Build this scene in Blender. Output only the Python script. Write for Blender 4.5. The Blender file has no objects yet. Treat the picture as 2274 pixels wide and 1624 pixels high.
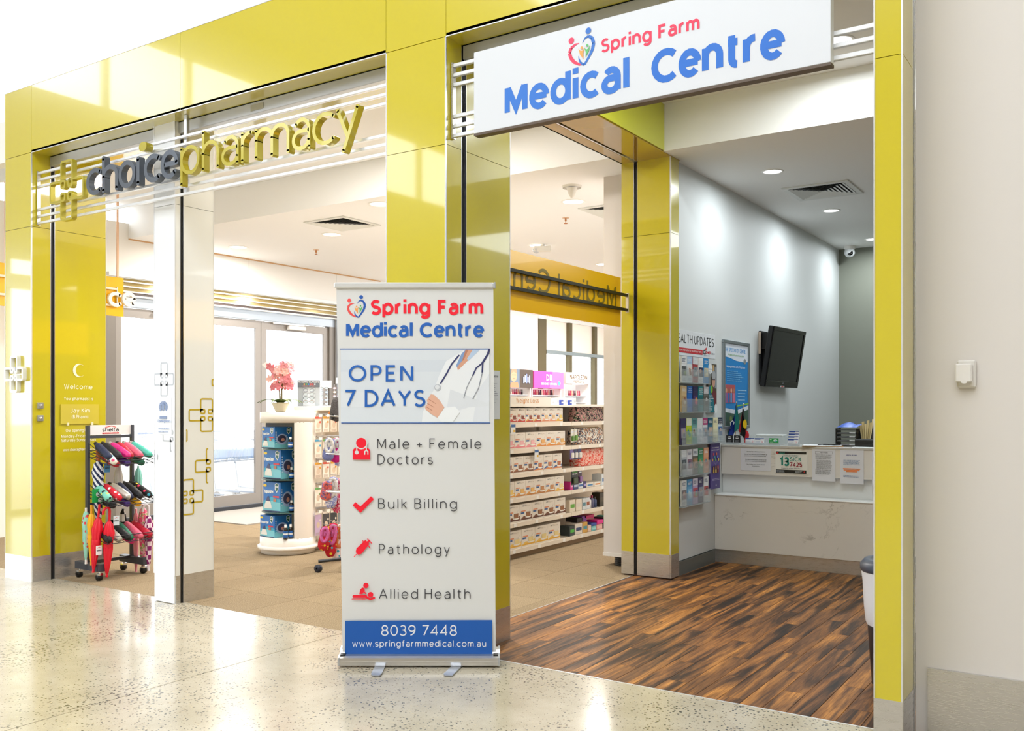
import bpy, bmesh, math, random
from math import sin, cos, pi, radians, hypot, atan2
from mathutils import Matrix, Vector
random.seed(7)
scene = bpy.context.scene
COL = scene.collection
# ---------------------------------------------------------------- camera
F0, HC, YH, CX = 2050.0, 1.40, 902.6, 1137.0
TH = math.atan(1363 / 2050.0); CO, SI = cos(TH), sin(TH)
cd = bpy.data.cameras.new('camera'); cam = bpy.data.objects.new('camera', cd); COL.objects.link(cam)
cam.location = (0, 0, HC); cam.rotation_euler = (pi / 2, 0, TH)
cd.sensor_width = 36; cd.lens = 36 * F0 / 2274; cd.shift_y = (YH - 812) / 2274; cd.clip_end = 200
scene.camera = cam
# ---------------------------------------------------------------- sky, exposure
world = bpy.data.worlds.new('sky'); scene.world = world; world.use_nodes = True
bg = world.node_tree.nodes['Background']; bg.inputs[0].default_value = (0.90, 0.95, 1.0, 1); bg.inputs[1].default_value = 5.8
scene.view_settings.view_transform = 'Standard'; scene.view_settings.look = 'None'
scene.view_settings.exposure = 0.0; scene.view_settings.gamma = 1.0
scene.view_settings.use_curve_mapping = False

def area_light(name, loc, size, power, color, rot=(0, 0, 0), size_y=None, spread=None, disk=False):
    l = bpy.data.lights.new(name, 'AREA'); l.energy = power; l.color = color
    if disk: l.shape = 'DISK'
    elif size_y: l.shape = 'RECTANGLE'; l.size_y = size_y
    l.size = size
    if spread: l.spread = spread
    o = bpy.data.objects.new(name, l); o.location = loc; o.rotation_euler = rot; COL.objects.link(o)
    return o
WARM, COOL, DAY = (1.0, 0.955, 0.885), (0.90, 0.97, 1.0), (0.95, 0.98, 1.0)
# unseen area lamp added as daylight fill for the mall hall
area_light('hall_fill_light', (-2.5, -1.8, 7.3), 9, 60, DAY, size_y=5)
# ---------------------------------------------------------------- picture geometry helpers (points on known planes)
def _d(px): return (px - CX) / F0
def onY(px, py, Y):
    u = _d(px); d = Y / (CO + u * SI); return (d * (u * CO - SI), HC - (py - YH) * d / F0)
def onX(px, py, X):
    u = _d(px); d = X / (u * CO - SI); return (d * (CO + u * SI), HC - (py - YH) * d / F0)
def floor_at(px, py, z=0.0):
    u = _d(px); d = F0 * (HC - z) / (py - YH); return (d * (u * CO - SI), d * (CO + u * SI))
# ---------------------------------------------------------------- materials
def lin(c):
    if isinstance(c, str):
        c = c.lstrip('#'); c = [int(c[i:i + 2], 16) / 255 for i in (0, 2, 4)]
    return tuple((x / 12.92 if x <= 0.04045 else ((x + 0.055) / 1.055) ** 2.4) for x in c[:3]) + (1.0,)
MATS = {}
def mat(col, rough=0.5, metal=0.0, coat=0.0, emit=0.0, trans=0.0, alpha=1.0, spec=0.5, ior=1.5):
    k = (col, rough, metal, coat, emit, trans, alpha, spec)
    if k in MATS: return MATS[k]
    m = bpy.data.materials.new('m_' + str(col).strip('#')); m.use_nodes = True
    b = m.node_tree.nodes['Principled BSDF']; c = lin(col)
    b.inputs['Base Color'].default_value = c; b.inputs['Roughness'].default_value = rough
    b.inputs['Metallic'].default_value = metal; b.inputs['Coat Weight'].default_value = coat
    b.inputs['Coat Roughness'].default_value = 0.03; b.inputs['IOR'].default_value = ior
    b.inputs['Specular IOR Level'].default_value = spec
    b.inputs['Transmission Weight'].default_value = trans; b.inputs['Alpha'].default_value = alpha
    if emit: b.inputs['Emission Color'].default_value = c; b.inputs['Emission Strength'].default_value = emit
    MATS[k] = m; return m
class NT:
    def __init__(s, name):
        s.m = bpy.data.materials.new(name); s.m.use_nodes = True; s.t = s.m.node_tree
        s.b = s.t.nodes['Principled BSDF']
    def n(s, t, **kw):
        x = s.t.nodes.new(t)
        for k, v in kw.items():
            if k.startswith('i_'): x.inputs[k[2:].replace('_', ' ')].default_value = v
            else: setattr(x, k, v)
        return x
    def l(s, a, b): s.t.links.new(a, b)
    def ramp(s, fac, stops, interp='LINEAR'):
        r = s.n('ShaderNodeValToRGB'); r.color_ramp.interpolation = interp
        e = r.color_ramp.elements
        while len(e) > 1: e.remove(e[-1])
        e[0].position = stops[0][0]; e[0].color = lin(stops[0][1])
        for p, c in stops[1:]:
            q = e.new(p); q.color = lin(c)
        s.l(fac, r.inputs[0]); return r.outputs[0]
    def pos(s, scale=(1, 1, 1), obj=False, rnd=0.0):
        src = s.n('ShaderNodeTexCoord').outputs['Object'] if obj else s.n('ShaderNodeNewGeometry').outputs['Position']
        if rnd:
            oi = s.n('ShaderNodeObjectInfo'); mm = s.n('ShaderNodeMath', operation='MULTIPLY'); mm.inputs[1].default_value = rnd
            s.l(oi.outputs['Random'], mm.inputs[0])
            ad = s.n('ShaderNodeVectorMath', operation='ADD'); s.l(src, ad.inputs[0]); s.l(mm.outputs[0], ad.inputs[1]); src = ad.outputs[0]
        mp = s.n('ShaderNodeMapping'); mp.inputs['Scale'].default_value = scale; s.l(src, mp.inputs[0]); return mp.outputs[0]
    def noise(s, vec, scale=5, detail=3, rough=0.5, dist=0.0):
        x = s.n('ShaderNodeTexNoise'); x.inputs['Scale'].default_value = scale; x.inputs['Detail'].default_value = detail
        x.inputs['Roughness'].default_value = rough; x.inputs['Distortion'].default_value = dist; s.l(vec, x.inputs['Vector']); return x.outputs['Fac']
    def mix(s, fac, a, b, blend='MIX'):
        x = s.n('ShaderNodeMix', data_type='RGBA', blend_type=blend)
        for v, sock in ((fac, x.inputs[0]), (a, x.inputs[6]), (b, x.inputs[7])):
            if hasattr(v, 'is_output'): s.l(v, sock)
            elif isinstance(v, (int, float)): sock.default_value = v
            else: sock.default_value = lin(v)
        return x.outputs[2]
    def bump(s, h, strength=0.2, dist=0.01):
        x = s.n('ShaderNodeBump'); x.inputs['Strength'].default_value = strength; x.inputs['Distance'].default_value = dist
        s.l(h, x.inputs['Height']); s.l(x.outputs[0], s.b.inputs['Normal'])
    def done(s, color=None, rough=0.5, metal=0.0, coat=0.0):
        if color is not None: s.l(color, s.b.inputs['Base Color'])
        if hasattr(rough, 'is_output'): s.l(rough, s.b.inputs['Roughness'])
        else: s.b.inputs['Roughness'].default_value = rough
        s.b.inputs['Metallic'].default_value = metal; s.b.inputs['Coat Weight'].default_value = coat; s.b.inputs['Coat Roughness'].default_value = 0.04
        return s.m
# back-painted yellow glass / gloss panel
def m_yellow(name, col, rough=0.25):
    t = NT(name); v = t.pos((1, 1, 1)); n = t.noise(v, 1.3, 2)
    c = t.ramp(n, [(0.3, col), (0.7, col)])
    t.b.inputs['Coat IOR'].default_value = 1.65
    t.bump(t.noise(v, 1.1, 1), 0.05, 0.02)
    return t.done(c, rough, 0, 1.0)
YEL = m_yellow('yellow_gloss_panel', '#c9b918')
LIME = m_yellow('lime_painted_board', '#d6d81e', 0.4)
# polished concrete with exposed aggregate
t = NT('polished_concrete'); v = t.pos()
vo = t.n('ShaderNodeTexVoronoi', feature='F1'); vo.inputs['Scale'].default_value = 58; vo.inputs['Randomness'].default_value = 1
nz = t.n('ShaderNodeTexNoise'); nz.inputs['Scale'].default_value = 60; nz.inputs['Detail'].default_value = 2
t.l(v, nz.inputs['Vector'])
av = t.n('ShaderNodeVectorMath', operation='MULTIPLY_ADD'); av.inputs[1].default_value = (0.012, 0.012, 0); t.l(nz.outputs['Color'], av.inputs[0]); t.l(v, av.inputs[2]); t.l(av.outputs[0], vo.inputs['Vector'])
patch = t.noise(v, 1.6, 4, 0.6)
thr = t.n('ShaderNodeMapRange'); thr.inputs['From Min'].default_value = 0.38; thr.inputs['From Max'].default_value = 0.68; thr.inputs['To Min'].default_value = 0.14; thr.inputs['To Max'].default_value = 0.40
t.l(patch, thr.inputs['Value'])
lt = t.n('ShaderNodeMath', operation='LESS_THAN'); t.l(vo.outputs['Distance'], lt.inputs[0]); t.l(thr.outputs[0], lt.inputs[1])
stone = t.ramp(vo.outputs['Color'], [(0.0, '#2e3236'), (0.4, '#5e5a54'), (0.55, '#8a7c68'), (0.75, '#c4b496')], 'CONSTANT')
base = t.ramp(t.noise(v, 3.0, 5, 0.65), [(0.3, '#aea48e'), (0.7, '#c4baa6')])
fine = t.ramp(t.noise(v, 260, 2), [(0.35, '#8c7d68'), (0.5, '#ffffff')])
base = t.mix(0.25, base, fine, 'MULTIPLY')
colr = t.mix(lt.outputs[0], base, stone)
CONC = t.done(colr, t.n('ShaderNodeMapRange').outputs[0], 0, 0)
for l in list(t.b.inputs['Roughness'].links): t.t.links.remove(l)
t.b.inputs['Roughness'].default_value = 0.16
t.b.inputs['Specular IOR Level'].default_value = 0.75
# carpet
t = NT('loop_carpet'); v = t.pos(); n = t.noise(v, 180, 2, 0.7); big = t.noise(v, 1.2, 2)
c = t.ramp(n, [(0.3, '#695844'), (0.5, '#978469'), (0.72, '#c3af90')])
oi = t.n('ShaderNodeObjectInfo'); c2 = t.ramp(oi.outputs['Random'], [(0, '#eeeeee'), (1, '#ffffff')])
c = t.mix(0.8, c, c2, 'MULTIPLY'); t.bump(n, 0.5, 0.01)
CARPET = t.done(c, 0.95); t.b.inputs['Specular IOR Level'].default_value = 0.1
# wood-look vinyl planks
t = NT('walnut_plank'); v = t.pos((1, 1, 1), rnd=37.0)
mp = t.n('ShaderNodeMapping'); mp.inputs['Scale'].default_value = (9, 0.7, 9); t.l(v, mp.inputs[0])
mp.inputs['Rotation'].default_value = (0, 0, 0.05)
n1 = t.noise(mp.outputs[0], 1.15, 5, 0.6, 0.9)
mp2 = t.n('ShaderNodeMapping'); mp2.inputs['Scale'].default_value = (90, 4, 90); t.l(v, mp2.inputs[0])
n2 = t.noise(mp2.outputs[0], 1.6, 3, 0.6)
c = t.ramp(n1, [(0.34, '#241810'), (0.42, '#48301c'), (0.49, '#7a522e'), (0.56, '#9a6834'), (0.68, '#ca8c44')])
g = t.ramp(n2, [(0.35, '#9a8672'), (0.6, '#ffffff')])
c = t.mix(0.75, c, g, 'MULTIPLY')
oi = t.n('ShaderNodeObjectInfo'); c2 = t.ramp(oi.outputs['Random'], [(0, '#dcd6ce'), (0.5, '#ffffff'), (1, '#f0e6dc')])
c = t.mix(0.7, c, c2, 'MULTIPLY')
WOOD = t.done(c, 0.5); t.b.inputs['Specular IOR Level'].default_value = 0.2
# engineered stone with faint veins
t = NT('veined_stone'); v = t.pos()
n = t.noise(v, 1.3, 8, 0.65, 1.2); a = t.n('ShaderNodeMath', operation='SUBTRACT'); t.l(n, a.inputs[0]); a.inputs[1].default_value = 0.5
ab = t.n('ShaderNodeMath', operation='ABSOLUTE'); t.l(a.outputs[0], ab.inputs[0])
vein = t.ramp(ab.outputs[0], [(0.0, '#b4b6b6'), (0.004, '#dcdad6'), (0.012, '#ffffff')])
msk = t.ramp(t.noise(v, 2.6, 3), [(0.56, '#000000'), (0.68, '#ffffff')])
c = t.mix(msk, '#ffffff', vein); c = t.mix(1.0, '#e6e3dd', c, 'MULTIPLY')
STONE = t.done(c, 0.22)
# brushed stainless steel
t = NT('brushed_steel'); v = t.pos((3, 3, 160)); n = t.noise(v, 4, 3)
c = t.ramp(n, [(0.3, '#cac8c6'), (0.7, '#d0cecc')])
r = t.n('ShaderNodeMapRange'); r.inputs['To Min'].default_value = 0.22; r.inputs['To Max'].default_value = 0.36; t.l(n, r.inputs['Value'])
STEEL = t.done(c, r.outputs[0], .8)
ALU = mat('#c9ccd2', 0.28, 1.0); CHROME = mat('#e6e8ec', 0.12, 1.0); TRIM = mat('#e4e6ea', 0.3, 0.6)
WHITE = mat('#e9e7e2', 0.55); WGLOSS = mat('#eceef0', 0.12, 0, 0.6); BLACK = mat('#0d0e10', 0.45); BLKG = mat('#08090a', 0.12)
DARK = mat('#2b2d33', 0.45); CREAM = mat('#e8ddcd', 0.6); GREYG = mat('#b6bbb8', 0.6)
MEDW = mat('#d6dada', 0.55); PHW = mat('#eeece9', 0.6); CEIL = mat('#e6e4df', 0.8)
def m_wallpaint(col):
    t = NT('painted_plaster'); v = t.pos(); n = t.noise(v, 220, 2); t.bump(n, 0.04, 0.002)
    c = t.ramp(t.noise(v, 0.8, 2), [(0.2, col), (0.8, col)]); return t.done(c, 0.6)
BEIGE = m_wallpaint('#d8d2cc')
GLASS = mat('#ffffff', 0.02, trans=1.0, alpha=0.25); ACRYL = mat('#eef4f6', 0.05, trans=0.9, alpha=0.35)
# ---------------------------------------------------------------- mesh builder
class MB:
    def __init__(s): s.v = []; s.f = []; s.m = []; s.mats = []; s.sm = []; s.cur = 0; s.M = None
    def mt(s, m):
        if m not in s.mats: s.mats.append(m)
        s.cur = s.mats.index(m); return s
    def add(s, vs, fs, smooth=False):
        o = len(s.v)
        for p in vs:
            s.v.append(tuple(s.M @ Vector(p)) if s.M is not None else tuple(p))
        for q in fs: s.f.append([i + o for i in q]); s.m.append(s.cur); s.sm.append(smooth)
        return s
    def box(s, x0, x1, y0, y1, z0, z1, b=0.0):
        if x0 > x1: x0, x1 = x1, x0
        if y0 > y1: y0, y1 = y1, y0
        if z0 > z1: z0, z1 = z1, z0
        b = min(b, (x1 - x0) * .45, (y1 - y0) * .45, (z1 - z0) * .45)
        if b <= 0:
            vs = [(x, y, z) for x in (x0, x1) for y in (y0, y1) for z in (z0, z1)]
            return s.add(vs, [(0, 1, 3, 2), (4, 6, 7, 5), (0, 4, 5, 1), (2, 3, 7, 6), (0, 2, 6, 4), (1, 5, 7, 3)])
        vs = []; ix = {}
        for i, (x, sx) in enumerate(((x0, 1), (x1, -1))):
            for j, (y, sy) in enumerate(((y0, 1), (y1, -1))):
                for k, (z, sz) in enumerate(((z0, 1), (z1, -1))):
                    ix[i, j, k] = len(vs); vs += [(x, y + sy * b, z + sz * b), (x + sx * b, y, z + sz * b), (x + sx * b, y + sy * b, z)]
        fs = []
        for i in (0, 1):
            q = [ix[i, 0, 0], ix[i, 0, 1], ix[i, 1, 1], ix[i, 1, 0]]; fs.append(q if i == 0 else q[::-1])
            q = [ix[0, i, 0] + 1, ix[1, i, 0] + 1, ix[1, i, 1] + 1, ix[0, i, 1] + 1]; fs.append(q if i == 0 else q[::-1])
            q = [ix[0, 0, i] + 2, ix[0, 1, i] + 2, ix[1, 1, i] + 2, ix[1, 0, i] + 2]; fs.append(q if i == 0 else q[::-1])
        for j in (0, 1):
            for k in (0, 1):
                fs.append([ix[0, j, k] + 1, ix[1, j, k] + 1, ix[1, j, k] + 2, ix[0, j, k] + 2])
                fs.append([ix[j, 0, k] + 0, ix[j, 1, k] + 0, ix[j, 1, k] + 2, ix[j, 0, k] + 2])
                fs.append([ix[j, k, 0] + 0, ix[j, k, 1] + 0, ix[j, k, 1] + 1, ix[j, k, 0] + 1])
        for q in ix.values(): fs.append([q, q + 1, q + 2])
        return s.add(vs, fs)
    def tube(s, pts, r, n=8, cap=True, smooth=True):
        pts = [Vector(p) for p in pts]; rs = r if isinstance(r, (list, tuple)) else [r] * len(pts)
        vs = []; up = None
        for i, p in enumerate(pts):
            tt = (pts[min(i + 1, len(pts) - 1)] - pts[max(i - 1, 0)])
            tt = tt.normalized() if tt.length > 1e-9 else Vector((0, 0, 1))
            if up is None: up = Vector((0, 0, 1)) if abs(tt.z) < 0.9 else Vector((1, 0, 0))
            a = tt.cross(up)
            if a.length < 1e-6: a = tt.cross(Vector((0, 1, 0)))
            a.normalize(); bb = a.cross(tt).normalized(); up = bb
            for k in range(n):
                q = 2 * pi * k / n; vs.append(p + (a * cos(q) + bb * sin(q)) * rs[i])
        fs = [(i * n + k, i * n + (k + 1) % n, (i + 1) * n + (k + 1) % n, (i + 1) * n + k) for i in range(len(pts) - 1) for k in range(n)]
        s.add(vs, fs, smooth)
        if cap: s.add([vs[k] for k in range(n)], [tuple(range(n))][:1]); s.add([vs[-n + k] for k in range(n)], [tuple(range(n))[::-1]])
        return s
    def lathe(s, c, prof, n=20, ang=2 * pi, a0=0.0, smooth=True, fold=0, fa=0.0, sx=1.0, sy=1.0):
        m = n if ang > 6.28 else n + 1; vs = []
        for r, z in prof:
            for k in range(m):
                a = a0 + ang * k / n; rr = r * (1 + fa * cos(fold * a)) if fold else r
                vs.append((c[0] + rr * cos(a) * sx, c[1] + rr * sin(a) * sy, c[2] + z))
        fs = []
        for i in range(len(prof) - 1):
            for k in range(n if ang > 6.28 else n):
                k2 = (k + 1) % m if ang > 6.28 else k + 1
                fs.append((i * m + k, i * m + k2, (i + 1) * m + k2, (i + 1) * m + k))
        return s.add(vs, fs, smooth)
    def disc(s, c, r, n=20, axis='z', flip=False, sy=1.0):
        vs = []
        for k in range(n):
            a = 2 * pi * k / n; u, w = r * cos(a), r * sin(a) * sy
            vs.append({'z': (c[0] + u, c[1] + w, c[2]), 'y': (c[0] + u, c[1], c[2] + w), 'x': (c[0], c[1] + u, c[2] + w)}[axis])
        return s.add(vs, [tuple(range(n))[::-1] if flip else tuple(range(n))])
    def prism(s, poly, z0, z1, axis='z'):
        n = len(poly); T = {'z': lambda a, b, c: (a, b, c), 'y': lambda a, b, c: (a, c, b), 'x': lambda a, b, c: (c, a, b)}[axis]
        vs = [T(a, b, z0) for a, b in poly] + [T(a, b, z1) for a, b in poly]
        return s.add(vs, [tuple(range(n))[::-1], tuple(range(n, 2 * n))] + [(i, (i + 1) % n, n + (i + 1) % n, n + i) for i in range(n)])
    def quad(s, a, b, c, d): return s.add([a, b, c, d], [(0, 1, 2, 3)])
    def build(s, name, m=None, parent=None, fix=True):
        me = bpy.data.meshes.new(name); me.from_pydata(s.v, [], s.f)
        ms = s.mats if s.mats else [m]
        for q in ms: me.materials.append(q)
        me.polygons.foreach_set('material_index', s.m); me.polygons.foreach_set('use_smooth', s.sm)
        if fix:
            bm = bmesh.new(); bm.from_mesh(me); bmesh.ops.recalc_face_normals(bm, faces=bm.faces); bm.to_mesh(me); bm.free()
        me.update()
        o = bpy.data.objects.new(name, me); COL.objects.link(o)
        if parent is not None:
            o.parent = parent
            if parent.type == 'EMPTY' and 'W' in ROOT.get(parent.name, {}): o.matrix_parent_inverse = ROOT[parent.name]['W'].inverted()
        return o
ROOT = {}
def thing(name, label, cat, loc=(0, 0, 0), rz=0.0, group=None):
    o = bpy.data.objects.new(name, None); COL.objects.link(o); o.empty_display_size = 0.1
    o.location = loc; o.rotation_euler = (0, 0, rz); o['label'] = label; o['category'] = cat
    if group: o['group'] = group
    ROOT[o.name] = {'W': Matrix.Translation(Vector(loc)) @ Matrix.Rotation(rz, 4, 'Z')}
    return o
def struct_root(name, loc=(0, 0, 0)):
    o = bpy.data.objects.new(name, None); COL.objects.link(o); o.location = loc; o['kind'] = 'structure'
    ROOT[o.name] = {'W': Matrix.Translation(Vector(loc))}; return o
def struct(name, mb, m=None, fix=True):
    o = mb.build(name, m, None, fix); o['kind'] = 'structure'; return o
def tag(o, label, cat, group=None):
    o['label'] = label; o['category'] = cat
    if group: o['group'] = group
    return o
def box(name, x0, x1, y0, y1, z0, z1, m, parent=None, b=0.0):
    return MB().box(x0, x1, y0, y1, z0, z1, b).build(name, m, parent)
def dup(root, loc=None, rz=None, label=None, group=None, W=None):
    r = root.copy(); COL.objects.link(r)
    if loc is not None: r.location = loc
    if rz is not None: r.rotation_euler = (0, 0, rz)
    if W is not None: r.matrix_basis = W
    if label: r['label'] = label
    if group: r['group'] = group
    for ch in list(root.children):
        c = ch.copy(); COL.objects.link(c); c.parent = r
        for g in ch.children:
            d = g.copy(); COL.objects.link(d); d.parent = c
    return r
# ---------------------------------------------------------------- stroke lettering
def arc(cx, cy, rx, ry, a, b, n=None):
    n = n or max(3, int(abs(b - a) / 18))
    return [(cx + rx * cos(radians(a + (b - a) * i / n)), cy + ry * sin(radians(a + (b - a) * i / n))) for i in range(n + 1)]
def full(cx, cy, rx, ry): return arc(cx, cy, rx, ry, 90, 450, 22)
G = {}
def g(c, w, *st): G[c] = (w, st)
g('a', .56, [(.54, 0), (.54, .44)] + arc(.3, .44, .24, .26, 0, 145), [(.54, .42), (.27, .42)] + arc(.25, .21, .23, .21, 90, 270) + arc(.3, .25, .24, .25, 270, 350))
g('b', .62, [(0, 0), (0, 1)], full(.31, .35, .31, .35)); g('c', .52, arc(.33, .35, .33, .35, 48, 312))
g('d', .62, [(.62, 0), (.62, 1)], full(.31, .35, .31, .35)); g('e', .6, [(.04, .36), (.62, .36)], arc(.31, .35, .31, .35, 2, 318))
g('f', .34, [(.13, 0), (.13, .8)] + arc(.32, .8, .19, .2, 180, 80), [(0, .68), (.33, .68)])
g('g', .62, full(.31, .35, .31, .35), [(.62, .7), (.62, -.04)] + arc(.33, -.04, .29, .24, 0, -150))
g('h', .54, [(0, 0), (0, 1)], [(0, .4)] + arc(.27, .42, .27, .28, 180, 0) + [(.54, 0)]); g('i', .0, [(0, 0), (0, .7)], [(0, .93), (0, .96)])
g('j', .1, [(.1, .7), (.1, -.1)] + arc(-.06, -.1, .16, .16, 0, -80), [(.1, .93), (.1, .96)]); g('k', .46, [(0, 0), (0, 1)], [(.43, .7), (0, .3)], [(.14, .42), (.46, 0)])
g('l', .0, [(0, 0), (0, 1)]); g('m', .88, [(0, 0), (0, .7)], [(0, .42)] + arc(.22, .45, .22, .25, 180, 0) + [(.44, 0)], [(.44, .42)] + arc(.66, .45, .22, .25, 180, 0) + [(.88, 0)])
g('n', .54, [(0, 0), (0, .7)], [(0, .42)] + arc(.27, .42, .27, .28, 180, 0) + [(.54, 0)]); g('o', .66, full(.33, .35, .33, .35))
g('p', .62, [(0, .7), (0, -.28)], full(.31, .35, .31, .35)); g('q', .62, [(.62, .7), (.62, -.28)], full(.31, .35, .31, .35))
g('r', .32, [(0, 0), (0, .7)], [(0, .38)] + arc(.28, .4, .28, .3, 180, 82)); g('s', .46, arc(.24, .525, .22, .175, 35, 270, 9) + arc(.24, .175, .24, .175, 90, -150, 10)[1:])
g('t', .36, [(.14, .92), (.14, .18)] + arc(.32, .18, .18, .18, 180, 275), [(0, .7), (.35, .7)]); g('u', .54, [(0, .7), (0, .28)] + arc(.27, .28, .27, .28, 180, 360) + [(.54, .7)], [(.54, .3), (.54, 0)])
g('v', .54, [(0, .7), (.27, 0), (.54, .7)]); g('w', .84, [(0, .7), (.21, 0), (.42, .68), (.63, 0), (.84, .7)]); g('x', .5, [(0, .7), (.5, 0)], [(0, 0), (.5, .7)])
g('y', .54, [(0, .7), (.28, .02)], [(.54, .7), (.16, -.28)]); g('z', .48, [(0, .7), (.48, .7), (0, 0), (.48, 0)])
g('A', .78, [(0, 0), (.39, 1), (.78, 0)], [(.13, .32), (.65, .32)]); g('B', .56, [(0, 0), (0, 1), (.3, 1)] + arc(.3, .76, .22, .24, 90, -90) + [(0, .52)], [(0, .52), (.32, .52)] + arc(.32, .26, .25, .26, 90, -90) + [(0, 0)])
g('C', .78, arc(.47, .5, .47, .5, 46, 314)); g('D', .68, [(0, 0), (0, 1), (.22, 1)] + arc(.22, .5, .47, .5, 90, -90) + [(0, 0)])
g('E', .5, [(.5, 1), (0, 1), (0, 0), (.5, 0)], [(0, .52), (.44, .52)]); g('F', .48, [(.48, 1), (0, 1), (0, 0)], [(0, .52), (.42, .52)])
g('G', .82, arc(.47, .5, .47, .5, 46, 340) + [(.9, .45), (.5, .45)]); g('H', .64, [(0, 0), (0, 1)], [(.64, 0), (.64, 1)], [(0, .52), (.64, .52)])
g('I', 0, [(0, 0), (0, 1)]); g('J', .4, [(.4, 1), (.4, .24)] + arc(.18, .22, .22, .22, 0, -160)); g('K', .58, [(0, 0), (0, 1)], [(.54, 1), (0, .4)], [(.18, .58), (.58, 0)])
g('L', .46, [(0, 1), (0, 0), (.46, 0)]); g('M', .78, [(0, 0), (0, 1)], [(.04, .97), (.39, .14), (.74, .97)], [(.78, 1), (.78, 0)]); g('N', .66, [(0, 0), (0, 1)], [(.03, .97), (.63, .03)], [(.66, 0), (.66, 1)])
g('O', .94, full(.47, .5, .47, .5)); g('P', .54, [(0, 0), (0, 1), (.28, 1)] + arc(.28, .72, .27, .28, 90, -90) + [(0, .44)])
g('Q', .94, full(.47, .5, .47, .5), [(.6, .2), (.92, -.04)]); g('R', .56, [(0, 0), (0, 1), (.28, 1)] + arc(.28, .73, .26, .27, 90, -90) + [(0, .46)], [(.28, .46), (.56, 0)])
g('S', .58, arc(.3, .76, .26, .24, 35, 270, 10) + arc(.29, .26, .29, .26, 90, -150, 12)[1:]); g('T', .6, [(0, 1), (.6, 1)], [(.3, 1), (.3, 0)])
g('U', .64, [(0, 1), (0, .32)] + arc(.32, .32, .32, .32, 180, 360) + [(.64, 1)]); g('V', .72, [(0, 1), (.36, 0), (.72, 1)]); g('W', 1.0, [(0, 1), (.26, 0), (.5, .95), (.74, 0), (1, 1)])
g('X', .62, [(0, 1), (.62, 0)], [(0, 0), (.62, 1)]); g('Y', .68, [(0, 1), (.34, .48), (.68, 1)], [(.34, .48), (.34, 0)]); g('Z', .6, [(0, 1), (.6, 1), (0, 0), (.6, 0)])
g('0', .6, full(.3, .5, .3, .5)); g('1', .24, [(0, .8), (.24, 1), (.24, 0)]); g('2', .54, arc(.27, .72, .27, .28, 160, -30) + [(0, 0), (.54, 0)])
g('3', .52, arc(.25, .76, .23, .24, 150, -90) + arc(.24, .26, .28, .26, 90, -150)[0:]); g('4', .6, [(.46, 0), (.46, 1), (0, .26), (.6, .26)])
g('5', .54, [(.48, 1), (.07, 1), (.04, .56)] + arc(.26, .31, .28, .31, 130, -150)); g('6', .56, full(.28, .3, .28, .3), arc(.5, .4, .5, .6, 180, 100))
g('7', .54, [(0, 1), (.54, 1), (.14, 0)]); g('8', .56, full(.28, .75, .23, .25), full(.28, .25, .28, .25)); g('9', .56, full(.28, .7, .28, .3), arc(.06, .6, .5, .6, 0, -80))
g('.', 0, [(0, 0), (0, .04)]); g(',', .05, [(.05, .04), (0, -.14)]); g('-', .26, [(0, .34), (.26, .34)]); g('+', .5, [(0, .38), (.5, .38)], [(.25, .13), (.25, .63)])
g('(', .14, arc(.3, .4, .3, .65, 125, 235)); g(')', .14, arc(-.16, .4, .3, .65, 55, -55)); g('&', .6, [(.6, 0), (.12, .74)] + arc(.27, .82, .16, .18, 200, -60) + arc(.24, .24, .24, .24, 110, 320)); g('?', .4, arc(.2, .76, .2, .22, 170, -60) + [(.2, .26)], [(.2, 0), (.2, .03)]); g(':', 0, [(0, .05), (0, .08)], [(0, .5), (0, .53)]); g("'", 0, [(0, 1), (0, .8)]); g('/', .4, [(0, 0), (.4, 1)])
def stroke_polys(pts, w, cap='flat'):
    # one polyline -> quads (list of 4-gons) of constant width
    P = [pts[0]]
    for p in pts[1:]:
        if hypot(p[0] - P[-1][0], p[1] - P[-1][1]) > 1e-6: P.append(p)
    if len(P) < 2: return []
    closed = hypot(P[0][0] - P[-1][0], P[0][1] - P[-1][1]) < 1e-5 and len(P) > 3
    h = w / 2; n = len(P); L = []; R = []
    for i in range(n):
        if closed: a, b, c = P[i - 1 if i > 0 else n - 2], P[i], P[i + 1 if i < n - 1 else 1]
        else: a, b, c = P[max(i - 1, 0)], P[i], P[min(i + 1, n - 1)]
        d1 = (b[0] - a[0], b[1] - a[1]); d2 = (c[0] - b[0], c[1] - b[1])
        if not closed and i == 0: d1 = d2
        if not closed and i == n - 1: d2 = d1
        l1, l2 = hypot(*d1) or 1, hypot(*d2) or 1
        n1 = (-d1[1] / l1, d1[0] / l1); n2 = (-d2[1] / l2, d2[0] / l2)
        m = (n1[0] + n2[0], n1[1] + n2[1]); ml = hypot(*m)
        if ml < 1e-4: m = n1; k = 1
        else: m = (m[0] / ml, m[1] / ml); k = 1 / max(0.42, m[0] * n1[0] + m[1] * n1[1])
        L.append((b[0] + m[0] * h * k, b[1] + m[1] * h * k)); R.append((b[0] - m[0] * h * k, b[1] - m[1] * h * k))
    return L, R, closed, P
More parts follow.
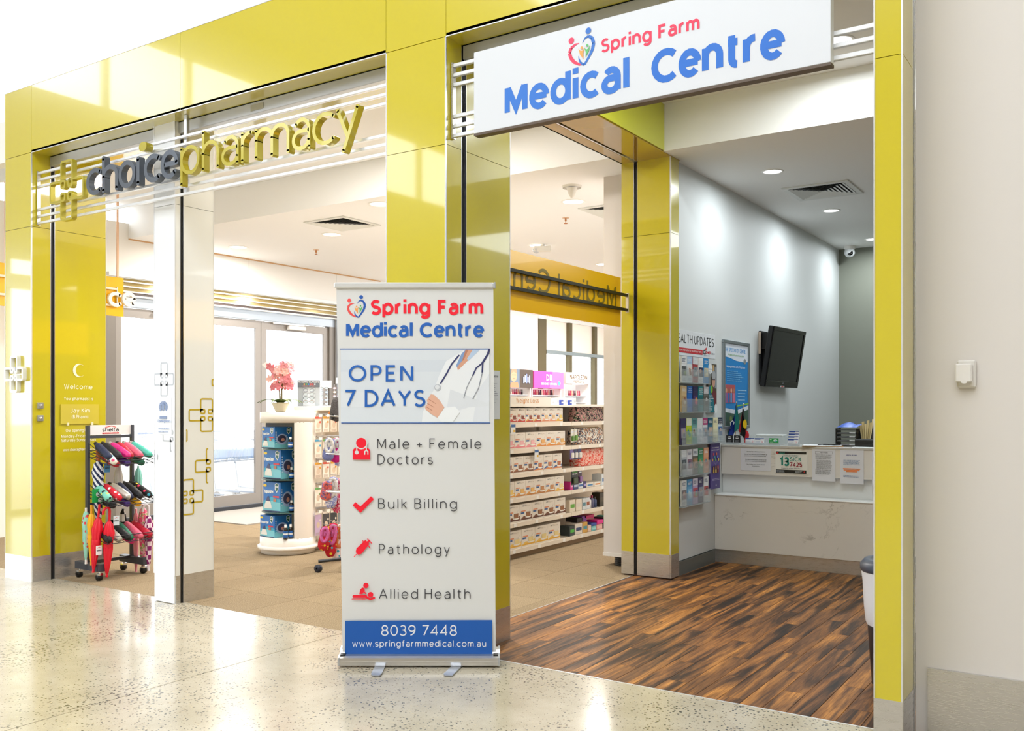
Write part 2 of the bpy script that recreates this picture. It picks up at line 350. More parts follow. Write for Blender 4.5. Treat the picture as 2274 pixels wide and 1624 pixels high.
def text_strokes(s, x, y, cap, w, width=None, sp=0.22, align='l', slant=0.0, mirror=False, xh=.7):
    fy_ = (lambda b: b) if xh == .7 else (lambda b: b * xh / .7 if b <= .7 else xh + (b - .7) * (1.12 - xh) / .3)
    # returns strokes in metres, weight w (fraction of cap), optional total width fit
    out = []; cx = 0.0; prev = None
    for ch in s:
        if ch == ' ': cx += 0.36; prev = None; continue
        gw, st = G.get(ch, G['-']); cx += w / 2 if prev is None else 0
        low = ch.islower()
        for q in st: out.append([(cx + a, w / 2 + (fy_(b) if low else b) * (1 - w)) for a, b in q])
        if ch in 'ij' and len(out) and len(out[-1]) == 2: (a_, b_), (c_, d_) = out[-1]; m_ = (b_ + d_) / 2; out[-1] = [(a_, m_ - w * .45), (a_, m_ + w * .45)]
        cx += gw + w + sp; prev = ch
    tot = cx - sp - w / 2
    if s.endswith(' '): tot = cx
    kx = cap if width is None else width / tot
    W = tot * kx; x0 = x - (W / 2 if align == 'c' else (W if align == 'r' else 0))
    res = [[(x0 + a * kx, y + b * cap) for a, b in q] for q in out]
    if mirror: res = [[(2 * (x0 + W / 2) - a, b) for a, b in q] for q in res]
    return res, w * cap, W
def extrude_strokes(mb, strokes, w, O, U, V, d0, d1, cap_round=0):
    O, U, V = Vector(O), Vector(U).normalized(), Vector(V).normalized(); N = U.cross(V)
    D0 = d0
    for qi, q in enumerate(strokes):
        if d1 is None: d0 = D0 + qi * 3e-5
        else: d0 = D0 - qi * 4e-4; d1 = d1 + 3e-4 if qi else d1
        if cap_round and not (len(q) > 3 and hypot(q[0][0] - q[-1][0], q[0][1] - q[-1][1]) < 1e-5):
            pass
        r = stroke_polys(q, w)
        if not r: continue
        L, R, closed, P = r; n = len(L); vs = []
        T = lambda p, d: O + U * p[0] + V * p[1] + N * d
        if d1 is None:
            for i in range(n): vs += [T(L[i], d0), T(R[i], d0)]
            mb.add(vs, [(2 * i, 2 * i + 1, 2 * i + 3, 2 * i + 2) for i in range(n - 1)])
            if cap_round and not closed:
                for e, sg in ((0, -1), (n - 1, 1)):
                    mb.add([T((P[e][0] + w / 2 * cos(2 * pi * k / 12), P[e][1] + w / 2 * sin(2 * pi * k / 12)), d0 + 0.0001) for k in range(12)], [tuple(range(12))])
        else:
            for i in range(n): vs += [T(L[i], d1), T(R[i], d1), T(L[i], d0), T(R[i], d0)]
            fs = []
            for i in range(n - 1):
                a, b = 4 * i, 4 * i + 4
                fs += [(a, a + 1, b + 1, b), (a + 2, b + 2, b + 3, a + 3), (a, b, b + 2, a + 2), (a + 1, a + 3, b + 3, b + 1)]
            if not closed: fs += [(0, 2, 3, 1), (4 * n - 4, 4 * n - 3, 4 * n - 1, 4 * n - 2)]
            mb.add(vs, fs)
            if cap_round and not closed:
                for e in (0, n - 1):
                    ring = [(P[e][0] + w / 2 * cos(2 * pi * k / 14), P[e][1] + w / 2 * sin(2 * pi * k / 14)) for k in range(14)]
                    mb.add([T(p, d1) for p in ring] + [T(p, d0) for p in ring], [tuple(range(14)), tuple(range(14, 28))[::-1]] + [(k, (k + 1) % 14, 14 + (k + 1) % 14, 14 + k) for k in range(14)])
# flat print on a surface: coloured shapes in (u,v) metres, later ones lie on top
class Art:
    def __init__(s, O, U, V, off=0.0008, step=0.0004, rough=0.5):
        s.O, s.U, s.V = Vector(O), Vector(U).normalized(), Vector(V).normalized(); s.N = s.U.cross(s.V)
        s.mb = MB(); s.d = off; s.st = step; s.r = rough
    def c(s, col): s.mb.mt(mat(col, s.r) if isinstance(col, str) else col); s.d += s.st; return s
    def T(s, u, v, e=0): return s.O + s.U * u + s.V * v + s.N * (s.d + e)
    def rect(s, u0, v0, u1, v1, col=None):
        if col: s.c(col)
        s.mb.add([s.T(u0, v0), s.T(u1, v0), s.T(u1, v1), s.T(u0, v1)], [(0, 1, 2, 3)]); return s
    def poly(s, pts, col=None):
        if col: s.c(col)
        s.mb.add([s.T(*p) for p in pts], [tuple(range(len(pts)))]); return s
    def ell(s, u, v, a, b=None, col=None, n=18):
        b = b or a
        return s.poly([(u + a * cos(2 * pi * k / n), v + b * sin(2 * pi * k / n)) for k in range(n)], col)
    def line(s, pts, w, col=None, rc=0):
        if col: s.c(col)
        extrude_strokes(s.mb, [pts], w, s.O, s.U, s.V, s.d, None, rc); return s
    def text(s, txt, u, v, cap, col, w=0.13, width=None, sp=0.2, align='l', rc=0, mirror=False, xh=.7):
        s.c(col); st, ww, W = text_strokes(txt, u, v, cap, w, width, sp, align, mirror=mirror, xh=xh)
        extrude_strokes(s.mb, st, ww, s.O, s.U, s.V, s.d, None, rc); return s
    def lines(s, u0, u1, v0, v1, n, col, th=0.45, rag=0.2, seed=1):
        s.c(col); rr = random.Random(seed); h = (v1 - v0) / n
        for i in range(n):
            y = v1 - (i + .75) * h; x = u0
            e = u1 - rr.random() * rag * (u1 - u0)
            while x < e:
                ww = (0.02 + rr.random() * .07) * (u1 - u0); s.rect(x, y, min(x + ww, e), y + h * th); x += ww + 0.02 * (u1 - u0)
        return s
    def build(s, name, parent): return s.mb.build(name, None, parent, fix=False)
def cont(A, name, parent):
    A.build(name, parent); B = Art(A.O, A.U, A.V, A.d, A.st, A.r); return B
def crossmark(mb_or_none, r=1.0):
    # four linked rounded rectangles, unit size about 1 high; returns strokes
    def fil(P, rad, n=4):
        out = [P[0]]
        for i in range(1, len(P) - 1):
            a, b, c = Vector(P[i - 1]), Vector(P[i]), Vector(P[i + 1]); d1 = (a - b).normalized(); d2 = (c - b).normalized()
            p1 = b + d1 * rad; p2 = b + d2 * rad
            for k in range(n + 1):
                tt = k / n; out.append(tuple(p1 * (1 - tt) ** 2 + b * 2 * tt * (1 - tt) + p2 * tt * tt))
        out.append(P[-1]); return out
    S = []
    for k in range(4):
        a = k * pi / 2; rot = lambda P: [(x * cos(a) - y * sin(a), x * sin(a) + y * cos(a)) for x, y in P]
        S.append(fil(rot([(-.17, .10), (-.17, .5), (.17, .5), (.17, .10)]), .05))
        S.append([(p[0], p[1]) for p in rot([(.11 + .06 * (abs(cos(t_)) ** .6) * (1 if cos(t_) > 0 else -1), .11 + .06 * (abs(sin(t_)) ** .6) * (1 if sin(t_) > 0 else -1)) for t_ in [q * pi / 10 + .001 for q in range(20)]])])
        S[-1].append(S[-1][0])
    return S
# ================================================================ STRUCTURE
YF = 3.99; HEAD = 3.415; TOPZ = 3.95; JZ = 2.83
# --- mall floor: polished slabs with saw cuts
fr = struct_root('floor')
xs = [-12, -8.0, -4.025, 0.0, 6.0]
for i in range(4):
    box('slab', xs[i] + .0025, xs[i + 1] - .0025, -10, 4.2, -.1, 0, CONC, fr)
box('slab_bed', -12, 6, -10, 4.2, -.14, -.02, mat('#6b5d4c', .9), fr)
# --- carpet tiles in the pharmacy
fp = struct_root('floor_pharmacy')
tile = MB().box(.0015, .4985, .0015, .4985, -.012, 0.0).build('carpet_tile', CARPET, fp); first = True
for i in range(14):
    for j in range(13):
        x = -10.0 + i * .5; y = 4.2 + j * .5
        if x >= -3.5 and y < 4.2: continue
        o = tile if first else tile.copy()
        if not first: COL.objects.link(o)
        first = False; o.location = (x, y, 0)
        if x + .5 > -3.39: o.scale = ((-3.39 - x) / .5, 1, 1)
box('carpet_strip', -10, -3.39, 10.7, 20, -.012, 0, CARPET, fp)
box('screed', -10.2, .6, 4.2, 20, -.1, -.0125, mat('#5a5048', .9), fp)
# --- timber planks in the medical centre
fw = struct_root('floor_medical')
pw, pl = .11, .95
plank = MB().box(.0006, pw - .0006, .0006, pl - .0006, -.0115, 0.001, .0012).build('plank', WOOD, fw); first = True
rr = random.Random(3)
i = 0; x = -3.385
while x < .6:
    y = 4.2 - (i * .37 % 1) * pl
    while y < 7.98:
        y0, y1 = max(y, 4.203), min(y + pl, 8.0)
        if y1 - y0 > .03 and not (x + pw > .62):
            o = plank if first else plank.copy()
            if not first: COL.objects.link(o)
            first = False; o.location = (x, y0, 0); o.scale = (1, (y1 - y0) / pl, 1)
        y += pl
    x += pw; i += 1
box('edge_strip', -3.392, -3.386, 4.62, 6.9, -.01, .003, TRIM, fw)
box('threshold_strip', -3.08, -.87, 4.196, 4.203, -.01, .002, TRIM, fw)
# --- mall hall shell (seen mostly as reflections in the gloss panels)
hw = struct_root('wall_hall_left')
HWM = mat('#d9d6cf', .7)
for nm, z0, z1 in (('sill', 0, .06), ('spandrel', 2.95, 3.12), ('spandrel', 3.34, 5.62), ('spandrel', 6.8, 7.5)):
    box(nm, -12.2, -12, -10, YF, z0, z1, HWM, hw)
box('wall_panel', -12.2, -12, -10, -2.6, .06, 3.5, HWM, hw)  # unseen solid panel added over the lower glazing to cut daylight
for k in range(8):
    y = 3.6 - 1.4 * k - .6
    for z0, z1 in ((.06, 2.95), (3.12, 3.34), (5.62, 6.8)):
        box('mullion', -12.15, -12.05, y, y + .09, z0, z1, mat('#8b8f94', .4, .6), hw)
struct('wall_hall_back', MB().box(-12, 6, -10.2, -10, 0, 7.5), mat('#c9bda8', .8))
struct('wall_hall_far', MB().box(6, 6.2, -10, 4.25, 0, 7.5), HWM)
ch = MB(); ch.box(-12, 6, -10, -4.6, 7.5, 7.6); ch.box(-12, 6, 1.2, 4.3, 7.5, 7.6); ch.box(-12, -7.5, -4.6, 1.2, 7.5, 7.6); ch.box(2.5, 6, -4.6, 1.2, 7.5, 7.6)
struct('ceiling_hall', ch, mat('#d8d5cc', .9))
# --- beige wall right of the shopfront with its steel base
struct('wall_right', MB().box(-.75, 6, 4.252, 4.42, 0, 7.5), BEIGE)
struct('baseboard_right', MB().box(-.70, 6, 4.235, 4.25, 0, .29), STEEL)
# --- pharmacy room
CEILP = mat('#f3f4f6', .8)
cu = MB(); cu.box(-10, -3.49, 4.44, 6.70, 3.79, 3.9); cu.box(-10, -3.28, 6.70, 20, 3.42, 3.9)
struct('ceiling_pharmacy', cu, CEILP)
wl = struct_root('wall_pharmacy_left')
def wlp(y0, y1, z0, z1, m=PHW, nm='wall_panel'): return box(nm, -10.14, -10, y0 + .002, y1 - .002, z0, z1, m, wl)
wlp(4.2, 6.35, 0, 3.6); wlp(6.35, 8.535, 2.98, 3.6); wlp(8.535, 10.22, 2.98, 3.6); wlp(10.22, 12.6, 0, 3.6); wlp(12.6, 16.0, 0, 3.6)
wlp(16.25, 20, 0, .9); wlp(16.0, 16.05, 0, 3.6); wlp(16.25, 20, 3.2, 3.6)
box('cornice', -10.0, -9.985, 6.7, 11.2, 3.405, 3.42, mat('#c99d70', .6), wl)
box('door_head_lining', -10.0, -9.93, 6.4, 10.2, 2.94, 2.985, mat('#e3e6ea', .4), wl)
w1 = struct_root('window_1')
BRZ = mat('#6b6248', .35, .5)
for y0, y1 in ((16.0, 16.3), (17.25, 17.37), (18.38, 18.5), (19.5, 19.6)): box('mullion', -10.1, -9.98, y0, y1, .9, 3.2, BRZ, w1)
box('transom', -10.1, -9.97, 16.3, 20, 2.50, 2.57, mat('#8d9aa0', .4, .4), w1)
for y0, y1 in ((16.3, 17.25), (17.37, 18.38), (18.5, 19.5)):
    box('blind', -10.08, -10.06, y0, y1, 2.57, 3.2, mat('#f3e8dc', .8), w1)
    box('pane', -10.075, -10.065, y0, y1, .9, 2.5, GLASS, w1)
struct('wall_pharmacy_back', MB().box(-10, .6, 20, 20.1, 0, 3.6), PHW)
struct('wall_pharmacy_front', MB().box(-10.1, -7.64, 4.1, 4.2, 3.45, 3.79), WHITE)
# --- medical centre room
cm = MB(); cm.box(-3.04, .6, 4.44, 6.75, 3.79, 3.9); cm.box(-3.28, .6, 6.75, 12.3, 3.42, 3.9)
struct('ceiling_medical', cm, mat('#efefed', .8))
struct('wall_medical_left', MB().box(-3.28, -3.08, 7.06, 12.4, 0, 3.42), MEDW)
struct('wall_medical_back', MB().box(-3.08, .6, 12.25, 12.4, 0, 3.42), mat('#85887c', .65))
struct('wall_medical_right', MB().box(.6, .7, 4.42, 12.4, 0, 3.9), mat('#7d7a70', .7))
struct('baseboard_medical', MB().box(-3.08, -3.065, 7.08, 7.9, 0, .118).box(-3.08, -3.062, 7.08, 7.9, .108, .118), mat('#8c9698', .4, .7))
# roof slab above the shops keeps the sky out
struct('ceiling_roof_slab', MB().box(-10.2, 6, 4.43, 20.2, 3.905, 3.94), mat('#bdbab4', .9))
# outside the exterior doors: paved ground, and an unseen slab added to cut sky light
struct('ground_outside', MB().box(-70, -12, -40, 60, -.2, -.02).box(-12, -10.2, 4.2, 60, -.2, -.02), mat('#b9b4ab', .9))
struct('sky_blocker_outside', MB().box(-14.5, -10.2, 4.3, 22, 3.15, 3.3), WHITE)
# ================================================================ SHOPFRONT
PB = mat('#4b4a3a', .8)
def pillar(label, X0, X1, Y0, Y1, t0, t1, ym, front_base=True, left_panel=True, jz=JZ, ztop=HEAD, white=False):
    p = thing('shopfront_pillar', label, 'pillar', ((X0 + X1) / 2, (Y0 + Y1) / 2, 0))
    box('core', X0 + .02, X1 - .05, Y0 + .02, Y1 - .004, 0, ztop, PB, p)
    box('core', X1 - .05, X1 - .018, Y0 + .02, t0 - .004, 0, ztop, PB, p); box('core', X1 - .05, X1 - .018, t1 + .004, Y1 - .004, 0, ztop, PB, p)
    fb = .2 if front_base else .004
    for z0, z1 in ((fb, jz - .0015), (jz + .0015, ztop)):
        box('front_panel', X0 + .006, X1 - .006, Y0, Y0 + .019, z0, z1, ym, p)
    for y0, y1 in ((Y0 + .008, t0 - .004), (t1 + .004, Y1 - .004)):
        for z0, z1 in ((.2, jz - .0015), (jz + .0015, ztop)):
            box('side_panel', X1 - .018, X1, y0, y1, z0, z1, ym, p)
        box('base_plate', X1 - .018, X1 + .0015, y0, y1, 0, .2, STEEL, p)
    if front_base: box('base_plate', X0, X1, Y0 - .0015, Y0 + .02, 0, .2, mat('#f4f4f2', .2, 0, .4) if front_base == 'w' else STEEL, p)
    if left_panel: box('back_panel', X0, X0 + .018, Y0 + .02, Y1, 0, ztop, ym, p)
    tr = box('shutter_track', X1 - .045, X1 - .012, t0, t1, 0, ztop, BLACK, p)
    for y in (t0 - .004, t1): box('track_edge', X1 - .02, X1 + .001, y, y + .004, 0, ztop, ALU, tr)
    for x, y in ((X1 - .006, Y0), (X0, Y0)): box('corner_trim', x, x + .006, y - .002, y + .008, .2, ztop, TRIM, p)
    box('corner_trim', X1 - .004, X1 + .001, Y1 - .004, Y1, .0, ztop, TRIM, p)
    box('end_panel', X0 + .02, X1 - .004, Y1 - .004, Y1, 0, ztop, ym, p)
    return p
pA = pillar('yellow gloss pillar with white chain-link cross, left of the umbrella stand', -7.63, -7.235, YF, 4.635, 4.15, 4.18, YEL, front_base='w')
pW = pillar('white gloss pillar standing under the pharmacy lettering', -5.83, -5.59, 4.11, 4.444, 4.155, 4.178, WGLOSS, front_base=False, white=True, ztop=HEAD)
pM = pillar('yellow gloss pillar behind the roll-up banner, between the two shops', -3.517, -3.085, YF, 4.62, 4.134, 4.172, YEL)
pR = pillar('narrow yellow gloss pillar beside the beige wall, right end of the shopfront', -.865, -.752, YF, 4.25, 4.21, 4.23, YEL)
# inner pillar at the back corner of the side opening
p4 = thing('inner_pillar', 'yellow pillar beside the brochure wall, between pharmacy shelves and medical centre', 'pillar', (-3.27, 6.98, 0))
for x0, x1 in ((-3.494, -3.381), (-3.348, -3.06)):
    for z0, z1 in ((.2, 2.80), (2.803, HEAD)): box('front_panel', x0, x1, 6.9, 6.918, z0, z1, YEL, p4)
    box('base_plate', x0, x1, 6.897, 6.92, .012, .2, STEEL, p4)
for z0, z1 in ((.2, 2.80), (2.803, HEAD)): box('side_panel', -3.068, -3.05, 6.905, 7.055, z0, z1, YEL, p4)
box('base_plate', -3.066, -3.047, 6.9, 7.056, .012, .2, STEEL, p4)
box('corner_trim', -3.06, -3.05, 6.895, 6.905, .2, HEAD, TRIM, p4)
box('core', -3.49, -3.07, 6.93, 7.055, 0.012, HEAD, PB, p4); box('kick', -3.48, -3.06, 6.91, 7.055, 0, .012, mat('#3a2014', .4), p4)
tr = box('shutter_track', -3.381, -3.348, 6.912, 6.94, 0.012, HEAD, BLACK, p4)
for x in (-3.3815, -3.3505): box('track_edge', x, x + .003, 6.898, 6.915, 0.012, HEAD, ALU, tr)
# fascia and header
fa = thing('shopfront_fascia', 'long yellow gloss fascia running over both shop openings', 'fascia', (-4.2, 4.2, HEAD))
xj = onY(400, 95, YF)[0]
for a, b in ((-7.63, -7.235), (-7.235, xj), (xj, -3.517), (-3.517, -3.085), (-3.085, -.752)):
    box('fascia_panel', a + .0015, b - .0015, YF, YF + .02, HEAD + .004, TOPZ, YEL, fa)
box('core', -7.62, -.752, YF + .02, 4.4, HEAD + .02, TOPZ - .01, PB, fa)
for a, b in ((-7.235, -3.517), (-3.085, -.865)):
    box('soffit_panel', a, b, YF + .0, 4.136, HEAD, HEAD + .02, YEL, fa); box('soffit_panel', a, b, 4.20, 4.62, HEAD, HEAD + .02, YEL, fa)
    box('soffit_trim', a, b, YF - .002, YF + .003, HEAD - .001, HEAD + .004, TRIM, fa)
struct('wall_behind_fascia', MB().box(-10, -3.5, 4.405, 4.43, HEAD + .025, 3.9).box(-3.04, .6, 4.405, 4.43, HEAD + .025, 3.9), WHITE)
struct('wall_above_shops', MB().box(-12, 6, 4.45, 4.6, 3.96, 7.5), mat('#ffffff', .7))
box('top_cap', -7.63, -.752, YF - .003, 4.42, TOPZ, TOPZ + .006, TRIM, fa)
for a, b, lb in ((-7.235, -3.517, 'pharmacy doorway'), (-3.085, -.865, 'medical centre doorway')):
    s = thing('roller_shutter', 'silver bottom bar of a raised roller shutter at the head of the ' + lb, 'shutter', ((a + b) / 2, 4.17, 3.33))
    box('bottom_bar', a + .002, b - .002, 4.1385, 4.19, 3.335, 3.413, mat('#c4c7cd', .35, .5), s, .004)
    box('slot_lining', a + .002, b - .002, 4.1375, 4.198, 3.4165, 3.43, BLACK, s)
    xl = -5.07 + .30 if a < -5 else -1.83
    box('label_plate', xl - .06, xl + .06, 4.135, 4.1385, 3.355, 3.395, mat('#b5b3a4', .4), s)
hd = thing('side_header', 'lime green header beam over the side opening into the pharmacy', 'beam', (-3.27, 5.8, HEAD))
box('front_board', -3.058, -3.04, 4.63, 7.085, 3.425, 3.79, LIME, hd)
box('core', -3.48, -3.06, 4.63, 7.08, 3.44, 3.79, PB, hd); box('back_board', -3.494, -3.48, 4.63, 7.08, 3.415, 3.79, PHW, hd)
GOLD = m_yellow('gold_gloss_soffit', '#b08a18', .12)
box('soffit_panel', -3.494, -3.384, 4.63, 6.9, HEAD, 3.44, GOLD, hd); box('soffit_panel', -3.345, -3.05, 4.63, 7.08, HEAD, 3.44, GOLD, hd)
tr = box('track_slot', -3.384, -3.345, 4.62, 6.9, 3.428, 3.44, BLACK, hd); box('track_rail', -3.372, -3.357, 4.62, 6.9, 3.41, 3.43, ALU, tr)
# white end column in the pharmacy behind the inner pillar
wc = thing('white_column', 'plain white column with black kick, behind the inner yellow pillar', 'column', (-3.6, 7.4, 0))
box('shaft', -3.83, -3.29, 7.22, 7.62, .115, 3.42, mat('#ded7d3', .5), wc); box('skirt', -3.835, -3.29, 7.213, 7.62, .085, .115, mat('#e6e2de', .5), wc)
k = MB()
for q in range(5): k.box(-3.74, -3.29, 7.25 + .0 * q, 7.55, .002 + q * .0166, .013 + q * .0166)
k.build('kick_grille', BLACK, wc)
# ================================================================ CEILING FITTINGS
def downlight(label, x, y, z, r, col, power, grp, ring='#f2f2f0', spread=3.1):
    t = thing('downlight', label, 'light', (x, y, z), 0, grp)
    m = MB(); m.lathe((x, y, z), [(r * .86, 0.02), (r * .86, 0.0), (r * .9, -.006), (r * 1.08, -.004), (r * 1.1, 0.0)], 28); m.build('trim_ring', mat(ring, .4), t)
    MB().disc((x, y, z - .001), r * .86, 28, flip=True).build('lamp_disc', mat('#ffffff' if col is COOL else '#fff4e6', .5, emit=5.0), t)
    area_light('lamp', (x, y, z - .03), r * 1.6, power, col, disk=True, spread=spread)
    return t
for i, (x, y) in enumerate(((-2.53, 7.85), (-2.53, 9.75), (-2.55, 11.7))):
    downlight(['round ceiling light over the reception counter, first from the doorway', 'round ceiling light beside the square air vent, second from the doorway', 'round ceiling light beside the dome camera, deepest in the medical centre'][i], x, y, 3.42, .085, COOL, 14, 'reception downlights')
downlight('ceiling light in the raised ceiling beside the lime header, behind the sign board', -2.35, 5.3, 3.79, .09, COOL, 18, 'reception downlights')
downlight('round ceiling light in the raised ceiling, seen through the sign rails', -1.56, 6.2, 3.79, .09, COOL, 22, 'reception downlights')
area_light('reception_fill_light', (-.6, 9.8, 3.40), 2.4, 60, COOL, size_y=2.0)  # hidden area lamp added to lift the ambient light in reception
PL = [(-4.54, 7.92, 'pharmacy ceiling light beside the conical fitting, nearest the inner pillar'), (-6.14, 9.82, 'pharmacy ceiling light just behind the ceiling camera'), (-7.77, 7.86, 'pharmacy ceiling light seen above the banner'),
      (-9.38, 7.83, 'pharmacy ceiling light near the white exterior wall, above the doors'), (-6.18, 11.65, 'pharmacy ceiling light low beside the white column'),
      (-8.2, 12.2, 'pharmacy ceiling light over the middle aisle'), (-7.8, 15.4, 'pharmacy ceiling light near the makeup shelves'), (-5.0, 14.5, 'pharmacy ceiling light over the rear aisle'), (-6.2, 6.95, 'pharmacy ceiling light just behind the ceiling step')]
for x, y, lb in PL: downlight(lb, x, y, 3.42, .115, WARM, 66, 'pharmacy downlights')
area_light('pharmacy_front_lamps', (-5.2, 5.6, 3.77), 1.6, 70, WARM, size_y=.5)
area_light('pharmacy_rear_lamps', (-6.5, 16.5, 3.38), 4.5, 220, WARM, size_y=3)
# louvred air vents
def vent(label, cx, cy, z, s):
    t = thing('air_vent', label, 'vent', (cx, cy, z)); f = MB()
    h = s / 2
    for a, b, c, d in ((-h, h, -h, -h + .05), (-h, h, h - .05, h), (-h, -h + .05, -h + .05, h - .05), (h - .05, h, -h + .05, h - .05)): f.box(cx + a, cx + b, cy + c, cy + d, z - .012, z, .003)
    f.build('frame', mat('#dcdedb', .5), t)
    box('duct', cx - h + .05, cx + h - .05, cy - h + .05, cy + h - .05, z + .0, z + .001 - .003, BLACK, t)
    n = 7; q = h - .05
    for k in range(n):
        r0 = q * (1 - k / n); r1 = q * (1 - (k + .8) / n); z0, z1 = z - .014, z - .004
        MB().add([(cx - r0, cy - r0, z0), (cx + r0, cy - r0, z0), (cx + r0, cy + r0, z0), (cx - r0, cy + r0, z0), (cx - r1, cy - r1, z1), (cx + r1, cy - r1, z1), (cx + r1, cy + r1, z1), (cx - r1, cy + r1, z1)],
                 [(0, 1, 5, 4), (1, 2, 6, 5), (2, 3, 7, 6), (3, 0, 4, 7)]).build('louvre', mat('#e2e4e1', .5), t)
    return t
vent('square louvred air vent in the medical centre ceiling between two lights', -2.36, 8.8, 3.42, .6)
vent('square air vent in the pharmacy ceiling beside the middle pillar', -7.2, 7.45, 3.42, .6)
vent('square air vent in the pharmacy ceiling beside the white column', -4.35, 8.5, 3.42, .6)
# sprinkler heads, smoke detector, cameras
for x, y, lb in ((-5.0, 8.56, 'copper sprinkler head in the ceiling above the yellow hanging panel'), (-8.7, 8.52, 'copper sprinkler head between the two lights above the glass doors')):
    t = thing('sprinkler_head', lb, 'sprinkler', (x, y, 3.42)); m = MB().lathe((x, y, 3.42), [(.001, -.005), (.035, -.004), (.038, 0)], 16); m.build('rose', mat('#d9b79a', .4, .5), t)
    m = MB().lathe((x, y, 3.42), [(.008, 0), (.01, -.03), (.004, -.04), (.004, -.055), (.02, -.058), (.02, -.062), (.001, -.063)], 12); m.build('nozzle', mat('#b5713c', .35, .8), t)
t = thing('dome_camera', 'small white dome security camera in the corner of the reception ceiling', 'camera', (-2.9, 12.05, 3.42))
MB().lathe((-2.9, 12.05, 3.42), [(.07, 0), (.07, -.03), (.055, -.04)], 20).build('mount', WHITE, t)
MB().lathe((-2.9, 12.05, 3.42), [(.055, -.035), (.06, -.06), (.066, -.09), (.05, -.12), (.03, -.135), (.001, -.14)], 20).build('housing', mat('#dfe2e4', .3), t)
m = MB(); m.M = Matrix.Translation((-2.9 + .02, 12.05 - .045, 3.42 - .095)) @ Matrix.Rotation(radians(70), 4, 'X'); m.lathe((0, 0, 0), [(.03, -.01), (.032, .012), (.001, .018)], 16); m.build('lens', BLKG, t)
cx_, cy_ = floor_at(1205, 553, 3.36)
t = thing('ceiling_camera', 'white box camera on the pharmacy ceiling in front of a light', 'camera', (cx_, cy_, 3.42))
m = MB(); m.M = Matrix.Translation((cx_, cy_, 3.36)) @ Matrix.Rotation(.5, 4, 'Z'); m.box(-.11, .11, -.04, .04, -.035, .035, .01); m.build('housing', WHITE, t)
m = MB(); m.M = Matrix.Translation((cx_, cy_, 3.36)) @ Matrix.Rotation(.5, 4, 'Z'); m.lathe((-.08, 0, 0), [(.045, .0), (.04, -.03), (.02, -.05), (.001, -.055)], 16); m.build('dome', mat('#c9ced6', .2), t)
box('bracket', cx_ - .02, cx_ + .02, cy_ - .02, cy_ + .02, 3.39, 3.42, WHITE, t)
cx_, cy_ = floor_at(1270, 418, 3.4)
t = thing('smoke_detector', 'white cone shaped detector hanging above a pharmacy ceiling light', 'detector', (cx_, cy_, 3.42))
MB().lathe((cx_, cy_, 3.42), [(.09, 0), (.085, -.02)], 18).build('base_plate', WHITE, t); MB().lathe((cx_, cy_, 3.42), [(.05, -.02), (.03, -.08), (.012, -.11), (.001, -.112)], 16).build('cone', WHITE, t)
# ================================================================ SIGNS
LIMEP = mat('#b3a632', .22, .25, .5); SLATE = mat('#5b626d', .3, .35)
ps = thing('pharmacy_sign', 'raised grey and yellow pharmacy lettering with linked cross on silver rails', 'sign', (-5.4, 4.04, 2.86))
RX0, RX1 = -7.233, -3.519
RAIL = mat('#e4e6ea', .3, .45)
for z in (3.268, 3.214, 3.160, 2.978, 2.924, 2.870):
    box('rail', RX0 + .01, RX1 - .004, 4.035, 4.055, z - .019, z, RAIL, ps, .002)
box('end_bracket', RX0 + .004, RX0 + .01, 4.03, 4.06, 2.845, 3.275, STEEL, ps)
xr_ = onY(412, 300, 4.06)[0]; box('drop_post', xr_ - .014, xr_ + .014, 4.058, 4.082, 2.86, 3.412, ALU, ps)
YL = 3.962
def letter_3d(ch, p0, p1, w, m, cap=.272, base=2.957, name='letter'):
    x0, x1 = onY(p0, 380, YL)[0], onY(p1, 300, YL)[0]
    st, ww, W = text_strokes(ch, x0, base, cap, w, None if ch in 'il' else (x1 - x0))
    if ch == 'i': st = [[(x0 + ww / 2, y) for x, y in st[0]]]; st[0] = [(st[0][0][0], base + ww / 2), (st[0][0][0], base + .19)]
    mb = MB(); extrude_strokes(mb, st, ww, (0, YL, 0), (1, 0, 0), (0, 0, 1), -.045, 0, 1)
    return mb.build(name, m, ps)
for ch, a, b in (('c', 191, 223), ('h', 226, 262), ('o', 263, 300), ('i', 303, 317), ('c', 319, 354), ('e', 357, 394)): letter_3d(ch, a, b, .125, SLATE)
for ch, a, b in (('p', 400, 443), ('h', 448, 486), ('a', 490, 531), ('r', 535, 560), ('m', 565, 643), ('a', 647, 690), ('c', 693, 741), ('y', 746, 797)): letter_3d(ch, a, b, .088, LIMEP)
xd = onY(316, 333, YL)[0]; m = MB()
m.prism([(xd + .036 * cos(q * pi / 10) + (.03 if cos(q * pi / 10) > 0 else -.01) * .4, 3.225 + .032 * sin(q * pi / 10)) for q in range(20)], YL, YL + .055, 'y'); m.build('letter', LIMEP, ps)
cz = (onY(148, 353, YL)[1] + onY(148, 491, YL)[1]) / 2; hh = onY(148, 353, YL)[1] - onY(148, 491, YL)[1]
x0, x1 = onY(109, 420, YL)[0], onY(187, 420, YL)[0]
S = [[((x0 + x1) / 2 + a * (x1 - x0 - .03), cz + b * (hh - .03)) for a, b in q] for q in crossmark(None)]
m = MB(); extrude_strokes(m, S, .018, (0, YL, 0), (1, 0, 0), (0, 0, 1), -.035, 0, 1); m.build('cross_emblem', LIMEP, ps)
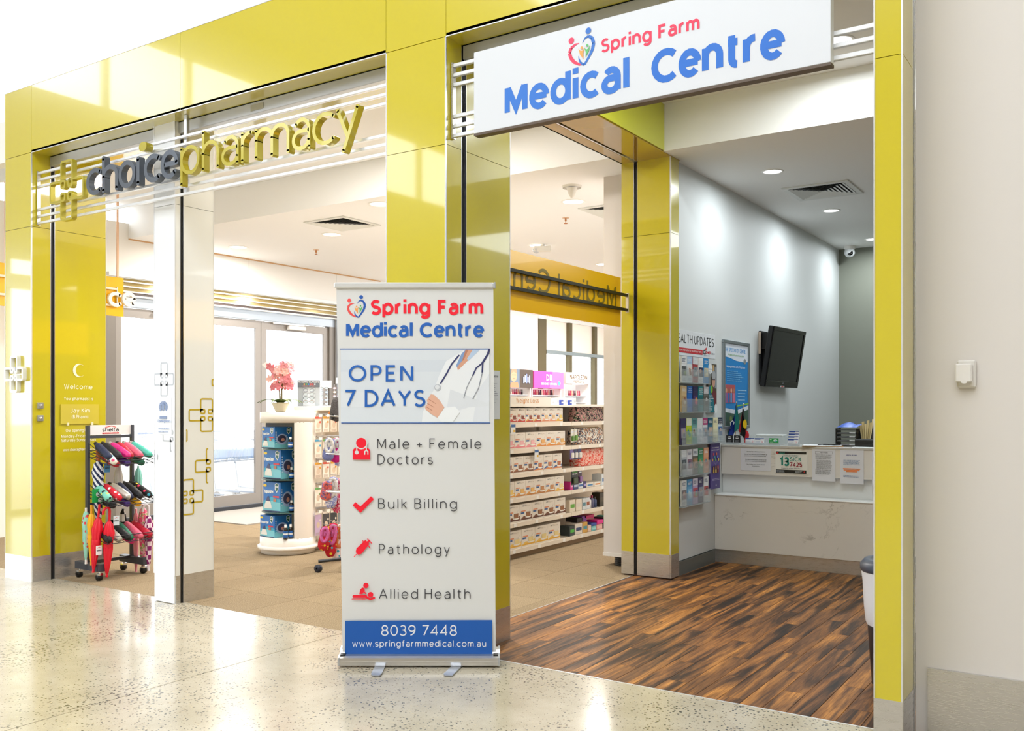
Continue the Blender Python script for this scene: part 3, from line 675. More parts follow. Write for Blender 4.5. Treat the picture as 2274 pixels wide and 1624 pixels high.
# medical centre light sign on rails
ms = thing('medical_sign', 'large white sign board with blue medical centre lettering over the doorway', 'sign', (-2, 4.04, 2.86))
for z in (3.279, 3.226, 3.173, 3.000, 2.947, 2.894):
    box('rail', -3.07, -.868, 4.035, 4.055, z - .02, z, RAIL, ms, .002)
box('end_bracket', -3.081, -3.07, 4.03, 4.06, 2.868, 3.285, STEEL, ms)
YS = 3.985
SX0, SX1 = onY(1052, 300, YS)[0], onY(1845, 140, YS)[0]; SZ0 = 2.853; SZ1 = onY(1052, 117, YS)[1]
box('sign_board', SX0, SX1, YS, 4.034, SZ0, SZ1, mat('#d2d5da', .35, emit=.04), ms, .002)
box('bottom_edge', SX0, SX1, YS + .001, 4.036, SZ0 - .012, SZ0, mat('#5b4c40', .5), ms)
A = Art((0, YS, 0), (1, 0, 0), (0, 0, 1), rough=.4)
def sy(px, py): return onY(px, py, YS)
b0 = sy(1121.5, 258.4)[1]; xa = sy(1121.5, 250)[0]; xb = sy(1397, 200)[0]
A.text('Medical', xa, b0 + .0, sy(1121.5, 190)[1] - b0, '#2f72cc', .205, xb - xa, .10, xh=.79)
b1 = sy(1740, 134)[1]; xa = sy(1448, 180)[0]; xb = sy(1741, 120)[0]
A.build('lettering', ms); A = Art((0, YS, 0), (1, 0, 0), (0, 0, 1), rough=.4); A.text('Centre', xa, b0, sy(1121.5, 190)[1] - b0, '#1c69c8', .205, xb - xa, .10, xh=.79)
xa = sy(1335, 110)[0]; xb = sy(1553.5, 70)[0]; zb = sy(1345, 116)[1]; cp = zb and (sy(1345, 87)[1] - sy(1345, 118)[1])
A.build('lettering', ms); A = Art((0, YS, 0), (1, 0, 0), (0, 0, 1), rough=.4); A.text('Spring Farm', xa, zb, cp, '#ec2c50', .18, xb - xa, .14, xh=.76)
A.build('lettering', ms); A = Art((0, YS, 0), (1, 0, 0), (0, 0, 1), rough=.4)
def logo(A, cx, cy, s, red, blue):
    # two figures whose arms make a heart, two small figures inside; s = height
    q = lambda x, y: (cx + x * s, cy + y * s)
    def cres(pts, w, col):
        A.c(col)
        for i in range(len(pts) - 1):
            (x0, y0), (x1, y1) = pts[i], pts[i + 1]; w0, w1 = w[i], w[i + 1]; dx, dy = x1 - x0, y1 - y0; l = hypot(dx, dy); nx, ny = -dy / l, dx / l
            A.poly([q(x0 + nx * w0, y0 + ny * w0), q(x0 - nx * w0, y0 - ny * w0), q(x1 - nx * w1, y1 - ny * w1), q(x1 + nx * w1, y1 + ny * w1)])
    cres([(-.08, .14), (-.2, .13), (-.33, .06), (-.38, -.06), (-.34, -.2), (-.24, -.33), (-.08, -.43), (.02, -.46)], [.005, .03, .045, .05, .05, .045, .03, .004], red)
    cres([(.02, .12), (.1, .24), (.2, .27), (.31, .2), (.36, .05), (.32, -.12), (.22, -.28), (.08, -.47), (-.03, -.4), (-.08, -.3), (-.1, -.2)], [.004, .02, .035, .045, .05, .045, .035, .03, .03, .02, .004], blue)
    A.ell(cx - .32 * s, cy + .26 * s, .085 * s, .085 * s, red); A.ell(cx + .2 * s, cy + .41 * s, .085 * s, .085 * s, blue)
    A.ell(cx - .0 * s, cy + .0 * s, .035 * s, .035 * s, '#f0a050'); A.poly([q(-.1, .0), q(-.03, -.08), (q(.03, -.08)), q(.09, -.0), q(.05, -.15), q(.06, -.32), q(-.05, -.17)], '#f0a050')
    A.ell(cx + .17 * s, cy + .03 * s, .035 * s, .035 * s, '#5cb56a'); A.poly([q(.08, -.02), q(.15, -.08), q(.19, -.07), q(.26, .02), q(.22, -.13), q(.12, -.28), q(.13, -.14)], '#5cb56a')
lx = (sy(1262, 105)[0] + sy(1323, 105)[0]) / 2; lz = (sy(1292, 63)[1] + sy(1300, 148)[1]) / 2
logo(A, lx, lz, (sy(1300, 63)[1] - sy(1300, 148)[1]) * .98, '#ee3d60', '#2f6fc4')
A.build('emblem', ms)
# ================================================================ ROLL-UP BANNER
S5 = 5.0 / F0
bc = Vector((-205 * S5 * CO - 5.0 * SI, -205 * S5 * SI + 5.0 * CO, 0))
U = Vector((CO, SI, 0)); N = Vector((SI, -CO, 0)); ZV = Vector((0, 0, 1))
bn = thing('rollup_banner', 'white roll-up banner listing clinic services, standing before the middle pillar', 'banner', tuple(bc), TH)
def bu(px, py): return ((px - 932) * S5, HC - (py - YH) * S5)
MBN = Matrix.Translation(bc) @ Matrix.Rotation(TH, 4, 'Z')   # local x = U, local -y = towards the viewer
fab = MB(); fab.M = MBN; fab.mt(mat('#dadad9', .45))
q = [bu(747, 636), bu(1095.5, 636), bu(1101, 1462), bu(761, 1462)]
n = 24
for s in (0, 1):
    vs = []; 
    for i in range(n + 1):
        tt = i / n; l = (q[0][0] + (q[3][0] - q[0][0]) * tt, q[0][1] + (q[3][1] - q[0][1]) * tt); r = (q[1][0] + (q[2][0] - q[1][0]) * tt, q[1][1] + (q[2][1] - q[1][1]) * tt)
        vs += [(l[0], s * .003, l[1]), (r[0], s * .003, r[1])]
    fab.add(vs, [(2 * i, 2 * i + 1, 2 * i + 3, 2 * i + 2) for i in range(n)])
fab.build('printed_fabric', None, bn)
m = MB(); m.M = MBN; a, b = bu(742, 630)[0], bu(1099, 630)[0]; m.box(a, b - .006, -.016, .016, bu(0, 640)[1], bu(0, 628)[1], .006); m.build('top_rail', mat('#e6e8ea', .3, .5), bn)
m = MB(); m.M = MBN; m.box(b - .007, b + .004, -.02, .02, bu(0, 641)[1], bu(0, 627.5)[1], .003); m.build('end_cap', mat('#c9cdd2', .3, .5), bn)
a, b = (753 - 932) * S5 * .99, (1112 - 932) * S5 * .99
prof = [(-.062, .012), (-.066, .03), (-.062, .052), (-.045, .059), (-.004, .061), (.006, .08), (.03, .09), (.055, .08), (.065, .05), (.062, .012)]
BAL = mat('#c9c6c2', .28, .85)
m = MB(); m.M = MBN; m.prism(prof, a + .01, b - .01, 'x'); m.box(a + .01, b - .01, -.068, -.06, .032, .035); m.build('cassette', BAL, bn)
for e in (a, b - .01):
    m = MB(); m.M = MBN; m.prism([(y * 1.05, z * 1.06 - .001) for y, z in prof], e, e + .01, 'x'); m.build('end_cap', mat('#b9bcc0', .3, .6), bn)
for x in (a + .01, b - .035): 
    m = MB(); m.M = MBN; m.box(x, x + .025, -.045, -.012, .058, .066); m.build('slot_insert', BLACK, bn)
for tx, bx in ((846, 837), (1018, 998)):
    p = [floor_at(tx - 11, 1479), floor_at(tx + 11, 1479), floor_at(bx + 11, 1499), floor_at(bx + 6, 1504), floor_at(bx - 10, 1504), floor_at(bx - 13, 1500)]
    MB().prism(p, .003, .009).build('foot', mat('#c6ccd6', .3, .7), bn)
A = Art(tuple(bc + N * .0005), U, ZV, .0004, .00015, .45)
def T(s, p0, p1, base, top, col, w, **k):
    u0, v0 = bu(p0, base); u1 = bu(p1, base)[0]; cap = (base - top) * S5; A.text(s, u0, v0, cap, col, w, u1 - u0, **k)
def PP(pts, col=None): A.poly([bu(*p) for p in pts], col)
def RR(x0, y0, x1, y1, col=None): PP([(x0, y1), (x1, y1), (x1, y0), (x0, y0)], col)
def EL(x, y, r, col=None, r2=None): u, v = bu(x, y); A.ell(u, v, r * S5, (r2 or r) * S5, col, 20)
def LN(pts, w, col=None, rc=1): A.line([bu(*p) for p in pts], w * S5, col, rc)
logo(A, *bu(792, 681), 51 * S5, '#f1504e', '#1c57b0')
A = cont(A, 'emblem', bn)
T('Spring Farm', 823, 1073, 700, 666, '#f00f2e', .2, sp=.12, xh=.76); A = cont(A, 'lettering', bn)
T('Medical Centre', 769, 1074.5, 750, 716.5, '#1f60b8', .2, sp=.1, xh=.78)
A = cont(A, 'lettering', bn)
RR(757, 776, 1087, 939, '#d9dfe6'); RR(757, 800, 1000, 826, '#d3dae3'); RR(757, 870, 990, 905, '#dde2e8')
RR(755, 774.5, 1088, 776.5, '#1f55a5'); RR(758, 938.5, 1089, 940.5, '#1f55a5')
PP([(1033, 777), (991, 802), (976, 832), (966, 859), (957, 880), (939, 915), (937, 938), (1087, 938), (1087, 777)], '#e9ecf0')
PP([(1087, 777), (1087, 830), (1060, 870), (1050, 938), (1087, 938)], '#dfe3ea'); PP([(1000, 865), (1040, 880), (1080, 895), (1087, 890), (1087, 902), (1040, 905), (990, 920)], '#dde1e7')
PP([(1034, 777), (1057, 777), (1038, 802), (1017, 823), (1014, 812), (1028, 795)], '#d6a084'); PP([(1034, 777), (1040, 777), (1030, 800), (1020, 806)], '#b97f66')
PP([(1025, 786), (1034, 777), (1026, 802), (1015, 816), (1013, 812)], '#7f9cc9'); PP([(1050, 777), (1066, 777), (1040, 802), (1037, 797)], '#b6cbe4')
LN([(1019, 790), (1003, 809), (992, 830), (979, 851)], 3.6, '#343968'); EL(972, 861, 7.5, '#b9bec6'); EL(971, 860, 5, '#dfe2e6')
LN([(1086, 777), (1084, 786), (1071, 807)], 4.6, '#343968'); LN([(1071, 807), (1058, 817), (1050, 834)], 3.2, '#343968'); LN([(1072, 807), (1071, 827)], 3.6, '#343968')
LN([(1049, 835), (1036, 862), (1030, 884)], 1.6, '#8d919c'); LN([(1071, 828), (1063, 862), (1050, 886)], 1.8, '#8d919c')
PP([(957, 876), (964, 877), (976, 889), (987, 905), (972, 928), (958, 920), (945, 909), (944, 904), (950, 896), (948, 889)], '#e2b199')
for p in ([(952, 887), (968, 897)], [(949, 896), (964, 905)], [(947, 904), (960, 912)]): LN(p, 1.3, '#b98069')
PP([(972, 928), (987, 906), (1010, 903), (1022, 915), (1005, 938), (980, 938)], '#eef1f4')
A = cont(A, 'photo_print', bn)
T('OPEN', 775, 918, 848, 811, '#2363b8', .145, sp=.26); A = cont(A, 'lettering', bn); T('7 DAYS', 765, 945, 904, 866, '#1b5fb4', .145, sp=.14)
A = cont(A, 'lettering', bn)
K = '#35343a'
T('Male + Female', 838, 1069, 997, 974, K, .085, sp=.3); A = cont(A, 'lettering', bn); T('Doctors', 839, 961, 1032, 1009, K, .085, sp=.3); A = cont(A, 'lettering', bn)
T('Bulk Billing', 840, 1015, 1130, 1107, K, .085, sp=.3); A = cont(A, 'lettering', bn); T('Pathology', 842, 999, 1231, 1208, K, .085, sp=.3); A = cont(A, 'lettering', bn); T('Allied Health', 842, 1045, 1330, 1307, K, .085, sp=.3); A = cont(A, 'lettering', bn)
R_ = '#f3082d'; W_ = '#dadad9'
PP([(783.8, 1021), (822.4, 1021), (822.4, 1001), (820, 997), (814, 994), (791, 994), (786, 997), (783.8, 1001)], R_); EL(802.7, 984, 14.2, W_); EL(802.7, 984, 11.6, R_)
LN([(792.7, 992), (792.7, 1001)], 2.6, W_, 0); EL(792.7, 1005, 4.4, W_); LN([(814, 992), (814, 1000), (810.5, 1003), (810.5, 1009)], 2.4, W_); LN([(814, 1000), (817.6, 1003), (817.6, 1009)], 2.4, W_)
A = cont(A, 'icon', bn)
PP([(783.5, 1122), (790, 1115.2), (801, 1124.8), (824.3, 1102.2), (831, 1108.5), (801.2, 1139)], R_)
A = cont(A, 'icon', bn)
PP([(792, 1218), (812, 1199), (821, 1208), (803, 1230), (796, 1232), (790.5, 1226)], R_); LN([(787, 1236), (796, 1227)], 1.6, R_); LN([(817, 1197), (826, 1206.5)], 2, R_); LN([(815, 1206), (822, 1200)], 5, R_, 0); LN([(806, 1201), (812, 1207)], 2, R_); LN([(818, 1211), (822.5, 1217)], 2, R_)
A = cont(A, 'icon', bn)
EL(813.3, 1300, 6, R_); EL(823.7, 1320.3, 6, R_); LN([(786.5, 1324), (813, 1324)], 6.4, R_); LN([(782.5, 1329.7), (812, 1329.7)], 2.6, R_); LN([(813, 1325), (823, 1330.5), (831.5, 1327.5)], 4.6, R_)
PP([(798.5, 1319), (800.5, 1309), (805, 1304.5), (809.5, 1305.5), (811, 1311), (805.5, 1319)], R_); LN([(805, 1310), (813, 1317.5)], 2.6, R_)
A = cont(A, 'icon', bn)
PP([(767, 1453.5), (1093.5, 1452.5), (1093, 1376.5), (767, 1378)], '#0f58ae')
A = cont(A, 'phone_panel', bn); T('8039 7448', 847, 1015, 1411.5, 1387.5, '#e2e5ea', .11, sp=.16); A = cont(A, 'lettering', bn); T('www.springfarmmedical.com.au', 783, 1079.5, 1436, 1421, '#dfe3ea', .12, sp=.22)
A.build('lettering', bn)
# ================================================================ PILLAR DETAILS
# white linked cross on the left pillar front, key switches and text on its side
cr = thing('cross_emblem', 'white raised linked cross on the front of the far yellow pillar', 'emblem', (-7.45, YF, 1.6))
xc, z1 = onY(9, 791, YF - .03); x1, z0 = onY(51, 872, YF - .03); 
S = [[((xc + x1) / 2 + a * (x1 - xc - .02), (z0 + z1) / 2 + b * (z1 - z0 - .02)) for a, b in q] for q in crossmark(None)]
m = MB(); extrude_strokes(m, S, .019, (0, YF - .03, 0), (1, 0, 0), (0, 0, 1), -.03, 0, 1); m.build('emblem_body', mat('#f4f4f2', .3), cr)
for i, (px, py) in enumerate(((88, 901), (88, 929))):
    y, z = onX(px, py, -7.235); t = thing('key_switch', ['upper', 'lower'][i] + ' small square steel key switch on the far yellow pillar', 'switch', (-7.235, y, z), 0, 'key switches on the yellow pillar')
    box('plate', -7.235, -7.217, y - .024, y + .024, z - .024, z + .024, mat('#b9bbbd', .3, .7), t, .003); m = MB(); m.lathe((0, 0, 0), [(.011, 0), (.012, .006), (.001, .008)], 14)
    m = MB(); m.M = Matrix.Translation((-7.217, y, z)) @ Matrix.Rotation(pi / 2, 4, 'Y'); m.lathe((0, 0, 0), [(.012, 0), (.011, .006), (.001, .007)], 14); m.build('key_barrel', STEEL, t)
A = Art((-7.235, 0, 0), (0, 1, 0), (0, 0, 1), .001, .0003, .4); CR = '#f6efcf'
def xt(s, p0, p1, base, top, w=.13, col=CR, **k):
    u0, v0 = onX(p0, base, -7.235); u1, _ = onX(p1, base, -7.235); A.text(s, u0, v0, (onX((p0 + p1) / 2, top, -7.235)[1] - onX((p0 + p1) / 2, base, -7.235)[1]), col, w, u1 - u0, **k)
xt('Welcome', 142, 205, 864, 853); A = cont(A, 'lettering', pA); xt('Your pharmacist is', 142, 206, 889, 882); A = cont(A, 'lettering', pA); xt('Our opening hours', 146, 205, 960, 953); A = cont(A, 'lettering', pA)
xt('Monday-Friday   8am', 136, 212, 973, 966); A = cont(A, 'lettering', pA); xt('Saturday-Sunday   8am', 136, 212, 982, 975); A = cont(A, 'lettering', pA); xt('www.choicepharmacy.com.au', 140, 222, 1003, 996)
A = cont(A, 'lettering', pA); u, v = onX(175, 823, -7.235); A.c(CR)
for i in range(14):
    a0, a1 = radians(50 + i * 18.5), radians(50 + (i + 1) * 18.5); f = lambda a: (u + .085 * .62 * cos(a), v + .056 * sin(a)); k = lambda a: (u + .016 + .072 * .62 * cos(a), v + .050 * sin(a))
    A.poly([f(a0), k(a0), k(a1), f(a1)])
A.build('lettering', pA)
np_ = thing('name_plate', 'clear acrylic name plate with white lettering on the yellow pillar side', 'sign', (-7.225, 4.45, 1.35))
(y0, zz1), (y1, zz0) = onX(135, 898, -7.225), onX(219, 941, -7.225); box('plate', -7.231, -7.225, y0, y1, zz0, zz1, mat('#d2bf4a', .05, 0, 1), np_)
A = Art((-7.225, 0, 0), (0, 1, 0), (0, 0, 1), .001, .0003); xt('Jay Kim', 155, 198, 917, 907); A = cont(A, 'lettering', np_); xt('(B.Pharm)', 158, 194, 930, 922, .14); A.build('lettering', np_)
for y in (y0 + .06, y1 - .06): box('clip', -7.231, -7.219, y - .008, y + .008, zz0 - .012, zz0 + .012, mat('#e8e2c0', .3), np_)
# printed linked crosses on the white pillar
A = Art((0, 4.11, 0), (1, 0, 0), (0, 0, 1), .001, .0003, .3)
def crossp(A, f, l, t_, r, b, w, col, clip=None):
    (a0, c1), (a1, c0) = f(l, t_), f(r, b); A.c(col)
    for q in crossmark(None):
        q = [((a0 + a1) / 2 + x * (a1 - a0), (c0 + c1) / 2 + y * (c1 - c0)) for x, y in q]
        if clip:
            seg = []
            for p in q:
                if clip[0] <= p[0] <= clip[1]: seg.append(p)
                else:
                    if len(seg) > 1: extrude_strokes(A.mb, [seg], w, A.O, A.U, A.V, A.d, None)
                    seg = []
            if len(seg) > 1: extrude_strokes(A.mb, [seg], w, A.O, A.U, A.V, A.d, None)
        else: extrude_strokes(A.mb, [q], w, A.O, A.U, A.V, A.d, None)
fW = lambda x, y: onY(x, y, 4.11); sW = lambda x, y: onX(x, y, -5.59)
crossp(A, fW, 344, 807, 385, 879, .012, '#b0b4ba'); crossp(A, fW, 362, 933, 412, 1004, .011, '#b0b4ba', (-5.83, -5.595)); crossp(A, fW, 330, 1000, 350, 1030, .011, '#b0b4ba', (-5.828, -5.6))
A.build('printed_emblem', pW)
A = Art((-5.59, 0, 0), (0, 1, 0), (0, 0, 1), .001, .0003, .3)
for l, t_, r, b in ((420, 886, 496, 957), (434, 998, 506, 1069), (386, 1068, 450, 1139), (372, 932, 415, 1004), (471, 830, 520, 870)): crossp(A, sW, l, t_, r, b, .011, '#c2a82e', (4.181, 4.44))
A.build('printed_emblem', pW)
pp = thing('opening_hours_notice', 'pale notice with blue emblem taped on the white pillar front', 'notice', (-5.72, 4.108, 1.35))
(a, z1), (b, z0) = fW(349, 884), fW(382, 966); box('sheet', a, b, 4.1075, 4.109, z0, z1, mat('#eef2f7', .4), pp)
A = Art((0, 4.1075, 0), (1, 0, 0), (0, 0, 1), .0004, .0003); u, v = fW(364, 904)
for k in range(14):
    an = radians(-40 + k * 20); A.line([(u + .02 * cos(an), v + .018 * sin(an)), (u + .05 * cos(an), v + .042 * sin(an))], .011, '#7f92b8')
A.ell(u, v, .012, .03, '#7f92b8'); A.rect(u - .04, v - .085, u + .04, v - .065, '#7f92b8'); w0 = fW(352, 938)[0]; A.text('Opening hours', w0, fW(352, 938)[1], .02, '#5a78b0', .16, fW(381, 938)[0] - w0)
A.lines(w0 + .01, fW(379, 950)[0], fW(352, 962)[1], fW(352, 948)[1], 2, '#a7b4d0'); A.build('print', pp)
# paper on the middle pillar side
pp = thing('timetable_notice', 'paper timetable taped to the yellow pillar just behind the banner edge', 'notice', (-3.083, 4.45, 1.5))
(y0, z1), (y1, z0) = onX(1072, 822, -3.083), onX(1110, 931, -3.083); box('sheet', -3.0845, -3.083, y0, y1, z0, z1, mat('#dfe3e8', .5), pp)
A = Art((-3.083, 0, 0), (0, 1, 0), (0, 0, 1), .0004, .0003); A.text('Medical Centre', y0 + .02, z1 - .04, .016, '#50545c', .16, y1 - y0 - .04); A.lines(y0 + .02, y1 - .02, z0 + .08, z1 - .07, 12, '#8a90a0', .3, .3, 4); A.build('print', pp)
# switch on the beige wall
t = thing('wall_switch', 'cream weatherproof switch with flip cover on the beige wall', 'switch', (-.55, 4.25, 1.53))
(a, z1), (b, z0) = onY(2124.5, 800, 4.225), onY(2167, 861, 4.235)
box('back_plate', a, b, 4.232, 4.252, z0, z1, mat('#dcd8d2', .4), t, .006)
box('flip_cover', a - .004, b - .012, 4.205, 4.232, z0 + .022, z1 - .016, mat('#e3dfda', .35), t, .005)
MB().prism([((a + b) / 2 - .005 + .012 * cos(q * pi / 8), z0 + .024 + .008 * sin(q * pi / 8)) for q in range(16)], 4.201, 4.206, 'y').build('latch', mat('#e3dfda', .35), t)
# litter bin behind the right pillar
t = thing('litter_bin', 'black litter bin with white liner just inside the right doorway pillar', 'bin', (-.95, 5.0, 0))
c0 = (-.945, 4.93, 0)
MB().lathe(c0, [(.001, .004), (.13, .004), (.15, .3), (.165, .56), (.15, .56)], 24).build('body', mat('#22242c', .4), t)
MB().lathe(c0, [(.151, .30), (.158, .32), (.166, .40), (.172, .52), (.178, .57)], 36, fold=9, fa=.015).build('liner', mat('#d9dce4', .35), t)
MB().lathe(c0, [(.18, .57), (.186, .58), (.186, .605), (.165, .63), (.12, .635), (.12, .60)], 24).build('rim_lid', mat('#3a4354', .35), t)
# ================================================================ PHARMACY: EXTERIOR DOORS
GREYF = mat('#77716b', .4, .4); DGREY = mat('#3f4147', .4, .4)
XD = -10.06
dr = struct_root('door_1')
yA, yB = 6.46, 10.1; ym0, ym1 = onX(578, 720, -10.0)[0], onX(590, 720, -10.0)[0]
box('head_frame', XD - .05, XD + .05, yA - .1, yB + .1, 2.60, 2.72, mat('#9aa1a9', .35, .6), dr)
for a, b, nm in ((yA - .1, yA + .08, 'jamb'), (yB - .02, yB + .1, 'jamb')): box(nm, XD - .05, XD + .05, a, b, 0, 2.60, GREYF, dr)
box('sill', XD - .05, XD + .05, yA, yB, 0, .05, DGREY, dr)
mid = (ym0 + ym1) / 2
for a, b in ((yA + .08, mid - .006), (mid + .006, yB - .02)):
    m = MB(); m.box(XD - .02, XD + .02, a, a + .09, .055, 2.59); m.box(XD - .02, XD + .02, b - .09, b, .055, 2.59); m.box(XD - .02, XD + .02, a + .09, b - .09, 2.48, 2.59); m.box(XD - .02, XD + .02, a + .09, b - .09, .055, .2)
    l = m.build('door_leaf', mat('#8d8782', .4, .3), dr); box('pane', XD - .006, XD + .006, a + .09, b - .09, .2, 2.48, GLASS, l)
for a in (7.35, 9.25):
    c = box('door_closer', XD + .02, XD + .09, a, a + .32, 2.50, 2.56, mat('#d6d3cf', .4, .3), dr, .006); box('closer_arm', XD + .05, XD + .07, a - .28, a + .3, 2.565, 2.585, mat('#d6d3cf', .4, .3), dr)
sg = thing('transom_screen', 'bronze glass strip with white rails above the exterior glass doors', 'screen', (-9.98, 8.3, 2.7))
box('glass_strip', -9.995, -9.985, yA - .1, yB + .12, 2.76, 2.935, mat('#a08f5e', .1, .3), sg)
for z in (2.905, 2.845, 2.785, 2.735): box('rail', -9.985, -9.965, yA - .1, yB + .1, z - .016, z, mat('#efe6df', .4), sg)
box('shutter_bar', -9.99, -9.972, yA - .1, yB + .12, 2.742, 2.768, mat('#4b3f3c', .5), sg)
box('end_post', -9.995, -9.96, yB + .1, yB + .17, .0, 2.94, mat('#b9bfca', .3, .6), sg)
# entrance mat inside the doors
mt_ = struct('floor_mat', MB().box(-9.95, -8.6, 7.3, 10.0, .0005, .012), mat('#a7a29c', .9)); mt_['kind'] = 'thing'; tag(mt_, 'pale ribbed entrance mat inside the exterior glass doors', 'mat'); mt_.name = 'entrance_mat'
# trolleys outside the doors
def trolley(x, y, lb, rz):
    t = thing('shopping_trolley', lb, 'trolley', (0, 0, 0), 0, 'trolleys parked outside the glass doors')
    W_ = mat('#a9b6c9', .4, .3)
    for i, (h0, h1) in enumerate(((.55, .95),)):
        m = MB(); P = [(-.42, -.25, .55), (.42, -.18, .62), (.42, .18, .62), (-.42, .25, .55)]; Q = [(-.5, -.28, .98), (.5, -.2, .9), (.5, .2, .9), (-.5, .28, .98)]
        for a, b in zip(P, P[1:] + P[:1]): m.tube([a, b], .008, 5)
        for a, b in zip(Q, Q[1:] + Q[:1]): m.tube([a, b], .009, 5)
        for k in range(4):
            for j in range(5):
                tt = j / 5; a = [P[k][q] * (1 - tt) + P[(k + 1) % 4][q] * tt for q in range(3)]; b = [Q[k][q] * (1 - tt) + Q[(k + 1) % 4][q] * tt for q in range(3)]; m.tube([a, b], .005, 4)
        for j in range(1, 5):
            tt = j / 5; m.tube([[P[0][q] * (1 - tt) + P[1][q] * tt for q in range(3)], [P[3][q] * (1 - tt) + P[2][q] * tt for q in range(3)]], .005, 4)
        m.build('basket', W_, t)
    m = MB()
    for s in (-1, 1): m.tube([(-.48, .25 * s, .98), (-.36, .25 * s, .5), (-.3, .25 * s, .16), (.4, .2 * s, .13)], .012, 6)
    m.build('frame', W_, t); m = MB(); m.tube([(-.54, -.26, 1.02), (-.54, .26, 1.02)], .016, 8); m.build('handle', mat('#2f6bc0', .4), t)
    MB().box(-.3, .2, -.2, .2, .62, .78).build('crate', mat('#8fb0de', .5), t)
    for a in (-.3, .4):
        for s in (-.22, .2):
            m = MB(); m.M = Matrix.Translation((a, s, .06)) @ Matrix.Rotation(pi / 2, 4, 'X'); m.lathe((0, 0, 0), [(.02, -.015), (.06, -.015), (.06, .015), (.02, .015)], 12); m.build('wheel', mat('#777a80', .6), t)
    t.location = (x, y, 0); t.rotation_euler = (0, 0, rz); return t
t0 = trolley(-11.0, 8.2, 'shopping trolley outside the glass doors, nearest the white pillar', .2)
for (x, y, rz, lb) in ((-11.2, 8.8, .3, 'shopping trolley outside the glass doors, middle of three'), (-11.1, 9.35, .15, 'shopping trolley outside the glass doors, nearest the display column')): dup(t0, (x, y, 0), rz, lb)
# hanging yellow sign panels inside the pharmacy
def hung(name_lb, X, y0, y1, z0, z1, txt, railm, txtm, zr, mirror, w=.14, ex=-.1):
    t = thing('hanging_sign', name_lb, 'sign', (X, (y0 + y1) / 2, z0))
    box('panel', X - .02, X, y0, y1, z0, z1, mat('#ffc414', .2, 0, .3), t)
    for z in zr: box('rail', X + .01, X + .03, y0 + .0, y1 + ex, z - .011, z + .011, railm, t)
    box('end_bracket', X + .008, X + .032, y1 + ex, y1 + ex + .012, zr[1] - .02, zr[0] + .02, mat('#d9d2c4', .4, .3), t)
    return t
hy = hung('yellow sign panel with two dark rails hung across the side opening', -3.45, 4.7, 6.80, 2.05, 2.455, '', mat('#25230f', .5), None, (2.315, 2.195), True, ex=.075)
A = Art((-3.45, 0, 0), (0, 1, 0), (0, 0, 1), .0015, .0004, .4); A.text('Medical Centre', 4.80, 2.20, .18, '#8a7410', .13, 1.92, .2, mirror=True); A.build('lettering', hy)

hc = hung('orange yellow hanging panel with white letters c and e, beside the far yellow pillar', -9.12, 4.6, 6.05, 2.38, 2.80, '', mat('#f6e6d2', .4), None, (2.67, 2.49), False)
yc0, zc0 = onX(236, 680, -9.08); 
for ch, a, b in (('c', 240, 268), ('e', 271, 300)):
    y0_, z_ = onX(a, 680, -9.07); y1_, _ = onX(b, 680, -9.07); st, ww, _ = text_strokes(ch, y0_, z_, .215, .17, y1_ - y0_); m = MB(); extrude_strokes(m, st, ww, (-9.06, 0, 0), (0, 1, 0), (0, 0, 1), -.03, 0, 1); m.build('letter', mat('#fbf8f2', .3), hc)
for k in (4.75, 5.95): box('suspension_rod', -9.1, -9.085, k, k + .02, 2.80, 3.79, mat('#e3b99a', .4, .3), hc)
# ================================================================ BOW-FRONT DISPLAY COLUMN
CV = (-6.72, 6.21); RV = .262
vs_ = thing('display_column', 'white bow-fronted display column with blue boxes on glass shelves', 'display', (CV[0], CV[1], 0))
VW = mat('#f1ece6', .35)
m = MB(); m.lathe((*CV, 0), [(.001, .004), (RV - .01, .004), (RV - .01, .05)], 40); m.lathe((*CV, 0), [(RV + .02, .05), (RV + .022, .055), (RV + .022, .075), (RV, .08)], 40); m.build('plinth', VW, vs_)
MB().lathe((*CV, 0), [(RV, .078), (RV, .155), (.001, .155)], 40).build('lower_drum', VW, vs_)
MB().lathe((*CV, 0), [(.001, 1.245), (RV, 1.245), (RV, 1.345), (.001, 1.345)], 40).build('upper_drum', VW, vs_)
a0, a1 = -30, 195
m = MB(); m.lathe((*CV, 0), [(RV, .15), (RV, 1.25)], 30, radians(a1 - a0), radians(a0)); m.lathe((*CV, 0), [(RV - .014, .15), (RV - .014, 1.25)], 30, radians(a1 - a0), radians(a0))
for a in (a0, a1):
    c, s = cos(radians(a)), sin(radians(a)); m.add([(CV[0] + c * RV, CV[1] + s * RV, .15), (CV[0] + c * (RV - .014), CV[1] + s * (RV - .014), .15), (CV[0] + c * (RV - .014), CV[1] + s * (RV - .014), 1.25), (CV[0] + c * RV, CV[1] + s * RV, 1.25)], [(0, 1, 2, 3)])
m.build('curved_shell', VW, vs_)
for z in (.398, .71, 1.0): MB().lathe((*CV, z), [(.001, -.008), (RV - .016, -.008), (RV - .016, 0), (.001, 0)], 32, smooth=False).build('glass_shelf', mat('#7fa79b', .05, 0, 0, 0, .6, .75), vs_)
BOXB, BOXT = '#1b62b8', '#2f9bb8'
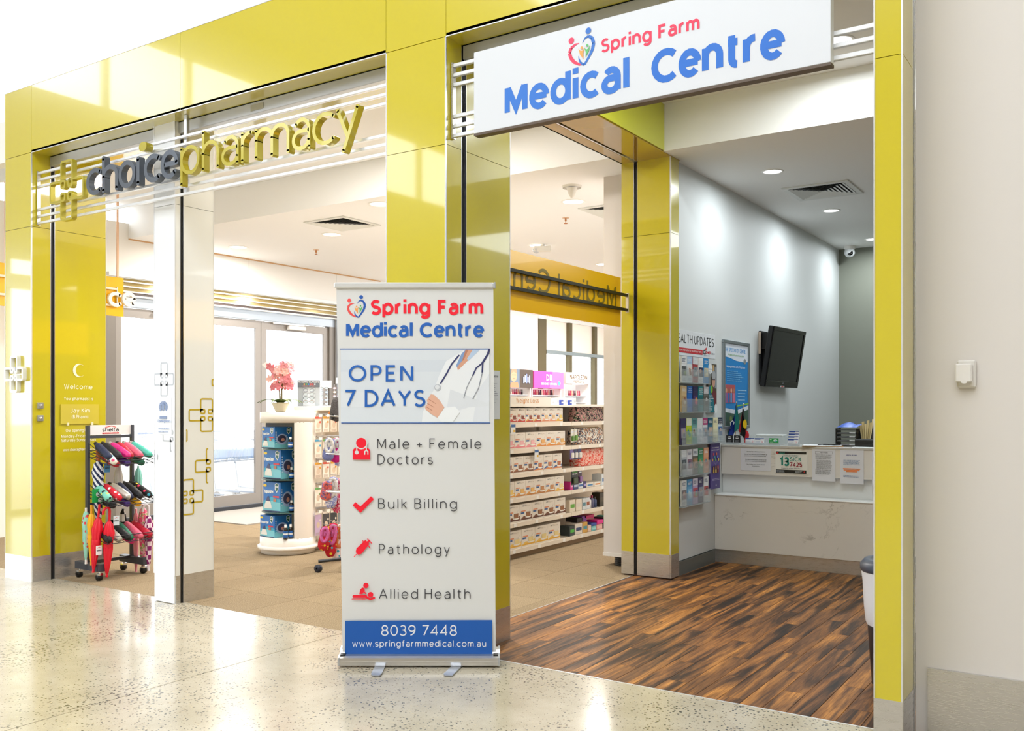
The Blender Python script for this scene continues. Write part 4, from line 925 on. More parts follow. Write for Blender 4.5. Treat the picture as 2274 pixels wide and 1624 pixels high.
def vap(x, y, z, w, d, h, rz, lb, flip=False):
    t = thing('vaporizer_box', lb, 'box', (x, y, z + .001), rz, 'blue vaporizer boxes in the display column')
    M0 = Matrix.Translation((x, y, z + .001)) @ Matrix.Rotation(rz, 4, 'Z')
    m = MB(); m.M = M0; m.box(-w / 2, w / 2, -d / 2, d / 2, 0, h, .002); m.build('carton', mat('#1f6fc0', .35), t)
    for face in (0, 1):
        W = w if face == 0 else d
        O = M0 @ Vector((-w / 2, -d / 2, 0)) if face == 0 else M0 @ Vector((w / 2, -d / 2, 0))
        Ud = M0.to_3x3() @ (Vector((1, 0, 0)) if face == 0 else Vector((0, 1, 0)))
        A = Art(tuple(O), Ud, (0, 0, 1), .0006, .0003, .35)
        A.poly([(0, 0), (W, 0), (W, h * .42), (W * .5, h * .5), (0, h * .34)], '#37a6c8'); A.poly([(0, 0), (W, 0), (W, h * .3), (W * .5, h * .36), (0, h * .22)], '#7cc8d6')
        A.poly([(W * .78 - .1 * W, h * .93), (W * .78, h * .98), (W * .9, h * .93), (W * .88, h * .76), (W * .79, h * .64), (W * .68, h * .76)], '#eef3f2'); A.poly([(W * .705, h * .92), (W * .79, h * .955), (W * .875, h * .92), (W * .85, h * .77), (W * .79, h * .68), (W * .72, h * .77)], '#0e5a46')
        A.text('VICKS', W * .715, h * .82, h * .06, '#ffffff', .2, W * .15)
        if face == 0:
            A.text('Vaporizer', W * .05, h * .62, h * .13, '#f4f8fb', .2, W * .56, .12); A.ell(W * .12, h * .88, W * .1, h * .045, '#f0d030')
            A.poly([(W * .08, h * .1), (W * .5, h * .1), (W * .49, h * .2), (W * .38, h * .42), (W * .3, h * .5), (W * .2, h * .42), (W * .09, h * .2)], '#ece9e4'); A.poly([(W * .16, h * .36), (W * .42, h * .34), (W * .33, h * .52), (W * .27, h * .52)], '#34386b')
            A.rect(W * .58, h * .48, W * .92, h * .54, '#d0252b'); A.rect(W * .6, h * .34, W * .76, h * .45, '#b86f50'); A.rect(0, 0, W, h * .035, '#0f2b5c')
        else:
            A.ell(W * .42, h * .42, W * .34, h * .26, '#9fb4da'); A.ell(W * .4, h * .44, W * .24, h * .18, '#3b3d5c'); A.ell(W * .46, h * .4, W * .1, h * .08, '#c98c7a'); A.lines(W * .03, W * .1, h * .2, h * .8, 7, '#cfe0f2', .5, 0, 2)
        A.build('printed_panel', t)
    return t
cn = lambda px, d: (((px - CX) / F0 * d) * CO - d * SI, ((px - CX) / F0 * d) * SI + d * CO)
def place_box(pxc, d, w, dp, rz):
    x, y = cn(pxc, d); c, s = cos(rz), sin(rz); return x - (w / 2) * c - (dp / 2) * s, y - (w / 2) * s + (dp / 2) * c
rzb = TH - radians(33)
for z, h, px, lb, w, dp, rz in ((1.002, .20, 610, 'blue box on the top glass shelf of the display column', .20, .20, TH - radians(40)), (.712, .272, 624, 'blue box on the second shelf from the top of the display column', .235, .20, rzb),
                    (.400, .278, 623, 'blue box on the third shelf from the top of the display column', .235, .20, rzb), (.157, .205, 610, 'blue box on the bottom shelf of the display column', .22, .2, TH - radians(38))):
    x, y = place_box(px, 8.70, w, dp, rz); vap(x, y, z, w, dp, h, rz, lb)
def bottle(x, y, z, h, lb, body='#1c1310', cap='#ece9e6', label='#1d5fb0', r=.022):
    t = thing('medicine_bottle', lb, 'bottle', (x, y, z), 0, 'brown medicine bottles in the display column')
    MB().lathe((x, y, z), [(.001, 0), (r, .001), (r, h * .62), (r * .8, h * .74), (r * .42, h * .8), (r * .42, h * .84)], 16).build('glass', mat(body, .12), t)
    MB().lathe((x, y, z), [(r * .5, h * .8), (r * .52, h), (.001, h)], 16).build('cap', mat(cap, .4), t)
    m = MB(); m.lathe((x, y, z), [(r * 1.02, h * .12), (r * 1.02, h * .58)], 16, smooth=True); m.mt(mat(label, .5)); m.build('label_band', mat(label, .5), t)
    m = MB(); m.lathe((x, y, z), [(r * 1.04, h * .3), (r * 1.04, h * .42)], 16); m.build('label_stripe', mat('#e9e9ea', .5), t); return t
for px, z, lb, d in ((634, .156, 'brown bottle beside the bottom blue box', 8.64), (645.5, .156, 'brown bottle at the shell edge on the bottom shelf', 8.67), (645, 1.001, 'brown bottle on the top glass shelf', 8.68), (647.5, .711, 'brown bottle on the second glass shelf, half hidden', 8.74), (647.5, .399, 'brown bottle on the third glass shelf, half hidden', 8.74)):
    x, y = cn(px, d); bottle(x, y, z, .135 if z < .2 else .11, lb)
# orchid in a bowl
ox, oy = cn(623, 8.82)
t = thing('orchid_plant', 'pink artificial orchid in a cream bowl on the display column', 'plant', (ox, oy, 1.346))
MB().lathe((ox, oy, 1.346), [(.001, 0), (.045, 0), (.052, .012), (.072, .055), (.08, .075), (.083, .088), (.076, .09), (.07, .07), (.001, .066)], 28).build('bowl', mat('#d9cdb5', .6), t)
rr = random.Random(5)
for a, hgt, bend in ((.5, .40, .05), (2.6, .37, -.05)):
    m = MB(); m.tube([(ox + .012 * cos(a), oy + .012 * sin(a), 1.40), (ox + .016 * cos(a), oy, 1.55), (ox + .02 * cos(a) + bend * .3, oy, 1.40 + hgt * .7), (ox + bend, oy, 1.38 + hgt)], .008, 8); m.build('stem', mat('#6f6038', .6), t)
for k in range(8):
    a = k * .8 + .3; L = .19 + .04 * rr.random(); m = MB(); vs = []; n = 7
    for i in range(n):
        q = i / (n - 1); w = .034 * sin(pi * min(.98, q + .06)); x = ox + cos(a) * L * q; y = oy + sin(a) * L * q; z = 1.415 + .06 * sin(pi * q * .75) - .03 * q * q
        vs += [(x - sin(a) * w, y + cos(a) * w, z + .006), (x, y, z), (x + sin(a) * w, y - cos(a) * w, z + .006)]
    m.add(vs, [f for i in range(n - 1) for f in ((3 * i, 3 * i + 1, 3 * i + 4, 3 * i + 3), (3 * i + 1, 3 * i + 2, 3 * i + 5, 3 * i + 4))], True); m.build('leaf', mat(['#557038', '#708048', '#43592e'][k % 3], .5), t)
fl_ = None
for k in range(46):
    a = rr.random() * 2 * pi; q = rr.random() ** .6; hz = 1.58 + .22 * rr.random(); rad = .13 * q * (1 - abs(hz - 1.70) * 2.0)
    c = Vector((ox + rad * cos(a), oy + rad * sin(a), hz)); d = Vector((SI * .8 + cos(a) * .6, -CO * .8 + sin(a) * .6, rr.random() * .6 - .25)).normalized()
    if fl_ is None or k % 3 == 0:
        m = MB(); u = Vector((0, 1, 0)); w_ = Vector((0, 0, 1))
        for p in range(5):
            pa = p * 2 * pi / 5 + .3; e = u * cos(pa) + w_ * sin(pa); f = -u * sin(pa) + w_ * cos(pa); L = .042; W = .022 if p % 2 else .018; X_ = Vector((1, 0, 0))
            m.add([X_ * .0, e * L * .4 + f * W * .8 + X_ * .006, e * L * .85 + f * W * .7 + X_ * .008, e * L + X_ * .004, e * L * .85 - f * W * .7 + X_ * .008, e * L * .4 - f * W * .8 + X_ * .006], [(0, 1, 2, 3, 4, 5)])
        o = m.build('flower', mat(['#e89aa4', '#f0b4b2', '#df7f8d', '#f3c0b8'][k % 4], .6), t); fl_ = o
    else: o = fl_.copy(); COL.objects.link(o)
    o.matrix_parent_inverse = Matrix(); R3 = d.to_track_quat('X', 'Z').to_matrix().to_4x4()
    o.matrix_basis = ROOT[t.name]['W'].inverted() @ Matrix.Translation(c) @ R3 @ Matrix.Rotation(rr.random() * 6, 4, 'X')
m = MB(); wx, wy = cn(590, 8.8); zz = 1.4 - (815 - YH) * 8.8 / F0
m.add([(wx - .035, wy - .02, zz + .02), (wx, wy, zz + .045), (wx + .045, wy + .03, zz + .03), (wx + .04, wy + .03, zz - .045), (wx + .0, wy, zz - .012)], [(0, 1, 2, 3, 4)]); m.build('white_petal', mat('#f2f3f6', .6), t)
# ================================================================ PEGBOARD GONDOLA BEHIND THE COLUMN
XG = -6.40
gd = thing('pegboard_gondola', 'cream pegboard shelving run hung with packets behind the display column', 'shelving', (-6.75, 7.4, 0))
box('back_panel', -6.64, -6.62, 6.47, 8.6, .05, 1.36, CREAM, gd); box('plinth', -6.64, XG, 6.49, 8.6, .0, .07, mat('#e7dccd', .5), gd); box('base_shelf', -6.64, XG, 6.49, 8.6, .07, .10, mat('#f0e6da', .5), gd)
box('top_board', -6.95, XG + .02, 6.5, 8.6, 1.36, 1.395, mat('#f3eadf', .45), gd); box('end_panel', -6.62, XG, 8.58, 8.6, .05, 1.36, CREAM, gd)
pk = []
for r_, (z1, hh) in enumerate(((1.30, .15), (1.08, .17), (.86, .15), (.62, .18), (.38, .22))):
    box('peg_bar', -6.62, -6.61, 6.48, 8.58, z1 + .015, z1 + .03, ALU, gd)
    y = 6.31; k = 0
    while y < 6.86:
        if r_ == 4: colr, c2 = ['#c9b2d6', '#4a4a50', '#3c4046', '#7f8a92'][k % 4], '#e9e2d6'
        else: colr, c2 = ['#efe3d4', '#f3e8da', '#ead8c6', '#f5ede2'][(k + r_) % 4], ['#d65a4a', '#4aa0c8', '#e0a030', '#6bab60'][(k * 2 + r_) % 4]
        t = thing('hanging_packet', 'blister packet on the cream pegboard, %s row, %s' % (['top', 'second', 'third', 'fourth', 'lowest'][r_], ['nearest the display column', 'second along', 'third along', 'fourth along', 'fifth along', 'sixth along', 'seventh along', 'eighth along', 'ninth along', 'tenth along', 'eleventh along', 'twelfth along', 'thirteenth along'][k]), 'packet', (XG - .06, y, z1 - hh), 0, 'packets on the cream pegboard')
        box('card', XG - .062, XG - .058, y, y + .085, z1 - hh, z1, mat(colr, .5), t)
        m = MB(); m.tube([(-6.62, max(y + .042, 6.48), z1 + .022), (XG - .03, y + .042, z1 - .01), (XG - .028, y + .042, z1 + .006)], .0022, 5); m.build('peg_hook', ALU, gd)
        box('price_flag', XG - .03, XG - .026, y + .02, y + .065, z1 - .003, z1 + .022, mat('#f6f1ea', .4), gd)
        A = Art((XG - .058, 0, 0), (0, 1, 0), (0, 0, 1), .0005, .0003); A.rect(y, z1 - .02, y + .085, z1, c2); A.ell(y + .042, z1 - hh * .55, .022, .028, '#d8c4ae'); A.lines(y + .01, y + .075, z1 - hh + .005, z1 - hh + .03, 3, '#a89888'); A.ell(y + .066, z1 - hh * .35, .011, .011, c2); A.build('print', t)
        y += .105; k += 1
# reading glasses stand and sunglasses spinner on top
gx, gy = cn(686, 9.55); ez = 1.396
t = thing('glasses_stand', 'countertop stand of reading glasses with dark header on the gondola', 'stand', (gx, gy, ez), TH)
M0 = Matrix.Translation((gx, gy, ez)) @ Matrix.Rotation(TH, 4, 'Z')
for nm, b, mm in (('back_board', (-.115, .115, .0, .01, 0, .255), mat('#e6edf2', .4)), ('side_strip', (-.115, -.06, -.008, .0, .0, .20), mat('#9ea6ad', .4)), ('side_strip', (.07, .115, -.008, 0, 0, .20), mat('#a9b1b8', .4)), ('header', (-.115, .115, -.012, .0, .20, .275), mat('#5f6770', .4)), ('base', (-.115, .115, -.08, .02, 0, .008), mat('#c9d0d6', .4))):
    m = MB(); m.M = M0; m.box(*b); m.build(nm, mm, t)
A = Art(tuple(M0 @ Vector((0, -.012, 0))), U, ZV, .0006, .0003); A.text('READING GLASSES', -.105, .247, .018, '#f0f2f4', .14, .21)
for k, c in enumerate(('#e9a13a', '#59b36a', '#3d7fd0', '#e0504a', '#d8433f', '#e9e9e9')): A.ell(-.045 + k * .022, .232, .008, .008, c)
A.text('INSIGHT OPTICS', -.06, .208, .011, '#e89a9a', .18, .12); A.build('lettering', t)
GL_N = 0
def spectacles(M, col, lb, grp):
    t = thing('reading_glasses', lb, 'glasses', (0, 0, 0), 0, grp); m = MB()
    for s in (-1, 1):
        m.tube([(s * .033 + .024 * cos(q * pi / 7), 0, .015 * sin(q * pi / 7)) for q in range(15)], .0018, 4); m.tube([(s * .058, 0, .006), (s * .058, .07, .004)], .0015, 4)
    m.tube([(-.01, 0, .004), (.01, 0, .004)], .0018, 4); m.build('frame', mat(col, .4), t)
    l = MB()
    for s in (-1, 1): l.disc((s * .033, .0, 0), .022, 14, 'y', sy=.62)
    l.build('lens', mat('#b8c4cc', .1), t); t.matrix_basis = M; return t
for k, (zz, col, nm) in enumerate(((.17, '#55586a', 'top'), (.13, '#7a7d84', 'second'), (.09, '#3a3c44', 'third'), (.05, '#8b6f5c', 'fourth'))):
    spectacles(M0 @ Matrix.Translation((.005, -.03, zz)), col, 'pair of reading glasses on the countertop stand, %s from above' % nm, 'reading glasses on the stand')
sp_, spy = cn(736, 9.9)
t = thing('sunglasses_spinner', 'rotating rack of sunglasses on the gondola beside the banner edge', 'stand', (sp_, spy, ez))
M1 = Matrix.Translation((sp_, spy, ez)) @ Matrix.Rotation(TH, 4, 'Z')
m = MB(); m.M = M1
for x in (-.11, -.04, .03, .10): m.box(x - .004, x + .004, -.004, .004, 0, .24)
m.build('post', ALU, t); m = MB(); m.M = M1; m.box(-.12, .12, -.06, .06, 0, .012); m.build('base', WHITE, t); m = MB(); m.M = M1; m.box(-.12, .0, -.006, .006, .2, .28); m.box(.05, .12, -.01, .01, .25, .31); m.build('header', mat('#eef2f6', .4), t)
for k in range(10):
    x = (-.075, .065)[k % 2]; z = .03 + (k // 2) * .042
    spectacles(M1 @ Matrix.Translation((x, -.02, z)) @ Matrix.Scale(.8, 4), ['#2a2a33', '#7c3e44', '#3c5a86', '#8a6a4a'][k % 4], 'pair of sunglasses on the spinner, %s column, %s from below' % (['column nearer the orchid', 'column nearer the banner'][k % 2].replace('column ', ''), ['first', 'second', 'third', 'fourth', 'fifth'][k // 2]), 'sunglasses on the spinner')
# ================================================================ SLIPPER STAND (mostly behind the banner)
def fabric(name, kind, a, b, c=None, sc=30):
    t = NT(name); v = t.pos((1, 1, 1), obj=True)
    if kind == 'dots':
        vo = t.n('ShaderNodeTexVoronoi'); vo.inputs['Scale'].default_value = sc; vo.inputs['Randomness'].default_value = .55; t.l(v, vo.inputs['Vector'])
        lt = t.n('ShaderNodeMath', operation='LESS_THAN'); lt.inputs[1].default_value = .32; t.l(vo.outputs['Distance'], lt.inputs[0])
        if c: cc = t.ramp(vo.outputs['Color'], [(0, b), (.35, c), (.55, '#f2d230'), (.7, '#3fa7c4')], 'CONSTANT')
        else: cc = b
        col = t.mix(lt.outputs[0], a, cc)
    elif kind == 'stripe':
        w = t.n('ShaderNodeTexWave', wave_type='BANDS', bands_direction='DIAGONAL'); w.inputs['Scale'].default_value = sc; t.l(v, w.inputs['Vector']); col = t.ramp(w.outputs[0], [(0, a), (.5, b)], 'CONSTANT')
    elif kind == 'check':
        w = t.n('ShaderNodeTexChecker'); w.inputs['Scale'].default_value = sc; w.inputs['Color1'].default_value = lin(a); w.inputs['Color2'].default_value = lin(b); t.l(v, w.inputs['Vector']); col = w.outputs[0]
    elif kind == 'floral':
        n = t.noise(v, sc, 3, .6, 1.0); col = t.ramp(n, [(0, a), (.42, a), (.46, b), (.54, c or b), (.6, a)], 'CONSTANT')
    elif kind == 'fluffy':
        n = t.noise(v, sc * 4, 3, .7); col = t.ramp(n, [(.3, a), (.7, b)]); t.bump(n, 1.0, .01)
    return t.done(col, .75)
sx_, sy_ = floor_at(776, 1268)
ss = thing('slipper_stand', 'wheeled wire stand for slippers, mostly hidden behind the roll-up banner', 'stand', (sx_, sy_, 0))
m = MB(); m.tube([(sx_, sy_, .1), (sx_, sy_, 1.5)], .018, 10); m.build('post', DARK, ss)
m = MB()
for a in range(4): m.tube([(sx_, sy_, .11), (sx_ + .26 * cos(a * pi / 2 + .85), sy_ + .26 * sin(a * pi / 2 + .85), .09)], .014, 8)
m.build('base_arms', DARK, ss)
for a in range(4):
    x, y = sx_ + .26 * cos(a * pi / 2 + .85), sy_ + .26 * sin(a * pi / 2 + .85); m = MB(); m.M = Matrix.Translation((x, y, .032)) @ Matrix.Rotation(pi / 2, 4, 'X'); m.lathe((0, 0, 0), [(.008, -.02), (.03, -.02), (.032, 0), (.03, .02), (.008, .02)], 16); m.build('castor', mat('#23283a', .4), ss)
for z in (1.30, .98, .66):
    m = MB()
    for a in range(5): m.tube([(sx_, sy_, z), (sx_ + .2 * cos(TH + pi + (a - 2) * .35), sy_ + .2 * sin(TH + pi + (a - 2) * .35), z + .02)], .004, 6)
    m.build('hook_ring', ALU, ss)
def slipper(px, pt, pb, d, sole, fur, lb, w=.05, lean=0.0):
    x, y = cn(px, d); zt = HC - (pt - YH) * d / F0; zb = HC - (pb - YH) * d / F0; L = zt - zb
    t = thing('plush_slipper', lb, 'slipper', (x, y, zb), TH + lean, 'slippers hanging on the wheeled stand'); M0 = Matrix.Translation((x, y, zb)) @ Matrix.Rotation(TH + lean, 4, 'Z') @ Matrix.Rotation(lean, 4, 'Y')
    m = MB(); m.M = M0; m.lathe((0, 0, 0), [(.001, 0), (w * .6, L * .03), (w * .95, L * .15), (w, L * .3), (w * .85, L * .55), (w * .9, L * .8), (w * .7, L * .95), (.001, L)], 18, sy=.55); m.build('upper', sole, t)
    m = MB(); m.M = M0; n = 14
    ring = [(w * .55 * cos(2 * pi * q / n), -w * .35 - .02 * abs(sin(2 * pi * q / n)) * .3, L * .66 + L * .27 * sin(2 * pi * q / n)) for q in range(n + 1)]; m.tube(ring, .016, 7); m.build('fluffy_collar', fur, t)
    m = MB(); m.tube([(x, y, zt - .01), (x, y, zt + .015), (sx_, sy_, zt + .03)], .003, 5); m.build('hook', ALU, ss)
    m = MB(); m.M = M0; m.lathe((0, .0, 0), [(.001, L * .55), (w * .4, L * .6), (w * .42, L * .8), (.001, L * .9)], 12, sy=1.35); m.build('lining', fur, t)
F = {}
F['blu'] = fabric('plush_blue', 'fluffy', '#8c96cf', '#7681c4'); F['whf'] = fabric('plush_white', 'fluffy', '#ffffff', '#e6e2ea'); F['mag'] = fabric('plush_magenta', 'fluffy', '#e81fa0', '#d10f88'); F['pnk'] = fabric('plush_pink', 'fluffy', '#f07fc0', '#e062b0')
F['straw'] = fabric('strawberry_print', 'dots', '#c41428', '#141414', '#e8c030', 26); F['heart'] = fabric('pink_floral', 'floral', '#e04a80', '#f7d5e2', '#b81846', 22); F['orf'] = fabric('plush_orange', 'fluffy', '#f5a060', '#ee7f50'); F['circ'] = fabric('cupcake_print', 'dots', '#f3e3e6', '#e66fb0', '#f29a3a', 24); F['lil'] = fabric('lilac_floral', 'floral', '#9aa3dc', '#f2f0fa', '#6a74c0', 26); F['cor'] = fabric('coral_print', 'floral', '#e2685e', '#5a63a8', '#f0a080', 24)
d_ = 8.15
for a in ((727, 972, 1024, 'blu', 'whf', 'periwinkle plush slipper at the top of the stand'), (744, 972, 1028, 'mag', 'whf', 'magenta plush slipper beside the blue one'), (752, 984, 1036, 'lil', 'blu', 'lilac slipper tucked behind the magenta one'),
          (722, 1068, 1112, 'cor', 'cor', 'coral print slipper in the middle row'), (733, 1058, 1130, 'lil', 'whf', 'white and lilac slipper in the middle row'), (748, 1060, 1140, 'heart', 'heart', 'pink floral slipper beside the banner, middle row'),
          (717, 1168, 1224, 'straw', 'pnk', 'strawberry print slipper with pink collar, lowest row'), (732, 1160, 1238, 'straw', 'pnk', 'second strawberry print slipper, lowest row'), (748, 1162, 1248, 'circ', 'orf', 'orange collared cupcake print slipper, lowest row')):
    slipper(a[0], a[1], a[2], d_ + (a[0] - 700) * .004, F[a[3]], F[a[4]], a[5], .052, .12)
x, y = cn(747, 8.3); z = HC - (925 - YH) * 8.3 / F0
m = MB(); m.tube([(x, y, z + .17), (sx_, sy_, z + .19)], .003, 5); m.build('hook', ALU, ss)
t = thing('plush_toy', 'round grey plush toy with orange beak clipped on top of the slipper stand', 'toy', (x, y, z)); MB().lathe((x, y, z), [(.001, -.05), (.05, -.03), (.062, .02), (.05, .08), (.045, .12), (.03, .16), (.001, .18)], 18).build('body', fabric('plush_grey', 'fluffy', '#6f6a6c', '#3c3a3e'), t)
MB().lathe((x - .045, y - .03, z + .03), [(.001, -.02), (.022, 0), (.001, .02)], 10).build('beak', mat('#f08a2c', .5), t); MB().lathe((x + .01, y - .055, z - .0), [(.001, -.03), (.032, 0), (.001, .03)], 14, sy=.5).build('badge', BLACK, t)
# ================================================================ PRODUCT GONDOLA SEEN THROUGH THE SIDE OPENING
XF, XB = -4.66, -5.05
pg = thing('product_gondola', 'cream shelving run full of cartons seen through the side opening', 'shelving', (-4.85, 8.0, 0))
SHM = mat('#efe2d2', .45)
box('back_panel', XB - .02, XB, 6.62, 9.5, .04, 1.42, mat('#ecdcc8', .6), pg); box('plinth', XB, XF - .03, 6.62, 9.5, 0, .05, mat('#9c7f5f', .6), pg)
box('end_panel', XB, XF + .01, 6.6, 6.618, .04, 1.395, mat('#efe2d2', .45), pg)
SZ = (.085, .325, .55, .775, 1.0, 1.24)
for z in SZ:
    for a, b in ((6.62, 8.068), (8.075, 9.5)):
        sh = MB().box(XB, XF, a, b, z - .012, z).box(XF, XF + .012, a, b, z - .034, z + .004).build('shelf', SHM, pg)
for y in (6.63, 8.05, 9.48): box('upright', XB, XB + .03, y, y + .03, .05, 1.42, mat('#cbbfae', .5), pg)
box('top_cover', XB - .05, XF + .02, 6.6, 9.5, 1.395, 1.412, mat('#f5efe6', .5), pg)
rr = random.Random(11)
k = 0
for z in SZ:
    for j in range(5):
        y = 6.95 + j * .42 + rr.random() * .12
        box('price_ticket', XF + .012, XF + .014, y, y + .045, z - .03, z + .0, mat('#fbf8f4', .5), pg)
hs = thing('shelf_header', 'white header reading weight loss in orange above the cartons', 'sign', (XF + .03, 7.2, 1.413))
box('board', XF + .0, XF + .02, 6.66, 7.66, 1.413, 1.49, mat('#f7f2ea', .4), hs)
A = Art((XF + .02, 0, 0), (0, 1, 0), (0, 0, 1), .0008, .0004); A.text('Weight Loss', onX(1146, 900, XF + .02)[0], 1.43, .045, '#d98f38', .12, onX(1196, 900, XF + .02)[0] - onX(1146, 900, XF + .02)[0]); A.build('lettering', hs)
def carton(w, h, d, c1, c2, drink, word='OPTI'):
    t = thing('diet_carton', 'tmp', 'carton', (0, 0, 0)); MB().box(-d, 0, 0, w, 0, h, .0015).build('carton_body', mat('#f1e9df', .45), t)
    A = Art((0, 0, 0), (0, 1, 0), (0, 0, 1), .0006, .0003, .4)
    A.poly([(0, h * .12), (w * .3, h * .3), (w * .7, h * .24), (w, h * .36), (w, 0), (0, 0)][::1], c1); A.poly([(0, h * .1), (w * .4, h * .2), (w, h * .16), (w, .0), (0, 0)], c2); A.rect(0, 0, w, h * .09, '#efe6da')
    A.text(word, w * .2, h * .84, h * .07, '#3a3a40', .22, w * .28); A.text('SLIM', w * .5, h * .84, h * .055, '#b9a68e', .2, w * .3)
    A.rect(w * .08, h * .56, w * .45, h * .62, '#e08a60'); A.rect(w * .06, h * .44, w * .34, h * .53, '#2f5c9c' if c1 != '#d9402e' else '#c03028')
    A.ell(w * .68, h * .24, w * .26, h * .06, '#f6f2ec'); A.poly([(w * .52, h * .26), (w * .84, h * .26), (w * .86, h * .52), (w * .5, h * .52)], drink); A.line([(w * .72, h * .5), (w * .86, h * .72)], w * .02, '#d8d4d0')
    A.build('printed_panel', t); return t
rows = [  # shelf, first y, box width, height, palette per box
    (0, 6.72, .232, .168, [('#f2c75c', '#e8b040', '#f2dc9c')] * 5), (1, 6.75, .205, .165, [('#7a4326', '#5d2f1a', '#9a6238')] * 6),
    (2, 6.72, .176, .158, [('#f0b93c', '#e09c30', '#f2cf6a'), ('#e8a040', '#c98432', '#eeb860'), ('#d9953c', '#b8742c', '#c98c54'), ('#f0c860', '#e8b040', '#f4e0a0')]),
    (3, 6.70, .172, .158, [('#b87848', '#8c5630', '#a96f48'), ('#a9683c', '#84502c', '#9c6440'), ('#3f6aa8', '#e08a40', '#c8703c'), ('#35609c', '#d97c38', '#b8643a')]),
    (4, 6.70, .182, .155, [('#f0a0a0', '#e07c84', '#f2b0b4'), ('#ee98a0', '#e8848c', '#f4b8bc'), ('#f0a848', '#e08c34', '#eeb060'), ('#eaa54c', '#d98c38', '#e8b468')]),
    (5, 6.70, .136, .142, [('#eaa060', '#d98440', '#b05a34'), ('#d9402e', '#c23a28', '#8a3820'), ('#e8b050', '#c9482c', '#9a4426'), ('#f2b49c', '#e08c60', '#e8c08c'), ('#f0c040', '#e0a030', '#f2d470')])]
protos = {}
drinkn = {0: 'pale yellow shake', 1: 'chocolate shake', 2: 'golden shake', 3: 'coffee shake', 4: 'fruit shake', 5: 'snack bar'}
ordn = ['first', 'second', 'third', 'fourth', 'fifth', 'sixth', 'seventh', 'eighth', 'ninth', 'tenth']
for si, y0, w, h, pal in rows:
    n = int((8.03 - y0) / (w + .003)); rr2 = random.Random(si)
    for k in range(n):
        y = y0 + k * (w + .003); c = pal[(k * len(pal)) // n]
        lb = 'white carton with %s, %s shelf up, %s from bay divider' % (drinkn[si], ordn[si], ordn[n - 1 - k])
        key = (si, c)
        if key not in protos: t = carton(w, h, .3, *c); protos[key] = t; t['label'] = lb; t['group'] = 'diet cartons on the pharmacy shelves'; t.location = (XF - .012 - .004 * rr2.random(), y, SZ[si] + .001)
        else: t = dup(protos[key], (XF - .012 - .004 * rr2.random(), y, SZ[si] + .001), None, lb)
for k, (y, s_) in enumerate(((6.95, 5), (7.35, 2))):
    z = SZ[(5, 4)[k]] - .045 if k == 0 else SZ[4] - .05
    t = thing('shelf_talker', 'small white promotional card clipped under the %s shelf of cartons' % ['topmost', 'second topmost'][k], 'card', (XF + .03, y, z)); box('card', XF + .026, XF + .03, y, y + .07, z - .05, z + .04, mat('#eef1f6', .4), t)
    A = Art((XF + .03, 0, 0), (0, 1, 0), (0, 0, 1), .0006, .0003); A.rect(y, z + .015, y + .07, z + .04, '#3566a8'); A.rect(y + .035, z - .03, y + .065, z - .01, '#e8b838'); A.build('print', t)
# second bay: bags, packs, toiletries
DF = fabric('dark_floral', 'floral', '#1f1c20', '#d8a09c', '#7c9474', 30); LF = fabric('leaf_print', 'floral', '#efe8de', '#1f3a54', '#d99a6c', 24); CF = fabric('coral_lace', 'floral', '#e8503e', '#f8d8c8', '#f08878', 26)
def bag(y0, y1, z, h, m_, lb, x=XF - .03):
    t = thing('toiletry_bag', lb, 'bag', (x, (y0 + y1) / 2, z), 0, None); mb = MB(); n = 9; vs = []
    prof = [(.0, 1), (.15, 1.04), (.5, 1.0), (.85, .82), (1, .5)]
    for i, (zz, ww) in enumerate(prof):
        for q in range(16):
            a = 2 * pi * q / 16; ce = (abs(cos(a)) ** .45) * (1 if cos(a) >= 0 else -1); se = (abs(sin(a)) ** .45) * (1 if sin(a) >= 0 else -1)
            vs.append((x - .09 + .085 * ww * ce, (y0 + y1) / 2 + (y1 - y0) / 2 * (.97 + .03 * ww) * se, z + h * zz))
    mb.add(vs, [(i * 16 + q, i * 16 + (q + 1) % 16, (i + 1) * 16 + (q + 1) % 16, (i + 1) * 16 + q) for i in range(4) for q in range(16)], True); mb.add([vs[64 + q] for q in range(16)], [tuple(range(16))]); mb.build('body', m_, t)
    m2 = MB(); m2.tube([(x - .09, y0 + .02, z + h + .003), (x - .09, y1 - .02, z + h + .003)], .005, 6); m2.build('zip', mat('#c9b48c', .4, .6), t)
bag(8.32, 8.9, 1.242, .15, DF, 'dark floral print bag on the top shelf beside the white column'); bag(8.30, 8.9, 1.002, .17, LF, 'white bag with navy leaf print, second shelf down'); bag(8.35, 8.95, .777, .17, CF, 'coral red lace print bag, third shelf down')
def pack(y, w, z, h, col, col2, lb, grp='hanging packs in the second bay', word=None, wc='#ffffff'):
    t = thing('hanging_pack', lb, 'packet', (XF - .01, y, z), 0, grp); box('card', XF - .012, XF - .008, y, y + w, z, z + h, mat(col, .4), t)
    m = MB(); m.box(XF - .008, XF + .01, y + w * .15, y + w * .85, z + h * .1, z + h * .5, .005); m.build('blister', mat(col2, .3), t)
    A = Art((XF - .008, 0, 0), (0, 1, 0), (0, 0, 1), .0006, .0003)
    if word:
        for i, wd in enumerate(word): A.text(wd, y + w * .1, z + h * (.82 - i * .13), h * .09, wc if i else '#58c83c', .2, w * .8)
    else: A.rect(y + w * .1, z + h * .75, y + w * .9, z + h * .85, '#e0e4ec')
    A.build('print', t)
pack(8.095, .06, 1.035, .13, '#e8e4d8', '#5c8a3c', 'pack with green leaf picture hanging under the top shelf'); pack(8.165, .06, 1.04, .13, '#ece6da', '#6b9a44', 'second leaf picture pack hanging under the top shelf')
